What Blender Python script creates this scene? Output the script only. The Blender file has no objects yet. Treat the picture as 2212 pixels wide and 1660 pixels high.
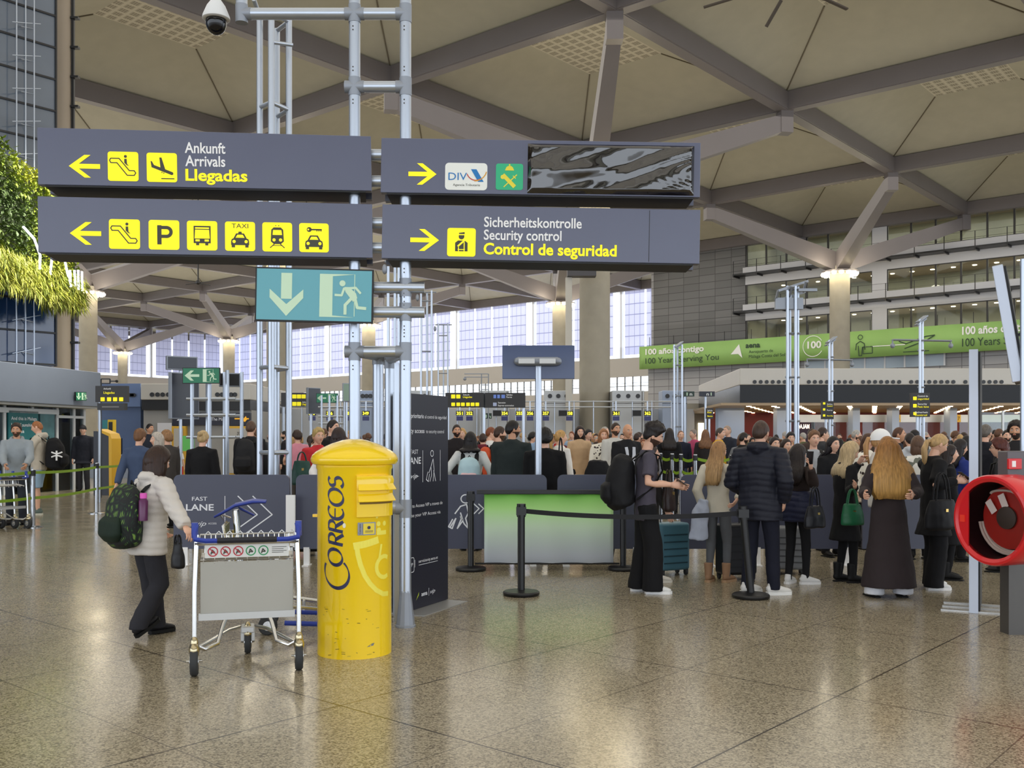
import bpy, bmesh, math, random
from mathutils import Vector, Matrix
random.seed(7)
S = bpy.context.scene
COL = S.collection
F, HZ, CX, EYE = 2100.0, 950.0, 1106.0, 1.55      # focal length in px, horizon row, centre column, eye height

# ---------------------------------------------------------------- camera, world, light, exposure
cam_d = bpy.data.cameras.new('camera'); cam = bpy.data.objects.new('camera', cam_d); COL.objects.link(cam)
cam.location = (0, 0, EYE); cam.rotation_euler = (math.pi/2, 0, 0)
cam_d.sensor_width = 36; cam_d.lens = F/2212*36; cam_d.shift_y = (HZ-830)/2212
cam_d.clip_end = 600; cam_d.clip_start = .05
S.camera = cam
S.view_settings.view_transform = 'Standard'; S.view_settings.look = 'None'
S.view_settings.gamma = 1; S.view_settings.exposure = 0.45; S.view_settings.use_curve_mapping = False
W = bpy.data.worlds.new('daylight'); S.world = W; W.use_nodes = True
bg = W.node_tree.nodes['Background']; bg.inputs[0].default_value = (.84, .91, 1, 1); bg.inputs[1].default_value = 2.0
S.cycles.max_bounces = 7; S.cycles.diffuse_bounces = 4; S.cycles.glossy_bounces = 3; S.cycles.transparent_max_bounces = 10
S.cycles.transmission_bounces = 4; S.cycles.caustics_reflective = False; S.cycles.caustics_refractive = False
S.cycles.use_denoising = True
S.cycles.sample_clamp_indirect = 4

def area(name, loc, size, power, rot=(0, 0, 0), col=(1, .95, .86), sy=None):
    l = bpy.data.lights.new(name, 'AREA'); l.energy = power; l.color = col; l.size = size
    if sy: l.shape = 'RECTANGLE'; l.size_y = sy
    o = bpy.data.objects.new(name, l); o.location = loc; o.rotation_euler = rot; COL.objects.link(o); return o

# roof grid: nodes A + i*U + j*V (metres)
A = Vector((3.84, 36.5, 0)); U = Vector((9.47, 10.95, 0)); V = Vector((-9.35, 7.75, 0))
def node(i, j, z=0): p = A+U*i+V*j; p.z = z; return p
ZB, ZT, ZCAP, ZRING = 17.55, 18.4, 20.0, 13.65     # beam underside, beam top, skylight cap, column light ring
# added fill planes under the roof over the hall, no fittings (warm white)
area('roof_fill_down', node(-.3, .6, 17.3), 92, 15500, (0, 0, math.atan2(U.y, U.x)), (1, .95, .86), 92)

area('roof_fill_down', node(1.4, 5.6, 17.3), 80, 10500, (0, 0, math.atan2(U.y, U.x)), (1, .97, .92), 70)  # added fill plane to brighten the dim far end
area('roof_fill_up', node(1.4, 5.6, 11.5), 80, 5200, (math.pi, 0, math.atan2(U.y, U.x)), (1, .97, .93), 70)  # added upward fill for the far roof
# added upward fill plane brightening the roof, standing in for column head uplighters
area('roof_fill_up', node(.5, 1.5, 11.5), 95, 3800, (math.pi, 0, math.atan2(U.y, U.x)), (1, .96, .9), 95)

# ---------------------------------------------------------------- helpers
def lin(c):
    return tuple((x/255/12.92 if x/255 <= .04045 else ((x/255+.055)/1.055)**2.4) for x in c)
MATS = {}
def mat(name, rgb=(128, 128, 128), rough=.5, metal=0, bump=None, var=None, emit=0, alpha=1, coat=0, spec=.5, trans=0):
    """procedural principled material; bump=(scale,strength); var=(scale,amount 0..1)"""
    key = name
    if key in MATS: return MATS[key]
    m = bpy.data.materials.new(name); m.use_nodes = True; MATS[key] = m
    nt = m.node_tree; b = nt.nodes['Principled BSDF']
    c = lin(rgb)+(1,)
    b.inputs['Base Color'].default_value = c; b.inputs['Roughness'].default_value = rough; b.inputs['Metallic'].default_value = metal
    b.inputs['Coat Weight'].default_value = coat; b.inputs['Specular IOR Level'].default_value = spec
    b.inputs['Alpha'].default_value = alpha; b.inputs['Transmission Weight'].default_value = trans
    m.diffuse_color = c
    if emit: b.inputs['Emission Color'].default_value = c; b.inputs['Emission Strength'].default_value = emit
    tc = None
    if bump or var: tc = nt.nodes.new('ShaderNodeTexCoord')
    if var:
        n = nt.nodes.new('ShaderNodeTexNoise'); n.inputs['Scale'].default_value = var[0]; n.inputs['Detail'].default_value = 5
        nt.links.new(tc.outputs['Object'], n.inputs['Vector'])
        mx = nt.nodes.new('ShaderNodeMix'); mx.data_type = 'RGBA'
        a = var[1]
        mx.inputs[6].default_value = tuple(x*(1-a) for x in c[:3])+(1,); mx.inputs[7].default_value = tuple(min(1, x*(1+a)) for x in c[:3])+(1,)
        nt.links.new(n.outputs['Fac'], mx.inputs[0]); nt.links.new(mx.outputs[2], b.inputs['Base Color'])
    if bump:
        n = nt.nodes.new('ShaderNodeTexNoise'); n.inputs['Scale'].default_value = bump[0]; n.inputs['Detail'].default_value = 4
        nt.links.new(tc.outputs['Object'], n.inputs['Vector'])
        bp = nt.nodes.new('ShaderNodeBump'); bp.inputs['Strength'].default_value = bump[1]; bp.inputs['Distance'].default_value = .02
        nt.links.new(n.outputs['Fac'], bp.inputs['Height']); nt.links.new(bp.outputs[0], b.inputs['Normal'])
    return m
def N(m, typ, **kw):
    n = m.node_tree.nodes.new(typ)
    for k, v in kw.items():
        if hasattr(n, k): setattr(n, k, v)
        else: n.inputs[k].default_value = v
    return n
def LK(m, a, b): m.node_tree.links.new(a, b)
def PB(m): return m.node_tree.nodes['Principled BSDF']
def math_n(m, op, a, b=None, c=None):
    n = m.node_tree.nodes.new('ShaderNodeMath'); n.operation = op
    for k, x in enumerate((a, b, c)):
        if x is None: continue
        if hasattr(x, 'is_linked'): LK(m, x, n.inputs[k])
        else: n.inputs[k].default_value = x
    return n.outputs[0]
def mixc(m, fac, c1, c2):
    n = m.node_tree.nodes.new('ShaderNodeMix'); n.data_type = 'RGBA'
    for k, x in ((0, fac), (6, c1), (7, c2)):
        if hasattr(x, 'is_linked'): LK(m, x, n.inputs[k])
        else: n.inputs[k].default_value = x if k == 0 else lin(x)+(1,)
    return n.outputs[2]

class MB:
    """collects shapes into one mesh"""
    def __init__(s): s.v = []; s.f = []; s.m = []
    def add(s, vs, fs, m=0, xf=None):
        o = len(s.v)
        s.v += [tuple(xf @ Vector(p)) if xf else tuple(p) for p in vs]
        s.f += [tuple(i+o for i in f) for f in fs]; s.m += ([m]*len(fs) if isinstance(m, int) else list(m)); return s
    def box(s, x0, x1, y0, y1, z0, z1, m=0, xf=None):
        vs = [(x, y, z) for z in (z0, z1) for y in (y0, y1) for x in (x0, x1)]
        return s.add(vs, [(0, 2, 3, 1), (4, 5, 7, 6), (0, 1, 5, 4), (2, 6, 7, 3), (0, 4, 6, 2), (1, 3, 7, 5)], m, xf)
    def bar(s, p, q, w, h, m=0, up=(0, 0, 1)):
        """rectangular bar from p to q, w wide, h high"""
        p = Vector(p); q = Vector(q); d = q-p; L = d.length; d.normalize(); r = d.cross(Vector(up))
        if r.length < 1e-4: r = d.cross(Vector((1, 0, 0)))
        r.normalize(); u = r.cross(d)
        xf = Matrix(((r.x, d.x, u.x, p.x), (r.y, d.y, u.y, p.y), (r.z, d.z, u.z, p.z), (0, 0, 0, 1)))
        return s.box(-w/2, w/2, 0, L, -h/2, h/2, m, xf)
    def tube(s, pts, r, n=10, m=0, cap=True, ref=None, xf=None, flat=1.0):
        """r: number, list, or list of (rx, ry); ref: direction of rx"""
        pts = [Vector(p) for p in pts]; k = len(pts)
        rs = r if isinstance(r, (list, tuple)) else [r]*k
        rs = [x if isinstance(x, (list, tuple)) else (x, x*flat) for x in rs]
        vs = []; a = None
        for i, p in enumerate(pts):
            t = (pts[min(i+1, k-1)]-pts[max(i-1, 0)])
            if t.length < 1e-9: t = Vector((0, 0, 1))
            t.normalize()
            if ref is not None: a = Vector(ref)
            elif a is None: a = Vector((1, 0, 0)) if abs(t.x) < .9 else Vector((0, 1, 0))
            a = a-t*a.dot(t)
            if a.length < 1e-6: a = t.orthogonal()
            a.normalize(); b = t.cross(a)
            for q in range(n):
                c = 2*math.pi*q/n
                vs.append(p+a*rs[i][0]*math.cos(c)+b*rs[i][1]*math.sin(c))
        fs = [(i*n+q, i*n+(q+1) % n, (i+1)*n+(q+1) % n, (i+1)*n+q) for i in range(k-1) for q in range(n)]
        if cap: fs += [tuple(range(n-1, -1, -1)), tuple((k-1)*n+q for q in range(n))]
        return s.add(vs, fs, m, xf)
    def lathe(s, prof, n=24, m=0, xf=None, c=(0, 0, 0), cap=True):
        vs = [(c[0]+r*math.cos(2*math.pi*q/n), c[1]+r*math.sin(2*math.pi*q/n), c[2]+z) for r, z in prof for q in range(n)]
        k = len(prof)
        fs = [(i*n+q, i*n+(q+1) % n, (i+1)*n+(q+1) % n, (i+1)*n+q) for i in range(k-1) for q in range(n)]
        if cap: fs += [tuple(range(n-1, -1, -1)), tuple((k-1)*n+q for q in range(n))]
        return s.add(vs, fs, m, xf)
    def ball(s, c, r, nu=12, nv=8, m=0, xf=None):
        r = r if isinstance(r, (list, tuple)) else (r, r, r)
        vs = [(c[0], c[1], c[2]-r[2])]
        for j in range(1, nv):
            p = -math.pi/2+math.pi*j/nv
            vs += [(c[0]+r[0]*math.cos(p)*math.cos(2*math.pi*q/nu), c[1]+r[1]*math.cos(p)*math.sin(2*math.pi*q/nu), c[2]+r[2]*math.sin(p)) for q in range(nu)]
        vs.append((c[0], c[1], c[2]+r[2])); e = len(vs)-1
        fs = [(0, 1+(q+1) % nu, 1+q) for q in range(nu)]
        fs += [(1+j*nu+q, 1+j*nu+(q+1) % nu, 1+(j+1)*nu+(q+1) % nu, 1+(j+1)*nu+q) for j in range(nv-2) for q in range(nu)]
        fs += [(1+(nv-2)*nu+q, 1+(nv-2)*nu+(q+1) % nu, e) for q in range(nu)]
        return s.add(vs, fs, m, xf)
    def prism(s, poly, d0, d1, m=0, xf=None):
        """poly in x,z ; extruded along y from d0 to d1"""
        n = len(poly)
        vs = [(p[0], d0, p[1]) for p in poly]+[(p[0], d1, p[1]) for p in poly]
        fs = [tuple(range(n)), tuple(range(2*n-1, n-1, -1))]+[(i, i+n, (i+1) % n+n, (i+1) % n) for i in range(n)]
        return s.add(vs, fs, m, xf)
    # flat drawing on a plane y = y0 facing -y (x right, z up)
    def poly(s, pts, y=0, m=0, fn=None):
        vs = [(p[0], y, p[1]) for p in pts]
        if fn: vs = [fn(*p) for p in vs]
        return s.add(vs, [tuple(range(len(vs)))], m)
    def stroke(s, pts, w, y=0, m=0, closed=False, fn=None):
        pts = [Vector((p[0], p[1])) for p in pts]
        if closed: pts = pts+[pts[0]]
        if fn:
            fine = [pts[0]]
            for a, b in zip(pts, pts[1:]):
                k = max(1, int((b-a).length/.02)); fine += [a+(b-a)*(q+1)/k for q in range(k)]
            pts = fine
        for i, (a, b) in enumerate(zip(pts, pts[1:])):
            d = b-a
            if d.length < 1e-7: continue
            d.normalize(); n = Vector((-d.y, d.x))*w/2; e = d*(w*.18)
            yy = y-(i % 3)*.00012
            s.poly([a-e-n, b+e-n, b+e+n, a-e+n], yy, m, fn)
        return s
    def disc(s, c, r, y=0, m=0, n=20, fn=None, ry=None):
        return s.poly([(c[0]+r*math.cos(2*math.pi*q/n), c[1]+(ry or r)*math.sin(2*math.pi*q/n)) for q in range(n)], y, m, fn)
    def rrect(s, cx, cz, w, h, r, y=0, m=0, fn=None):
        return s.poly(rr(cx, cz, w, h, r), y, m, fn)
    def build(s, name, mats, parent=None, smooth=False, bevel=0, loc=None, seg=2, ang=35):
        me = bpy.data.meshes.new(name)
        me.from_pydata(s.v, [], s.f)
        mats = mats if isinstance(mats, (list, tuple)) else [mats]
        for x in mats: me.materials.append(x)
        if any(s.m): me.polygons.foreach_set('material_index', s.m)
        bm = bmesh.new(); bm.from_mesh(me)
        if smooth:
            for f in bm.faces: f.smooth = True
            la = math.radians(ang)
            for e in bm.edges:
                if len(e.link_faces) == 2 and e.calc_face_angle(0) > la: e.smooth = False
        bmesh.ops.recalc_face_normals(bm, faces=[f for f in bm.faces]) if len(bm.faces) < 60000 and s.closed_hint else None
        bm.to_mesh(me); bm.free(); me.update()
        o = bpy.data.objects.new(name, me); COL.objects.link(o)
        if loc: o.location = loc
        if parent: o.parent = parent
        if bevel:
            b = o.modifiers.new('bevel', 'BEVEL'); b.width = bevel; b.segments = seg; b.limit_method = 'ANGLE'
        return o
    closed_hint = True
class DR(MB): closed_hint = False      # flat drawings keep their winding
def rr(cx, cz, w, h, r, n=5):
    out = []
    for sx, sz, a0 in ((1, 1, 0), (-1, 1, 90), (-1, -1, 180), (1, -1, 270)):
        for k in range(n+1):
            a = math.radians(a0+90*k/n); out.append((cx+sx*(w/2-r)+r*math.cos(a), cz+sz*(h/2-r)+r*math.sin(a)))
    return out
def arc(cx, cz, r, a0, a1, n=12, rz=None):
    return [(cx+r*math.cos(math.radians(a0+(a1-a0)*k/n)), cz+(rz or r)*math.sin(math.radians(a0+(a1-a0)*k/n))) for k in range(n+1)]

LABELS = {}
def tag(o, label=None, cat=None, group=None, kind=None):
    if label: o['label'] = label
    if cat: o['category'] = cat
    if group: o['group'] = group
    if kind: o['kind'] = kind
    return o
def thing(name, label, cat, loc=(0, 0, 0), rz=0, group=None):
    o = bpy.data.objects.new(name, None); COL.objects.link(o); o.empty_display_size = .2
    o.location = loc; o.rotation_euler = (0, 0, math.radians(rz)); return tag(o, label, cat, group)
def frame(name, label, cat, p, q, group=None):
    """thing whose local x runs from p to q (world points), z stays close to up"""
    p = Vector(p); q = Vector(q); x = (q-p).normalized(); y = Vector((0, 0, 1)).cross(x).normalized(); z = x.cross(y)
    o = thing(name, label, cat, group=group)
    c = (p+q)/2
    o.matrix_world = Matrix(((x.x, y.x, z.x, c.x), (x.y, y.y, z.y, c.y), (x.z, y.z, z.z, c.z), (0, 0, 0, 1)))
    return o
def struct(o): o['kind'] = 'structure'; return o
def copy_tree(o, parent=None, top=True):
    c = o.copy(); COL.objects.link(c)
    if parent: c.parent = parent
    for ch in o.children: copy_tree(ch, c, False)
    return c
def at(x, y, d): return Vector(((x-CX)*d/F, d, EYE+(HZ-y)*d/F))     # point at picture column x, row y, distance d
def fl(x, y): d = F*EYE/(y-HZ); return Vector(((x-CX)*d/F, d, 0))    # floor point
def gx(x, d): return (x-CX)*d/F
def zz(y, d): return EYE+(HZ-y)*d/F

def text(body, m, parent, x, z, w=None, h=.1, y=0, align='L', bold=0, fn=None, name='lettering', shear=0, rot=0):
    """one line of lettering as a mesh on plane y (facing -y), cap height h, optionally fitted to width w"""
    cu = bpy.data.curves.new('txt', 'FONT'); cu.body = body; cu.offset = bold; cu.shear = shear; cu.resolution_u = 3
    to = bpy.data.objects.new('txt', cu); COL.objects.link(to)
    bpy.context.view_layer.update()
    me = bpy.data.meshes.new_from_object(to.evaluated_get(bpy.context.evaluated_depsgraph_get()))
    bpy.data.objects.remove(to); bpy.data.curves.remove(cu)
    if not len(me.vertices): return None
    xs = [v.co.x for v in me.vertices]; x0, x1 = min(xs), max(xs)
    sc = h/.73; sx = (w/(x1-x0)) if w else sc
    wd = sx*(x1-x0); ox = {'L': 0, 'C': -wd/2, 'R': -wd}[align]
    ca, sa = math.cos(math.radians(rot)), math.sin(math.radians(rot))
    for v in me.vertices:
        a, b = (v.co.x-x0)*sx+ox, v.co.y*sc
        a, b = a*ca-b*sa, a*sa+b*ca
        p = (x+a, y, z+b); v.co = fn(*p) if fn else p
    me.materials.clear(); me.materials.append(m); me.name = name
    o = bpy.data.objects.new(name, me); COL.objects.link(o)
    if parent: o.parent = parent
    return o
# ================================================================ SETTING: floor, roof, columns, walls
mf = mat('terrazzo', (170, 156, 128), .16)
tc = N(mf, 'ShaderNodeTexCoord'); mp = N(mf, 'ShaderNodeMapping'); LK(mf, tc.outputs['Object'], mp.inputs[0])
mp.inputs['Location'].default_value = (1.0*math.cos(math.radians(49))-5.66*math.sin(math.radians(49)), -1.0*math.sin(math.radians(49))-5.66*math.cos(math.radians(49)), 0)
mp.inputs['Rotation'].default_value = (0, 0, math.radians(-49))
vo = N(mf, 'ShaderNodeTexVoronoi', Scale=105.0); LK(mf, tc.outputs['Object'], vo.inputs['Vector'])
no = N(mf, 'ShaderNodeTexNoise', Scale=75.0, Detail=3.0); LK(mf, tc.outputs['Object'], no.inputs['Vector'])
sep0 = N(mf, 'ShaderNodeSeparateColor'); LK(mf, vo.outputs['Color'], sep0.inputs[0])
rp = N(mf, 'ShaderNodeValToRGB'); LK(mf, sep0.outputs[0], rp.inputs[0])
e = rp.color_ramp.elements; e[0].color = lin((58, 53, 45))+(1,); e[1].color = lin((210, 199, 173))+(1,)
e[0].position = .05; e[1].position = .95; x = rp.color_ramp.elements.new(.32); x.color = lin((141, 130, 108))+(1,)
big = N(mf, 'ShaderNodeTexNoise', Scale=.35, Detail=4.0); LK(mf, tc.outputs['Object'], big.inputs['Vector'])
c1 = mixc(mf, math_n(mf, 'MULTIPLY', no.outputs['Fac'], .55), rp.outputs[0], (149, 138, 115))
c2 = mixc(mf, math_n(mf, 'MULTIPLY', big.outputs['Fac'], .5), c1, (129, 119, 99))
sp = N(mf, 'ShaderNodeSeparateXYZ'); LK(mf, mp.outputs[0], sp.inputs[0])
lines = []
for ax in (0, 1):
    for per, wd, st in ((2.1, .0058, 1.0), (1.05, .0045, .6)):
        fr = math_n(mf, 'ABSOLUTE', math_n(mf, 'SUBTRACT', math_n(mf, 'FLOORED_MODULO' if False else 'WRAP', math_n(mf, 'ADD', sp.outputs[ax], per/2), per, 0.0), per/2))
        lines.append(math_n(mf, 'MULTIPLY', math_n(mf, 'LESS_THAN', fr, wd), st))
ln = lines[0]
for q in lines[1:]: ln = math_n(mf, 'MAXIMUM', ln, q)
LK(mf, mixc(mf, ln, c2, (52, 46, 38)), PB(mf).inputs['Base Color'])
rn = N(mf, 'ShaderNodeTexNoise', Scale=1.6, Detail=5.0); LK(mf, tc.outputs['Object'], rn.inputs['Vector'])
LK(mf, math_n(mf, 'ADD', math_n(mf, 'MULTIPLY', rn.outputs['Fac'], .16), .10), PB(mf).inputs['Roughness'])
PB(mf).inputs['Specular IOR Level'].default_value = .5
b = MB(); b.add([(-110, -35, 0), (90, -35, 0), (90, 190, 0), (-110, 190, 0)], [(0, 1, 2, 3)]); struct(b.build('floor', mf))

m_ceil = mat('ceiling plaster', (178, 174, 157), .8, var=(1.4, .09), bump=(3, .15))
m_cap = mat('perforated acoustic panel', (182, 172, 146), .8)
tc = N(m_cap, 'ShaderNodeTexCoord'); sp = N(m_cap, 'ShaderNodeSeparateXYZ'); LK(m_cap, tc.outputs['Object'], sp.inputs[0])
def cell(m, s, per, wd):
    return math_n(m, 'GREATER_THAN', math_n(m, 'ABSOLUTE', math_n(m, 'SUBTRACT', math_n(m, 'WRAP', s, per, 0.0), per/2)), wd)
gr = math_n(m_cap, 'MAXIMUM', cell(m_cap, sp.outputs[0], .52, .19), cell(m_cap, sp.outputs[1], .52, .19))
ho = math_n(m_cap, 'MAXIMUM', cell(m_cap, sp.outputs[0], .104, .034), cell(m_cap, sp.outputs[1], .104, .034))
ho = math_n(m_cap, 'SUBTRACT', 1.0, ho)
hole = math_n(m_cap, 'MULTIPLY', ho, math_n(m_cap, 'SUBTRACT', 1.0, gr))
LK(m_cap, mixc(m_cap, hole, mixc(m_cap, gr, (184, 178, 160), (204, 198, 180)), (132, 125, 110)), PB(m_cap).inputs['Base Color'])
m_beam = mat('painted steel beam', (116, 110, 110), .42, var=(.8, .07), spec=.4)
m_conc = mat('bare concrete', (158, 152, 138), .75, var=(1.6, .16), bump=(9, .12))
m_grey = mat('grey cladding', (128, 128, 128), .6)

# roof cells: shallow truncated pyramids
b = MB(); caps = []
for i in range(-5, 4):
    for j in range(-5, 10):
        if i >= 3 and j < 2: continue
        lo = [node(i+p, j+q, ZT-.02) for p, q in ((0, 0), (1, 0), (1, 1), (0, 1))]
        c = .171; hi = [node(i+.5+p, j+.5+q, ZCAP) for p, q in ((-c, -c), (c, -c), (c, c), (-c, c))]
        b.add(lo+hi, [(k, (k+1) % 4, 4+(k+1) % 4, 4+k) for k in range(4)])
        caps.append((node(i+.5, j+.5, ZCAP), i, j))
ceil = struct(b.build('ceiling', m_ceil))
# dark joints along the hips of the pyramids
b = MB()
for c, i, j in caps:
    for p, q in ((0, 0), (1, 0), (1, 1), (0, 1)):
        k = .171; a_ = node(i+p, j+q, ZT-.05); e_ = node(i+.5+(k if p else -k), j+.5+(k if q else -k), ZCAP-.03); b.bar(a_, e_, .045, .04)
b.build('hip_joint', mat('ceiling joint', (112, 104, 88), .8), ceil)['kind'] = 'structure'
capm = None
ang = math.atan2(U.y, U.x)
for c, i, j in caps:
    if capm is None:
        k = .171; R = Matrix.Rotation(-ang, 4, 'Z')
        q = MB(); vs = [R @ (U*p+V*r) for p, r in ((-k, -k), (k, -k), (k, k), (-k, k))]
        q.add([(v.x, v.y, 0) for v in vs]+[(v.x, v.y, .08) for v in vs], [(0, 1, 2, 3), (7, 6, 5, 4)]+[(n, n+4, (n+1) % 4+4, (n+1) % 4) for n in range(4)])
        o = q.build('acoustic_panel', m_cap); capm = o
    else:
        o = capm.copy(); COL.objects.link(o)
    o.location = c; o.rotation_euler.z = ang; o.parent = ceil
# the beams along both directions
n = 0
def beam(p, q):
    global n
    n += 1; b = MB(); b.bar(p, q, .62, ZT-ZB)
    d = (Vector(q)-Vector(p)).normalized()
    b.bar(Vector(p)+Vector((0, 0, -.44)), Vector(q)+Vector((0, 0, -.44)), .5, .03)
    return struct(b.build('trim_%d' % n, m_beam))
zc = (ZB+ZT)/2
for j in range(-5, 11): beam(node(-5, j, zc), node(3 if j < 2 else 4, j, zc))
for i in range(-5, 5): beam(node(i, -5 if i < 4 else 2, zc+.01), node(i, 10, zc+.01))

# three ventilation slots in the roof panel overhead, right of centre
m_dark = mat('dark slot', (62, 54, 46), .7)
cc = at(1675, -30, 33); cc.z = 18.9
for k, (dx, dy) in enumerate(((-1.55, -.1), (.0, .9), (1.5, .0))):
    p = at((1520, 1655, 1830)[k], (16, 58, 20)[k], 34.5); q = at((1612, 1688, 1765)[k], (-12, 0, -10)[k], 34.0)
    t = MB(); t.bar(p, q, .13, .05); tag(t.build('vent_slot', m_dark), ['left dark slot diffuser in the roof panel at the top right', 'middle dark slot diffuser in the roof panel at the top right', 'right dark slot diffuser in the roof panel at the top right'][k], 'vent')

# columns with four struts and a ring of lamps
m_lamp = mat('warm lamp lens', (255, 236, 190), .4, emit=14)
def column(i, j, label, rad=.68, lamps=True, zring=ZRING, lit=True):
    c = node(i+.5, j+.5); t = thing('concrete_column', label, 'column', c, 0)
    s = MB(); s.lathe([(rad, 0), (rad, 4), (rad, 8), (rad, zring-.1), (rad*.96, zring)], 40); s.build('shaft', m_conc, t, True)
    for di, dj in ((-.5, -.5), (.5, -.5), (.5, .5), (-.5, .5)):
        e = U*di+V*dj; e.z = ZB-.55; st = e*.045; st.z = zring+.25
        a = MB()
        d = (e-st); r = d.cross(Vector((0, 0, 1))).normalized(); u = r.cross(d.normalized())
        vs = []
        for p, w, h in ((st, .42, .62), (e, .27, .40)):
            for sx, sz in ((-1, -1), (1, -1), (1, 1), (-1, 1)): vs.append(p+r*sx*w+u*sz*h)
        a.add(vs, [(0, 1, 2, 3), (7, 6, 5, 4)]+[(k, k+4, (k+1) % 4+4, (k+1) % 4) for k in range(4)])
        ez = e.copy(); ez.z = ZB; a.bar(e+Vector((0, 0, -.52)), ez+Vector((0, 0, .02)), .62, .62, up=(r.x, r.y, 0)); a.build('strut', m_beam, t)
    k = MB(); k.lathe([(.3, zring-.05), (.62, zring+.35), (.35, zring+.9)], 16); k.build('strut_head', m_beam, t, True)
    rg = MB(); rg.lathe([(rad+.02, zring-.55), (rad+.55, zring-.5), (rad+.55, zring-.38), (rad+.02, zring-.38)], 28)
    ring = rg.build('lamp_ring', m_beam, t, True)
    lp = MB()
    for q in range(14):
        a = 2*math.pi*q/14; lp.lathe([(.10, -.1), (.17, -.02), (.17, .1), (.08, .14)], 10, c=((rad+.42)*math.cos(a), (rad+.42)*math.sin(a), zring-.6))
    lp.build('ring_lamps', m_lamp, ring, True)
    l = bpy.data.lights.new('column_lamp', 'POINT'); l.energy = 85; l.color = (1, .88, .66); l.shadow_soft_size = .5
    for sx in ((-1.5, -1.5), (1.5, -1.5)):
        o = bpy.data.objects.new('column_lamp', l); o.location = c+Vector((sx[0], sx[1], zring-.2)); COL.objects.link(o)
    return t
column(0, 0, 'thick concrete column nearest the centre, its top hidden by the signs', rad=.72)
column(2, 0, 'concrete column with lit lamp ring before the glazed balconies')
column(2, 2, 'concrete column with lamp ring left of the blank blue screen, rear centre')
column(0, 2, 'concrete column half hidden behind the slim four pole mast')
column(2, 6, 'far concrete column with lamp ring left of centre before the window wall', rad=.66)
column(2, 8, 'farthest concrete column with lamp ring at the left rear of the hall', rad=.62)
column(0, 4, 'concrete column with lamp ring right of the living wall', rad=.68)
column(2, 4, 'concrete column behind the tall sign poles at the middle rear')

# ---- office facade (right) and its grey cladding, along the line i = 3
def fj(px):
    r = (px-CX)/F; p = node(3, 0); return (p.x-r*p.y)/(-V.x+r*V.y)
def brickmat(name, rgb, sx, sz):
    m = mat(name, rgb, .65)
    tc = N(m, 'ShaderNodeTexCoord'); mp = N(m, 'ShaderNodeMapping'); LK(m, tc.outputs['Object'], mp.inputs[0])
    mp.inputs['Rotation'].default_value = (math.pi/2, 0, 0)
    br = N(m, 'ShaderNodeTexBrick'); LK(m, mp.outputs[0], br.inputs['Vector'])
    br.inputs['Scale'].default_value = 1; br.inputs['Brick Width'].default_value = sx; br.inputs['Row Height'].default_value = sz
    br.inputs['Mortar Size'].default_value = .025; br.offset = 0
    br.inputs['Color1'].default_value = lin(rgb)+(1,); br.inputs['Color2'].default_value = lin(tuple(x*.9 for x in rgb))+(1,); br.inputs['Mortar'].default_value = lin(tuple(x*.62 for x in rgb))+(1,)
    LK(m, br.outputs[0], PB(m).inputs['Base Color']); return m
m_tile = brickmat('grey tile cladding', (112, 112, 113), 1.5, .62)
m_tile2 = brickmat('pale tile cladding', (174, 174, 178), 1.5, .62)
m_white = mat('white panel', (206, 206, 210), .5, var=(.5, .05))
m_black = mat('black metal', (22, 22, 24), .4)
m_glass = bpy.data.materials.new('clear glass'); m_glass.use_nodes = True; MATS['clear glass'] = m_glass
_nt = m_glass.node_tree; _nt.nodes.remove(_nt.nodes['Principled BSDF'])
_t = _nt.nodes.new('ShaderNodeBsdfTransparent'); _t.inputs[0].default_value = (.82, .88, .86, 1); _g = _nt.nodes.new('ShaderNodeBsdfGlossy'); _g.inputs['Roughness'].default_value = .03; _g.inputs[0].default_value = (.9, .95, 1, 1)
_f = _nt.nodes.new('ShaderNodeFresnel'); _f.inputs[0].default_value = 1.5; _mx = _nt.nodes.new('ShaderNodeMixShader')
_nt.links.new(_f.outputs[0], _mx.inputs[0]); _nt.links.new(_t.outputs[0], _mx.inputs[1]); _nt.links.new(_g.outputs[0], _mx.inputs[2]); _nt.links.new(_mx.outputs[0], _nt.nodes['Material Output'].inputs[0])
FO = node(3, fj(1412)); FD = -V.normalized(); FN = Vector((-FD.y, FD.x, 0))        # FN points away from the hall
if FN.y < 0: FN = -FN
FM = Matrix(((FD.x, FN.x, 0, FO.x), (FD.y, FN.y, 0, FO.y), (0, 0, 1, 0), (0, 0, 0, 1)))   # local x along, y into the wall
def fs_(px): return (fj(1412)-fj(px))*V.length
s1, s2, s3, sE = fs_(1610), fs_(1884), fs_(1916), fs_(2212)+34
wr = bpy.data.objects.new('wall_right', None); COL.objects.link(wr); wr.matrix_world = FM; struct(wr)
b = MB(); b.box(0, s1, 0, .4, 9.0, ZT); b.build('tile_cladding', m_tile, wr)
b = MB(); b.box(-.6, sE, .05, .4, 0, 9.0); b.build('lower_wall', m_tile2, wr)
b = MB(); b.box(-.3, 0, .1, 17, 0, ZT); b.build('return_wall', m_tile2, wr)
rows = [(9.2, 11.35, 9.0), (12.55, 14.3, 12.05), (15.75, ZT, 15.1)]
b = MB()
b.box(s2, s3, -.02, .35, 9, ZT)
for z0, z1 in ((11.35, 12.55), (14.3, 15.75)): b.box(s1, sE, 0, .35, z0, z1)
b.build('white_spandrel', m_white, wr)
m_warm = mat('warm office interior', (140, 140, 128), .8, var=(.35, .4))
m_floorin = mat('office slab', (150, 140, 126), .8)
b = MB(); b.box(s1, sE, 6, 6.2, 9, ZT+1); b.box(s1-.2, s1-.02, .4, 6.2, 9, ZT); b.build('back_wall', m_warm, wr)
m_down = mat('office downlight', (255, 232, 196), .4, emit=9)
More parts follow.
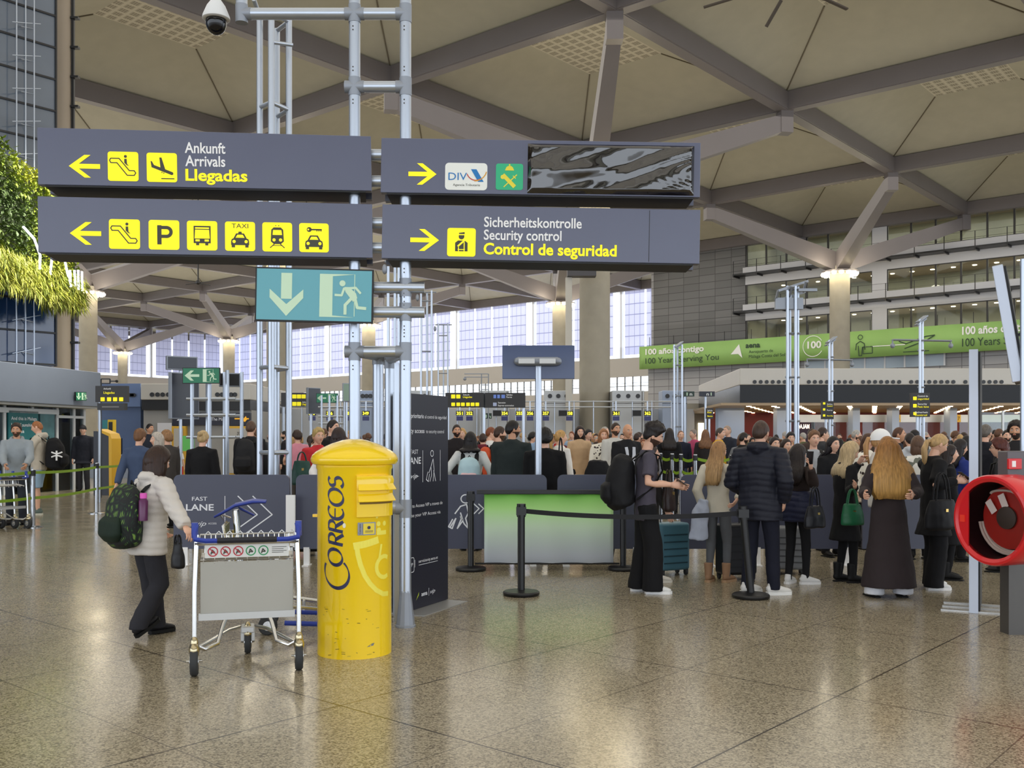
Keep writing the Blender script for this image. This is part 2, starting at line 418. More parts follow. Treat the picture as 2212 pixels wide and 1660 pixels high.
for z0, z1, zl in rows:
    b = MB(); b.box(s1, sE, .36, 6, z1+.25, z1+.5); b.box(s1, sE, .36, 6, zl, zl+.2); b.build('office_slab', m_floorin, wr)
    d = MB(); x = s1+.8
    while x < s1+42:
        for y in (1.4, 3.6): d.lathe([(.16, z1+.21), (.16, z1+.26)], 8, c=(x+(y > 2)*.9, y, 0))
        x += 1.5
    d.build('downlights', m_down, wr)
    l = area('office_light', FM @ Vector(((s1+s1+42)/2, 3, z1+.15)), 40, 800, (0, 0, math.atan2(FD.y, FD.x)), (1, .88, .7), 3.5)
    k = 0
win = 0
m_frame = mat('dark bronze frame', (46, 44, 44), .45)
for z0, z1, zl in rows:
    for xa, xb in ((s1+.1, s2), (s3, s3+26)):
        win += 1
        g = bpy.data.objects.new('window_%d' % win, None); COL.objects.link(g); g.matrix_world = FM; struct(g)
        zt = min(z1, ZT-.1); nb = max(1, round((xb-xa)/1.75)); w = (xb-xa)/nb
        q = MB()
        for k in range(nb+1): q.box(xa+k*w-.06, xa+k*w+.06, .02, .14, z0, zt)
        q.box(xa, xb, .02, .14, z0-.06, z0+.04); q.box(xa, xb, .02, .14, zt-.06, zt+.04); q.build('window_frame', m_frame, g)
        q = MB(); q.box(xa, xb, .07, .085, z0, zt); q.build('glass_pane', m_glass, g)
# walkways with railings
for k, zl in enumerate((12.05, 15.1)):
    t = thing('balcony_walkway', 'slim black railed walkway along the %s office windows' % ('middle row of' if k == 0 else 'top row of'), 'walkway'); t.matrix_world = FM
    q = MB(); q.box(s1-.6, sE-4, -1.1, 0, zl-.12, zl); q.build('deck', m_black, t)
    q = MB(); q.box(s1-.2, sE-4, -.06, -.02, zl+.05, zl+.62); q.build('toe_panel', m_white, t)
    x = s1-.55
    while x < sE-5: q = MB(); q.box(x-.025, x+.025, -1.08, -1.03, zl-.2, zl+1.05); q.box(x-.05, x+.05, -1.1, 0, zl-.24, zl-.1); x += 2.05; q.build('post', m_black, t)
    q = MB(); q.tube([(s1-.55, -1.05, zl+1.05), (sE-5, -1.05, zl+1.05)], .012, 5); q.tube([(s1-.55, -1.05, zl+.6), (sE-5, -1.05, zl+.6)], .01, 5); q.build('wires', m_black, t)

# ---- window wall (far), i = 4, with tall blinds
def wj(px):
    r = (px-CX)/F; p = node(4, 0); return (p.x-r*p.y)/(-V.x+r*V.y)
m_blind = bpy.data.materials.new('translucent blind'); m_blind.use_nodes = True
_nt = m_blind.node_tree; _nt.nodes.remove(_nt.nodes['Principled BSDF'])
_tc = _nt.nodes.new('ShaderNodeTexCoord'); _sp = _nt.nodes.new('ShaderNodeSeparateXYZ'); _nt.links.new(_tc.outputs['Object'], _sp.inputs[0])
_g1 = cell(m_blind, _sp.outputs[2], 1.15, .535); _g2 = cell(m_blind, _sp.outputs[0], .68, .318)
_gg = math_n(m_blind, 'MAXIMUM', _g1, _g2)
_cc = mixc(m_blind, _gg, (228, 229, 246), (180, 182, 205))
_tr = _nt.nodes.new('ShaderNodeBsdfTranslucent'); _df = _nt.nodes.new('ShaderNodeBsdfDiffuse'); _mx = _nt.nodes.new('ShaderNodeMixShader'); _mx.inputs[0].default_value = .3
LK(m_blind, _cc, _tr.inputs[0]); LK(m_blind, _cc, _df.inputs[0]); LK(m_blind, _tr.outputs[0], _mx.inputs[1]); LK(m_blind, _df.outputs[0], _mx.inputs[2]); LK(m_blind, _mx.outputs[0], _nt.nodes['Material Output'].inputs[0])
m_beige = mat('pale beige panel', (196, 190, 182), .6, var=(.3, .05))
m_alu = mat('white window frame', (214, 216, 222), .4)
def window_wall(name, O, D, L, z0, z1, first, kmax, winno):
    Nn = Vector((-D.y, D.x, 0)); Nn = Nn if Nn.y > 0 else -Nn
    Mx = Matrix(((D.x, Nn.x, 0, O.x), (D.y, Nn.y, 0, O.y), (0, 0, 1, 0), (0, 0, 0, 1)))
    w = bpy.data.objects.new(name, None); COL.objects.link(w); w.matrix_world = Mx; struct(w)
    q = MB(); q.box(0, L, 0, .3, 8.3, z0); q.box(0, L, 0, .3, 0, 6.7); q.build('panel_band', m_beige, w)
    q = MB(); x = 0
    while x < L: q.box(x-.05, x+.05, .05, .2, 6.7, 8.3); x += 1.0
    q.box(0, L, .02, .1, 7.25, 7.32); q.box(0, L, .02, .1, 7.6, 7.64); q.build('low_window_bars', m_grey, w)
    x = first; k = winno
    while x < L and k < winno+kmax:
        g = bpy.data.objects.new('window_%d' % k, None); COL.objects.link(g); g.matrix_world = Mx; struct(g)
        q = MB(); q.box(x-.12, x+.12, .1, .5, z0, z1); q.box(x, min(L, x+12.1), .25, .4, z0-.12, z0+.06); q.build('window_frame', m_alu, g)
        for n in range(4):
            a = x+.95+n*2.72
            if a+2.4 > L: break
            q = MB(); q.box(a, a+2.44, .0, .03, z0+.35, z1); q.build('blind', m_blind, g)
        x += 12.14; k += 1
    return w
Pw = node(4, wj(1418)); Lw = (9.2-wj(1418))*V.length
window_wall('wall_far', Pw, V.normalized(), Lw, 10.3, ZB+.1, (wj(1340)-wj(1418))*V.length-12.14, 10, 21)
Pl = node(4, 9.2)
window_wall('wall_left', Pl, -U.normalized(), 60, 10.6, ZB+.1, .5, 4, 41)
# ================================================================ FOREGROUND: sign mast and its signs
m_sign = mat('anthracite sign face', (88, 92, 115), .28, spec=.6, var=(3, .04))
m_sblk = mat('black sign housing', (9, 9, 10), .5)
m_yel = mat('sign yellow', (255, 240, 0), .45, emit=.25)
m_wht = mat('sign white', (245, 245, 245), .45)
m_ink = mat('sign ink', (62, 62, 50), .5)
m_tube = mat('brushed aluminium tube', (186, 194, 206), .34, metal=.85)
m_joint = mat('cast grey joint', (150, 156, 166), .5, metal=.5)
m_teal = mat('photoluminescent teal', (98, 170, 184), .35)
m_mint = mat('pale mint', (206, 234, 204), .45)
m_green = mat('exit green', (22, 122, 86), .4)
m_navy = mat('navy sign', (30, 32, 48), .4)

# pictograms drawn in a unit square (-.5...5)
def pg_escalator(d, P, w, y):
    d.stroke([P(-.40, .27), P(-.44, .2), P(-.40, .12), P(-.2, .12), P(.13, -.30), P(.36, -.30), P(.41, -.22), P(.36, -.14), P(.2, -.14), P(-.13, .27)], .035*w, y, closed=True)
    d.disc(P(.08, .34), .05*w, y); d.poly([P(.04, .26), P(.12, .26), P(.13, .08), P(.2, .02), P(.12, .04), P(.04, .12)], y)
def pg_plane(d, P, w, y):
    d.poly([P(-.37, .21), P(-.33, .21), P(-.26, .08), P(-.05, .0), P(-.08, .34), P(-.01, .34), P(.11, -.06), P(.36, -.16), P(.38, -.22), P(.33, -.26), P(-.34, -.0)], y)
    d.stroke([P(-.02, -.38), P(.4, -.38)], .035*w, y); d.disc(P(.0, -.17), .02*w, y); d.disc(P(.06, -.19), .02*w, y)
def pg_p(d, P, w, y):
    d.stroke([P(-.15, -.3), P(-.15, .3)], .14*w, y); d.stroke([P(-.2, .25)]+[P(*q) for q in arc(.08, .10, .15, 90, -90, 12)]+[P(-.2, -.05)], .11*w, y-.0004)
def pg_car(d, P, w, y, dz=0):
    d.poly([P(-.3, -.08+dz), P(-.28, .0+dz), P(-.22, .03+dz), P(-.13, .2+dz), P(.13, .2+dz), P(.22, .03+dz), P(.28, .0+dz), P(.3, -.08+dz), P(.3, -.2+dz), P(-.3, -.2+dz)], y)
    for sx in (-1, 1): d.poly([P(sx*.28, -.2+dz), P(sx*.17, -.2+dz), P(sx*.17, -.28+dz), P(sx*.28, -.28+dz)][::sx], y)
    d.poly([P(-.15, .05+dz), P(.15, .05+dz), P(.09, .155+dz), P(-.09, .155+dz)], y-.0006, 1)
    for sx in (-1, 1): d.disc(P(sx*.2, -.08+dz), .055*w, y-.0006, 1)
def pg_bus(d, P, w, y):
    d.poly([P(-.28, .33), P(.28, .33), P(.28, -.26), P(-.28, -.26)], y)
    d.poly([P(-.23, .28), P(.23, .28), P(.23, .23), P(-.23, .23)], y-.0006, 1); d.poly([P(-.23, .2), P(.23, .2), P(.25, -.1), P(-.25, -.1)], y-.0006, 1)
    for sx in (-1, 1): d.poly([P(sx*.22, -.13), P(sx*.08, -.13), P(sx*.08, -.2), P(sx*.22, -.2)], y-.0006, 1); d.poly([P(sx*.2, -.26), P(sx*.1, -.26), P(sx*.1, -.33), P(sx*.2, -.33)], y)
def pg_train(d, P, w, y):
    d.poly([P(-.2, .25), P(-.12, .33), P(.12, .33), P(.2, .25), P(.22, -.15), P(.12, -.24), P(-.12, -.24), P(-.22, -.15)], y)
    d.poly([P(-.14, .24), P(.14, .24), P(.16, .07), P(-.16, .07)], y-.0006, 1)
    for sx in (-1, 1): d.disc(P(sx*.11, -.1), .055*w, y-.0006, 1); d.stroke([P(sx*.1, -.24), P(sx*.24, -.37)], .03*w, y); d.disc(P(sx*.05, .39), .018*w, y)
    d.stroke([P(-.15, -.29), P(.15, -.29)], .02*w, y)
def pg_key(d, P, w, y):
    d.disc(P(-.16, .28), .085*w, y); d.stroke([P(-.1, .28), P(.26, .28)], .05*w, y); d.disc(P(-.19, .28), .03*w, y-.0006, 1)
    for k in (.1, .17, .24): d.stroke([P(k, .28), P(k, .22)], .03*w, y)
    pg_car(d, P, w, y, -.12)
def pg_taxi(d, P, w, y):
    pg_car(d, P, w, y, -.1); d.poly([P(-.06, .1), P(.06, .1), P(.05, .16), P(-.05, .16)], y)
def pg_officer(d, P, w, y):
    d.poly([P(-.09, .33), P(.11, .36), P(.11, .29), P(-.09, .29)], y); d.poly(([P(-.09, .25), P(.1, .25)]+[P(*q) for q in arc(.0, .2, .1, 0, -180, 8)])[::-1], y)
    d.poly([P(-.22, -.32), P(-.22, -.02), P(-.12, .06), P(.12, .06), P(.22, -.02), P(.22, -.32)], y)
    d.stroke([P(.1, .06), P(-.12, -.14)], .06*w, y-.0006, 1); d.stroke([P(-.1, -.18), P(-.1, -.33)], .03*w, y-.0006, 1); d.stroke([P(.1, .0), P(.1, -.33)], .03*w, y-.0006, 1); d.stroke([P(-.12, -.26), P(.12, -.26)], .03*w, y-.0006, 1)
def plate(parent, cx, cz, w, y, fn, h=None, m=None, name='icon_plate', back=None):
    d = DR(); d.rrect(cx, cz, w, h or w, w*.09, y-.003); o = d.build(name, m or m_yel, parent)
    if fn:
        g = DR(); fn(g, lambda a, b_: (cx+a*w, cz+b_*w), w, y-.0042); g.build('pictogram', [m_ink, m or m_yel], o)
    return o
def arrow(parent, cx, cz, w, y, deg=0, m=None, name='arrow', fat=.17):
    c, s_ = math.cos(math.radians(deg)), math.sin(math.radians(deg))
    R = lambda a, b_: (cx+(a*c-b_*s_)*w, cz+(a*s_+b_*c)*w)
    d = DR()
    d.poly([R(.5, -.08), R(.5, .08), R(-.3, .08), R(-.3, -.08)][::1], y-.003)
    d.poly([R(-.5, 0), R(.0, .38), R(.2, .38), R(-.28, 0), R(.2, -.38), R(.0, -.38)][::-1], y-.0034)
    return d.build(name, m or m_yel, parent)
def boxsign(name, label, pbl, pbr, h, dep=.36):
    """double sign: front and rear face panels with a dark core between them"""
    t = frame(name, label, 'sign', pbl, pbr, 'direction signs on the central mast'); L = (Vector(pbr)-Vector(pbl)).length
    q = MB(); q.box(-L/2, L/2, 0, .075, 0, h); q.build('front_panel', m_sign, t, bevel=.004)
    q = MB(); q.box(-L/2, L/2, dep-.075, dep, 0, h); q.build('rear_panel', m_sign, t)
    q = MB(); q.box(-L/2+.06, L/2-.05, .075, dep-.075, .07, h-.07); q.box(-L/2+.05, L/2-.05, .01, dep-.01, -.012, 0); q.build('core', m_sblk, t)
    return t, L
# each face: bottom corners from picture measurements at its own distance
TL, L1 = boxsign('direction_sign', 'dark sign lettered Llegadas, upper left of the four on the mast', (gx(82, 7.6), 7.6, 3.545), (gx(803, 7.95), 7.95, 3.585), .447)
TM, L2 = boxsign('direction_sign', 'dark sign with a row of six yellow transport icons, lower left of the four', (gx(82, 7.6), 7.6, 3.014), (gx(805, 7.95), 7.95, 3.036), .44)
TR, L3 = boxsign('direction_sign', 'dark sign half covered by black plastic, upper right of the four', (gx(822, 7.95), 7.95, 3.572), (gx(1512, 7.95), 7.95, 3.532), .447)
TS, L4 = boxsign('direction_sign', 'dark sign lettered Control de seguridad, lower right of the four', (gx(824, 7.95), 7.95, 3.033), (gx(1511, 7.95), 7.95, 2.987), .443)
# local units: u from picture zoom columns (50..2135 wide) to metres
def uL(x, L, a=50, b_=2135): return (x-a)/(b_-a)*L-L/2
k1 = .447/353.0; k1b = .44/348.0
arrow(TL, uL(332, L1), .115+.035, .235, 0, 0)
plate(TL, uL(567, L1), .155, .232, 0, pg_escalator); plate(TL, uL(805, L1), .153, .232, 0, pg_plane)
text('Ankunft', m_wht, TL, uL(948, L1), .275, uL(1202, L1)-uL(948, L1), .088, -.004, bold=.018)
text('Arrivals', m_wht, TL, uL(950, L1), .17, uL(1200, L1)-uL(950, L1), .088, -.004, bold=.018)
text('Llegadas', m_yel, TL, uL(950, L1), .055, uL(1338, L1)-uL(950, L1), .094, -.004, bold=.027)
arrow(TM, uL(337, L2), .155, .235, 0, 0)
for x, fn in ((573, pg_escalator), (815, pg_p), (1051, pg_bus), (1288, pg_taxi), (1523, pg_train), (1757, pg_key)):
    o = plate(TM, uL(x, L2), .155, .235, 0, fn)
    if fn is pg_taxi: text('TAXI', m_ink, o, uL(x, L2), .155+.066, .13, .038, -.0045, 'C')
arrow(TR, uL(332, L3, 62, 2130), .155, .23, 0, 180)
def uR(x, L): return uL(x, L, 62, 2130)
o = plate(TR, uR(615, L3), .14, .345, 0, None, .222, mat('sign plate white', (238, 240, 234), .4), 'logo_plate')
m_blue = mat('logo blue', (20, 120, 190), .5); m_red = mat('logo red', (200, 70, 50), .5); m_or = mat('logo orange', (224, 160, 40), .5)
text('DIV', m_blue, o, uR(500, L3), .11, uR(620, L3)-uR(500, L3), .064, -.005)
d = DR(); c0 = uR(685, L3)
d.poly([(c0-.05, .20), (c0-.005, .20), (c0+.055, .098), (c0+.01, .098)][::-1], -.005, 0)
d.stroke(arc(c0-.01, .185, .075, 200, 300, 10), .008, -.0052, 1); d.stroke(arc(c0-.02, .205, .10, 270, 345, 10), .008, -.0054, 2); d.build('logo_mark', [m_blue, m_red, m_or], o)
text('Agencia Tributaria', m_ink, o, uR(530, L3), .062, uR(705, L3)-uR(530, L3), .02, -.005)
m_gc = mat('emblem green', (38, 182, 128), .4)
o = plate(TR, uR(895, L3), .143, .222, 0, None, .215, m_gc, 'emblem_plate'); d = DR(); c0 = uR(895, L3)
d.stroke([(c0-.05, .155), (c0+.04, .065)], .032, -.005); d.stroke([(c0+.06, .16), (c0-.045, .06)], .008, -.0053); d.stroke([(c0+.03, .15), (c0+.05, .13)], .008, -.0055)
d.poly(arc(c0, .2, .033, 0, 180, 10), -.005); d.stroke([(c0-.035, .198), (c0+.035, .198)], .008, -.0052); d.disc((c0, .24), .007, -.005, n=8); d.disc((c0-.055, .14), .018, -.0052, n=10); d.build('emblem', mat('emblem yellow', (236, 220, 60), .5), o)
# wrinkled black plastic sheet taped over the right half
m_pl = mat('black glossy plastic film', (16, 10, 9), .07, spec=.6); PB(m_pl).inputs['IOR'].default_value = 1.78
q = MB(); nx, nz = 110, 42; x0, x1 = uR(1012, L3), uR(2088, L3); rnd = random.Random(3)
waves = [(rnd.uniform(1.5, 5), rnd.uniform(-11, 3), rnd.uniform(0, 6.3), rnd.uniform(.006, .013)) for _ in range(6)]+[(rnd.uniform(14, 34), rnd.uniform(-30, 30), rnd.uniform(0, 6.3), rnd.uniform(.0002, .0006)) for _ in range(6)]
vs = []
for iz in range(nz+1):
    for ix in range(nx+1):
        x = x0+(x1-x0)*ix/nx; z = .012+.405*iz/nz
        h = sum(a*abs(math.sin(p*x+r*z+ph)) for p, r, ph, a in waves)
        h += .012*math.exp(-((z-.19-.35*max(0, x-.7))/.05)**2)+(.006*math.sin(70*x+30*math.sin(9*z))*max(0, x-.85))
        ed = min(ix, nx-ix, iz, nz-iz)/3; h *= min(1, ed)
        vs.append((x, -.004-h, z))
q.add(vs, [(iz*(nx+1)+ix, iz*(nx+1)+ix+1, (iz+1)*(nx+1)+ix+1, (iz+1)*(nx+1)+ix) for iz in range(nz) for ix in range(nx)])
q.closed_hint = False; q.build('plastic_cover', m_pl, TR, True, ang=180)['label'] = 'crumpled glossy black plastic film'
arrow(TS, uR(341, L4), .155, .235, 0, 180)
plate(TS, uR(580, L4), .142, .232, 0, pg_officer)
text('Sicherheitskontrolle', m_wht, TS, uR(725, L4), .273, uR(1360, L4)-uR(725, L4), .085, -.004, bold=.016)
text('Security control', m_wht, TS, uR(725, L4), .168, uR(1230, L4)-uR(725, L4), .085, -.004, bold=.016)
text('Control de seguridad', m_yel, TS, uR(725, L4), .05, uR(1590, L4)-uR(725, L4), .094, -.004, bold=.027)
q = MB(); q.box(uR(1800, L4)-.002, uR(1800, L4)+.002, -.0015, 0, .01, .43); q.build('panel_seam', m_sblk, TS)

def running_man(d, P, w, y, m=0):
    """man running left through a doorway"""
    d.disc(P(.0, .36), .1*w, y, m)
    d.poly([P(.06, .24), P(.22, .24), P(.45, .04), P(.50, -.12), P(.36, -.25), P(.1, .08)][::-1], y, m)                                # trunk
    d.stroke([P(.06, .2), P(-.02, -.04), P(-.24, -.03)], .075*w, y-.0004, m); d.stroke([P(.2, .2), P(.44, .22), P(.6, .04)], .075*w, y-.0004, m)   # arms
    d.stroke([P(.3, -.14), P(.1, -.36), P(.1, -.66)], .1*w, y-.0006, m); d.stroke([P(.42, -.12), P(.5, -.44), P(.78, -.46)], .1*w, y-.0006, m)     # legs
def exit_sign(name, label, p, q_, h, mback, mfig, down, arrow_left=True, group=None):
    t = frame(name, label, 'exit sign', p, q_, group); L = (Vector(q_)-Vector(p)).length
    b = MB(); b.box(-L/2, L/2, 0, .05, 0, h); b.build('housing', m_sblk, t)
    d = DR(); d.poly([(-L/2+.012, .012), (L/2-.012, .012), (L/2-.012, h-.012), (-L/2+.012, h-.012)], -.0015); d.build('face', mback, t)
    cx = -L*.235; d = DR()
    if down:
        w = h; d.poly([(cx-.1*w, .9*w), (cx-.1*w, .42*w), (cx+.1*w, .42*w), (cx+.1*w, .9*w)], -.003)
        d.poly([(cx-.31*w, .6*w), (cx-.31*w, .44*w), (cx, .1*w), (cx+.31*w, .44*w), (cx+.31*w, .6*w), (cx, .32*w)], -.0034)
    else:
        w = h; cz = .5*h; d.poly([(cx-.3*w, cz-.08*w), (cx+.44*w, cz-.08*w), (cx+.44*w, cz+.08*w), (cx-.3*w, cz+.08*w)], -.003)
        d.poly([(cx-.48*w, cz), (cx-.1*w, cz-.32*w), (cx+.1*w, cz-.32*w), (cx-.2*w, cz), (cx+.1*w, cz+.32*w), (cx-.1*w, cz+.32*w)], -.0034)
    d.build('arrow', mfig, t)
    d = DR(); x0 = L*.045
    d.poly([(x0, .1*h), (x0+.24*h, .12*h), (x0+.24*h, .86*h), (x0, .9*h)], -.003); d.poly([(x0, .9*h), (x0+.24*h, .86*h), (x0+.66*h, .9*h)], -.0034); d.poly([(x0, .1*h), (x0+.64*h, .1*h), (x0+.24*h, .13*h)], -.0034)
    d.stroke([(x0+.645*h, .12*h), (x0+.645*h, .9*h)], .006, -.0028); d.build('doorway', mfig, t)
    d = DR(); cx = x0+.42*h; cz = .53*h; running_man(d, lambda a, b_: (cx+a*h*.56, cz+b_*h*.56), h*.56, -.0042); d.build('running_figure', mfig, t)
    return t
exit_sign('exit_sign', 'large teal emergency exit sign with down arrow below the left direction signs', (gx(550, 7.86), 7.86, zz(693, 7.86)), (gx(805, 7.9), 7.9, zz(699, 7.9)), .436, m_teal, m_mint, True)

# ---- central mast of aluminium tubes
t = thing('sign_mast', 'aluminium tube mast carrying the four direction signs beside the yellow mailbox', 'mast', (gx(876, 8.05), 8.05, 0))
ox, oy = gx(876, 8.05), 8.05
xa, xb = gx(766, 8.05)-ox, 0.0; R_ = .047
def tubeset(lst, name, m=m_tube, parent=t, r=R_):
    for p, q_ in lst:
        b = MB(); b.tube([p, q_], r, 16); b.build(name, m, parent, True)
zt = 5.4
tubeset([((xa, 0, 0), (xa, 0, zt)), ((xb, 0, 0.02), (xb, 0, zt))], 'upright')
xc, yc = gx(817, 8.42)-ox, .37; xd, yd = gx(842, 8.75)-ox, .7
zr = zz(760, 8.05)
tubeset([((xc, yc, 0), (xc, yc, zr)), ((xd, yd, 0), (xd, yd, zr-.02))], 'short_upright')
zh = zz(30, 8.05); zl = zz(188, 8.05); xe = gx(522, 8.05)-ox
tubeset([((xe-.02, 0, zh), (xb, 0, zh)), ((xa, 0, zl), (xb, 0, zl)), ((xa, 0, zr), (xb, 0, zr)), ((xa, 0, zr), (xc, yc, zr)), ((xb, 0, zr), (xd, yd, zr)),
         ((gx(600, 7.95)-ox, -.06, zz(622, 8.05)), (gx(917, 8.05)-ox, 0, zz(622, 8.05))), ((gx(600, 7.95)-ox, -.06, zz(675, 8.05)), (gx(917, 8.05)-ox, 0, zz(675, 8.05))),
         ((gx(790, 8.05)-ox, 0, zz(335, 8.05)), (gx(840, 8.05)-ox, 0, zz(335, 8.05))), ((gx(790, 8.05)-ox, 0, zz(392, 8.05)), (gx(840, 8.05)-ox, 0, zz(392, 8.05))),
         ((gx(790, 8.05)-ox, 0, zz(482, 8.05)), (gx(840, 8.05)-ox, 0, zz(482, 8.05))), ((gx(790, 8.05)-ox, 0, zz(536, 8.05)), (gx(840, 8.05)-ox, 0, zz(536, 8.05))),
         ((gx(820, 8.05)-ox, 0, zz(1099, 8.05)), (xb, 0, zz(1099, 8.05)))], 'cross_tube')
tubeset([((xe, 0, zh), (xe, 0, zt))], 'upright')
for x, z in ((xa, zh), (xb, zh), (xe, zh), (xa, zl), (xb, zl), (xa, zr), (xb, zr), (xb, zz(622, 8.05)), (xb, zz(675, 8.05)), (xb, zz(1099, 8.05))):
    b = MB(); b.tube([(x, 0, z-.075), (x, 0, z+.075)], R_+.004, 16); b.tube([(x-.08 if x != xe else x, 0, z), (x+.08 if x != xb else x+.01, 0, z)], R_+.004, 16); b.build('joint', m_joint, t, True)
b = MB(); b.tube([(xc, yc, zr-.08), (xc, yc, zr+.02), (xc-.02, yc-.04, zr+.03)], R_+.006, 14); b.build('joint', m_joint, t, True); b = MB(); b.tube([(xd, yd, zr-.09), (xd, yd, zr), (xd, yd-.05, zr+.03)], R_+.006, 14); b.build('joint', m_joint, t, True)
b = MB()
for x, z in ((xa, zh), (xb, zh), (xa, zl), (xb, zl), (xa, zr), (xb, zr), (xb, zz(622, 8.05)), (xb, zz(675, 8.05)), (xb, zz(1099, 8.05))):
    for dz in (-.15, -.12, .12, .15): b.tube([(x-.006, -.044, z+dz), (x-.006, -.05, z+dz)], .006, 6)
b.build('screws', m_dark, t)
for x in (xa, xb):
    b = MB(); b.lathe([(.085, 0), (.085, .015), (.078, .02), (.05, .26), (.047, .3)], 12, c=(x, 0, 0)); b.build('base_foot', m_joint, t)
q = MB(); q.box(gx(866, 8.3)-ox-.05, gx(866, 8.3)-ox-.01, .2, .24, 0, 2.2); q.build('thin_post', m_tube, t)
# cctv dome hanging from the mast top
t = thing('security_camera', 'white dome security camera with black glass hanging left of the mast top', 'camera', (gx(467, 8.0), 8.0, zz(40, 8.0)))
q = MB(); q.lathe([(.025, .75), (.025, .17), (.04, .15), (.075, .1), (.108, .02), (.112, -.005), (.10, -.012)], 28); q.build('housing', mat('camera white', (222, 224, 226), .35), t, True)
q = MB(); q.ball((0, 0, -.03), (.085, .085, .105), 24, 14); q.build('dome', mat('black glass', (8, 8, 12), .05), t, True)

# ---- slender mast of four poles behind
t = thing('lattice_mast', 'slim four pole aluminium mast behind the left direction signs', 'mast', (gx(592, 13.2), 13.2, 0))
xs = [(gx(561, 13.2), 0), (gx(586, 13.0), -.2), (gx(598, 13.6), .4), (gx(624, 13.3), .1)]; ox = gx(592, 13.2)
for x, y in xs: tubeset([((x-ox, y, 0), (x-ox, y, zz(36, 13.2)))], 'upright', parent=t, r=.043)
for row in (232, 795, 978, 40):
    for a, c in ((0, 1), (1, 3), (2, 3)):
        tubeset([((xs[a][0]-ox, xs[a][1], zz(row, 13.2)), (xs[c][0]-ox, xs[c][1], zz(row, 13.2)))], 'cross_tube', parent=t, r=.03)
tubeset([((xs[1][0]-ox, -.2, zz(104, 13.2)), (xs[3][0]-ox+.1, -.1, zz(104, 13.2)))], 'cross_tube', parent=t, r=.025)
tubeset([((xs[0][0]-ox, 0, zz(36, 13.2)), (xs[0][0]-ox, -.3, zz(20, 13.2)))], 'cross_tube', parent=t, r=.03)

# ---- blank blue screen seen from behind on a T pole
t = thing('pole_screen', 'blank blue grey screen on a single aluminium pole behind the white green banner', 'screen', (gx(1163, 12.2), 12.2, 0))
w = 157*12.1/F; q = MB(); q.box(-w/2, w/2, -.02, .03, zz(818, 12.1), zz(745, 12.1)); q.build('screen_back', mat('blue grey screen back', (78, 92, 130), .22, var=(2, .1)), t, bevel=.006)
q = MB(); q.tube([(.0, 0, 0), (.0, 0, zz(782, 12.1)-.02)], .042, 16); q.build('pole', m_tube, t, True)
q = MB(); q.tube([(-.26, -.09, zz(781, 12.1)), (.24, -.09, zz(781, 12.1))], [(.045, .055)]*2, 12); q.ball((-.26, -.09, zz(781, 12.1)), (.05, .055, .05)); q.ball((.24, -.09, zz(781, 12.1)), (.05, .055, .05)); q.box(-.06, .06, -.09, 0, zz(781, 12.1)-.04, zz(781, 12.1)+.03); q.build('lamp_bar', m_joint, t, True)
q = MB()
for a in (-.16, .1): q.box(a-.09, a+.11, -.148, -.14, zz(781, 12.1)-.03, zz(781, 12.1)+.03)
q.build('lamp_lens', mat('lamp lens', (225, 228, 230), .3), t)
q = MB(); q.lathe([(.13, 0), (.13, .02), (.06, .05), (.045, .16)], 16); q.build('base_foot', m_joint, t, True)
# ================================================================ FOREGROUND: mailbox, trolleys, totem, partitions, barriers, hose reel
m_box = mat('mailbox yellow enamel', (252, 212, 6), .22, coat=.5, var=(2.5, .03))
mc = Vector((gx(766, 7.1), 7.1, 0)); r = .268; zt = zz(943, 7.1)
t = thing('mailbox', 'tall yellow cylindrical mailbox with blue vertical lettering and a domed cap', 'mailbox', mc)
q = MB(); q.lathe([(r, 0), (r, 1.33), (r+.008, 1.345), (r+.008, 1.37)], 64); q.build('drum', m_box, t, True)
q = MB(); q.lathe([(r+.008, 1.365), (r+.034, 1.374), (r+.046, 1.392), (r+.047, 1.412), (r+.036, 1.438), (r+.008, 1.464), (r-.04, 1.493), (r-.10, 1.52), (.09, 1.545), (.04, 1.553), (0.001, 1.555)], 64); q.build('cap', m_box, t, True)
def cyl(R): return lambda x, y, z: (R*math.sin(x/R), -R*math.cos(x/R)+y, z)    # x = arc length from the front
yaw0 = 0
# letter slot hood on the right side
phi = 31
def ring(a0, a1, R0, prof, n=14):
    """profile [(extra radius, z)] swept over an arc"""
    b = MB(); vs = []
    for k in range(n+1):
        a = math.radians(a0+(a1-a0)*k/n)
        vs += [((R0+e)*math.sin(a), -(R0+e)*math.cos(a), z) for e, z in prof]
    p = len(prof)
    fs = [(k*p+i, (k+1)*p+i, (k+1)*p+(i+1) % p, k*p+(i+1) % p) for k in range(n) for i in range(p)]+[tuple(range(p)), tuple(range(n*p+p-1, n*p-1, -1))]
    return b.add(vs, fs)
ring(12, 74, r, [(-.01, 1.0), (.03, 1.005), (.033, 1.19), (.042, 1.26), (.03, 1.29), (-.01, 1.3)]).build('slot_hood', m_box, t, True)
ring(14, 72, r, [(.02, 1.205), (.062, 1.19), (.066, 1.195), (.03, 1.25)]).build('rain_flap', m_box, t, True)
ring(14, 72, r, [(.02, 1.125), (.058, 1.11), (.062, 1.115), (.03, 1.17)]).build('rain_flap', m_box, t, True)
ring(16, 70, r, [(.028, 1.095), (.036, 1.095), (.036, 1.112), (.028, 1.112)]).build('slot_shade_strip', mat('slot painted shade', (120, 92, 6), .6), t)  # solid strip in darkened yellow, shade of the slot put into its colour
m_ltr = mat('navy lettering', (24, 26, 74), .4)
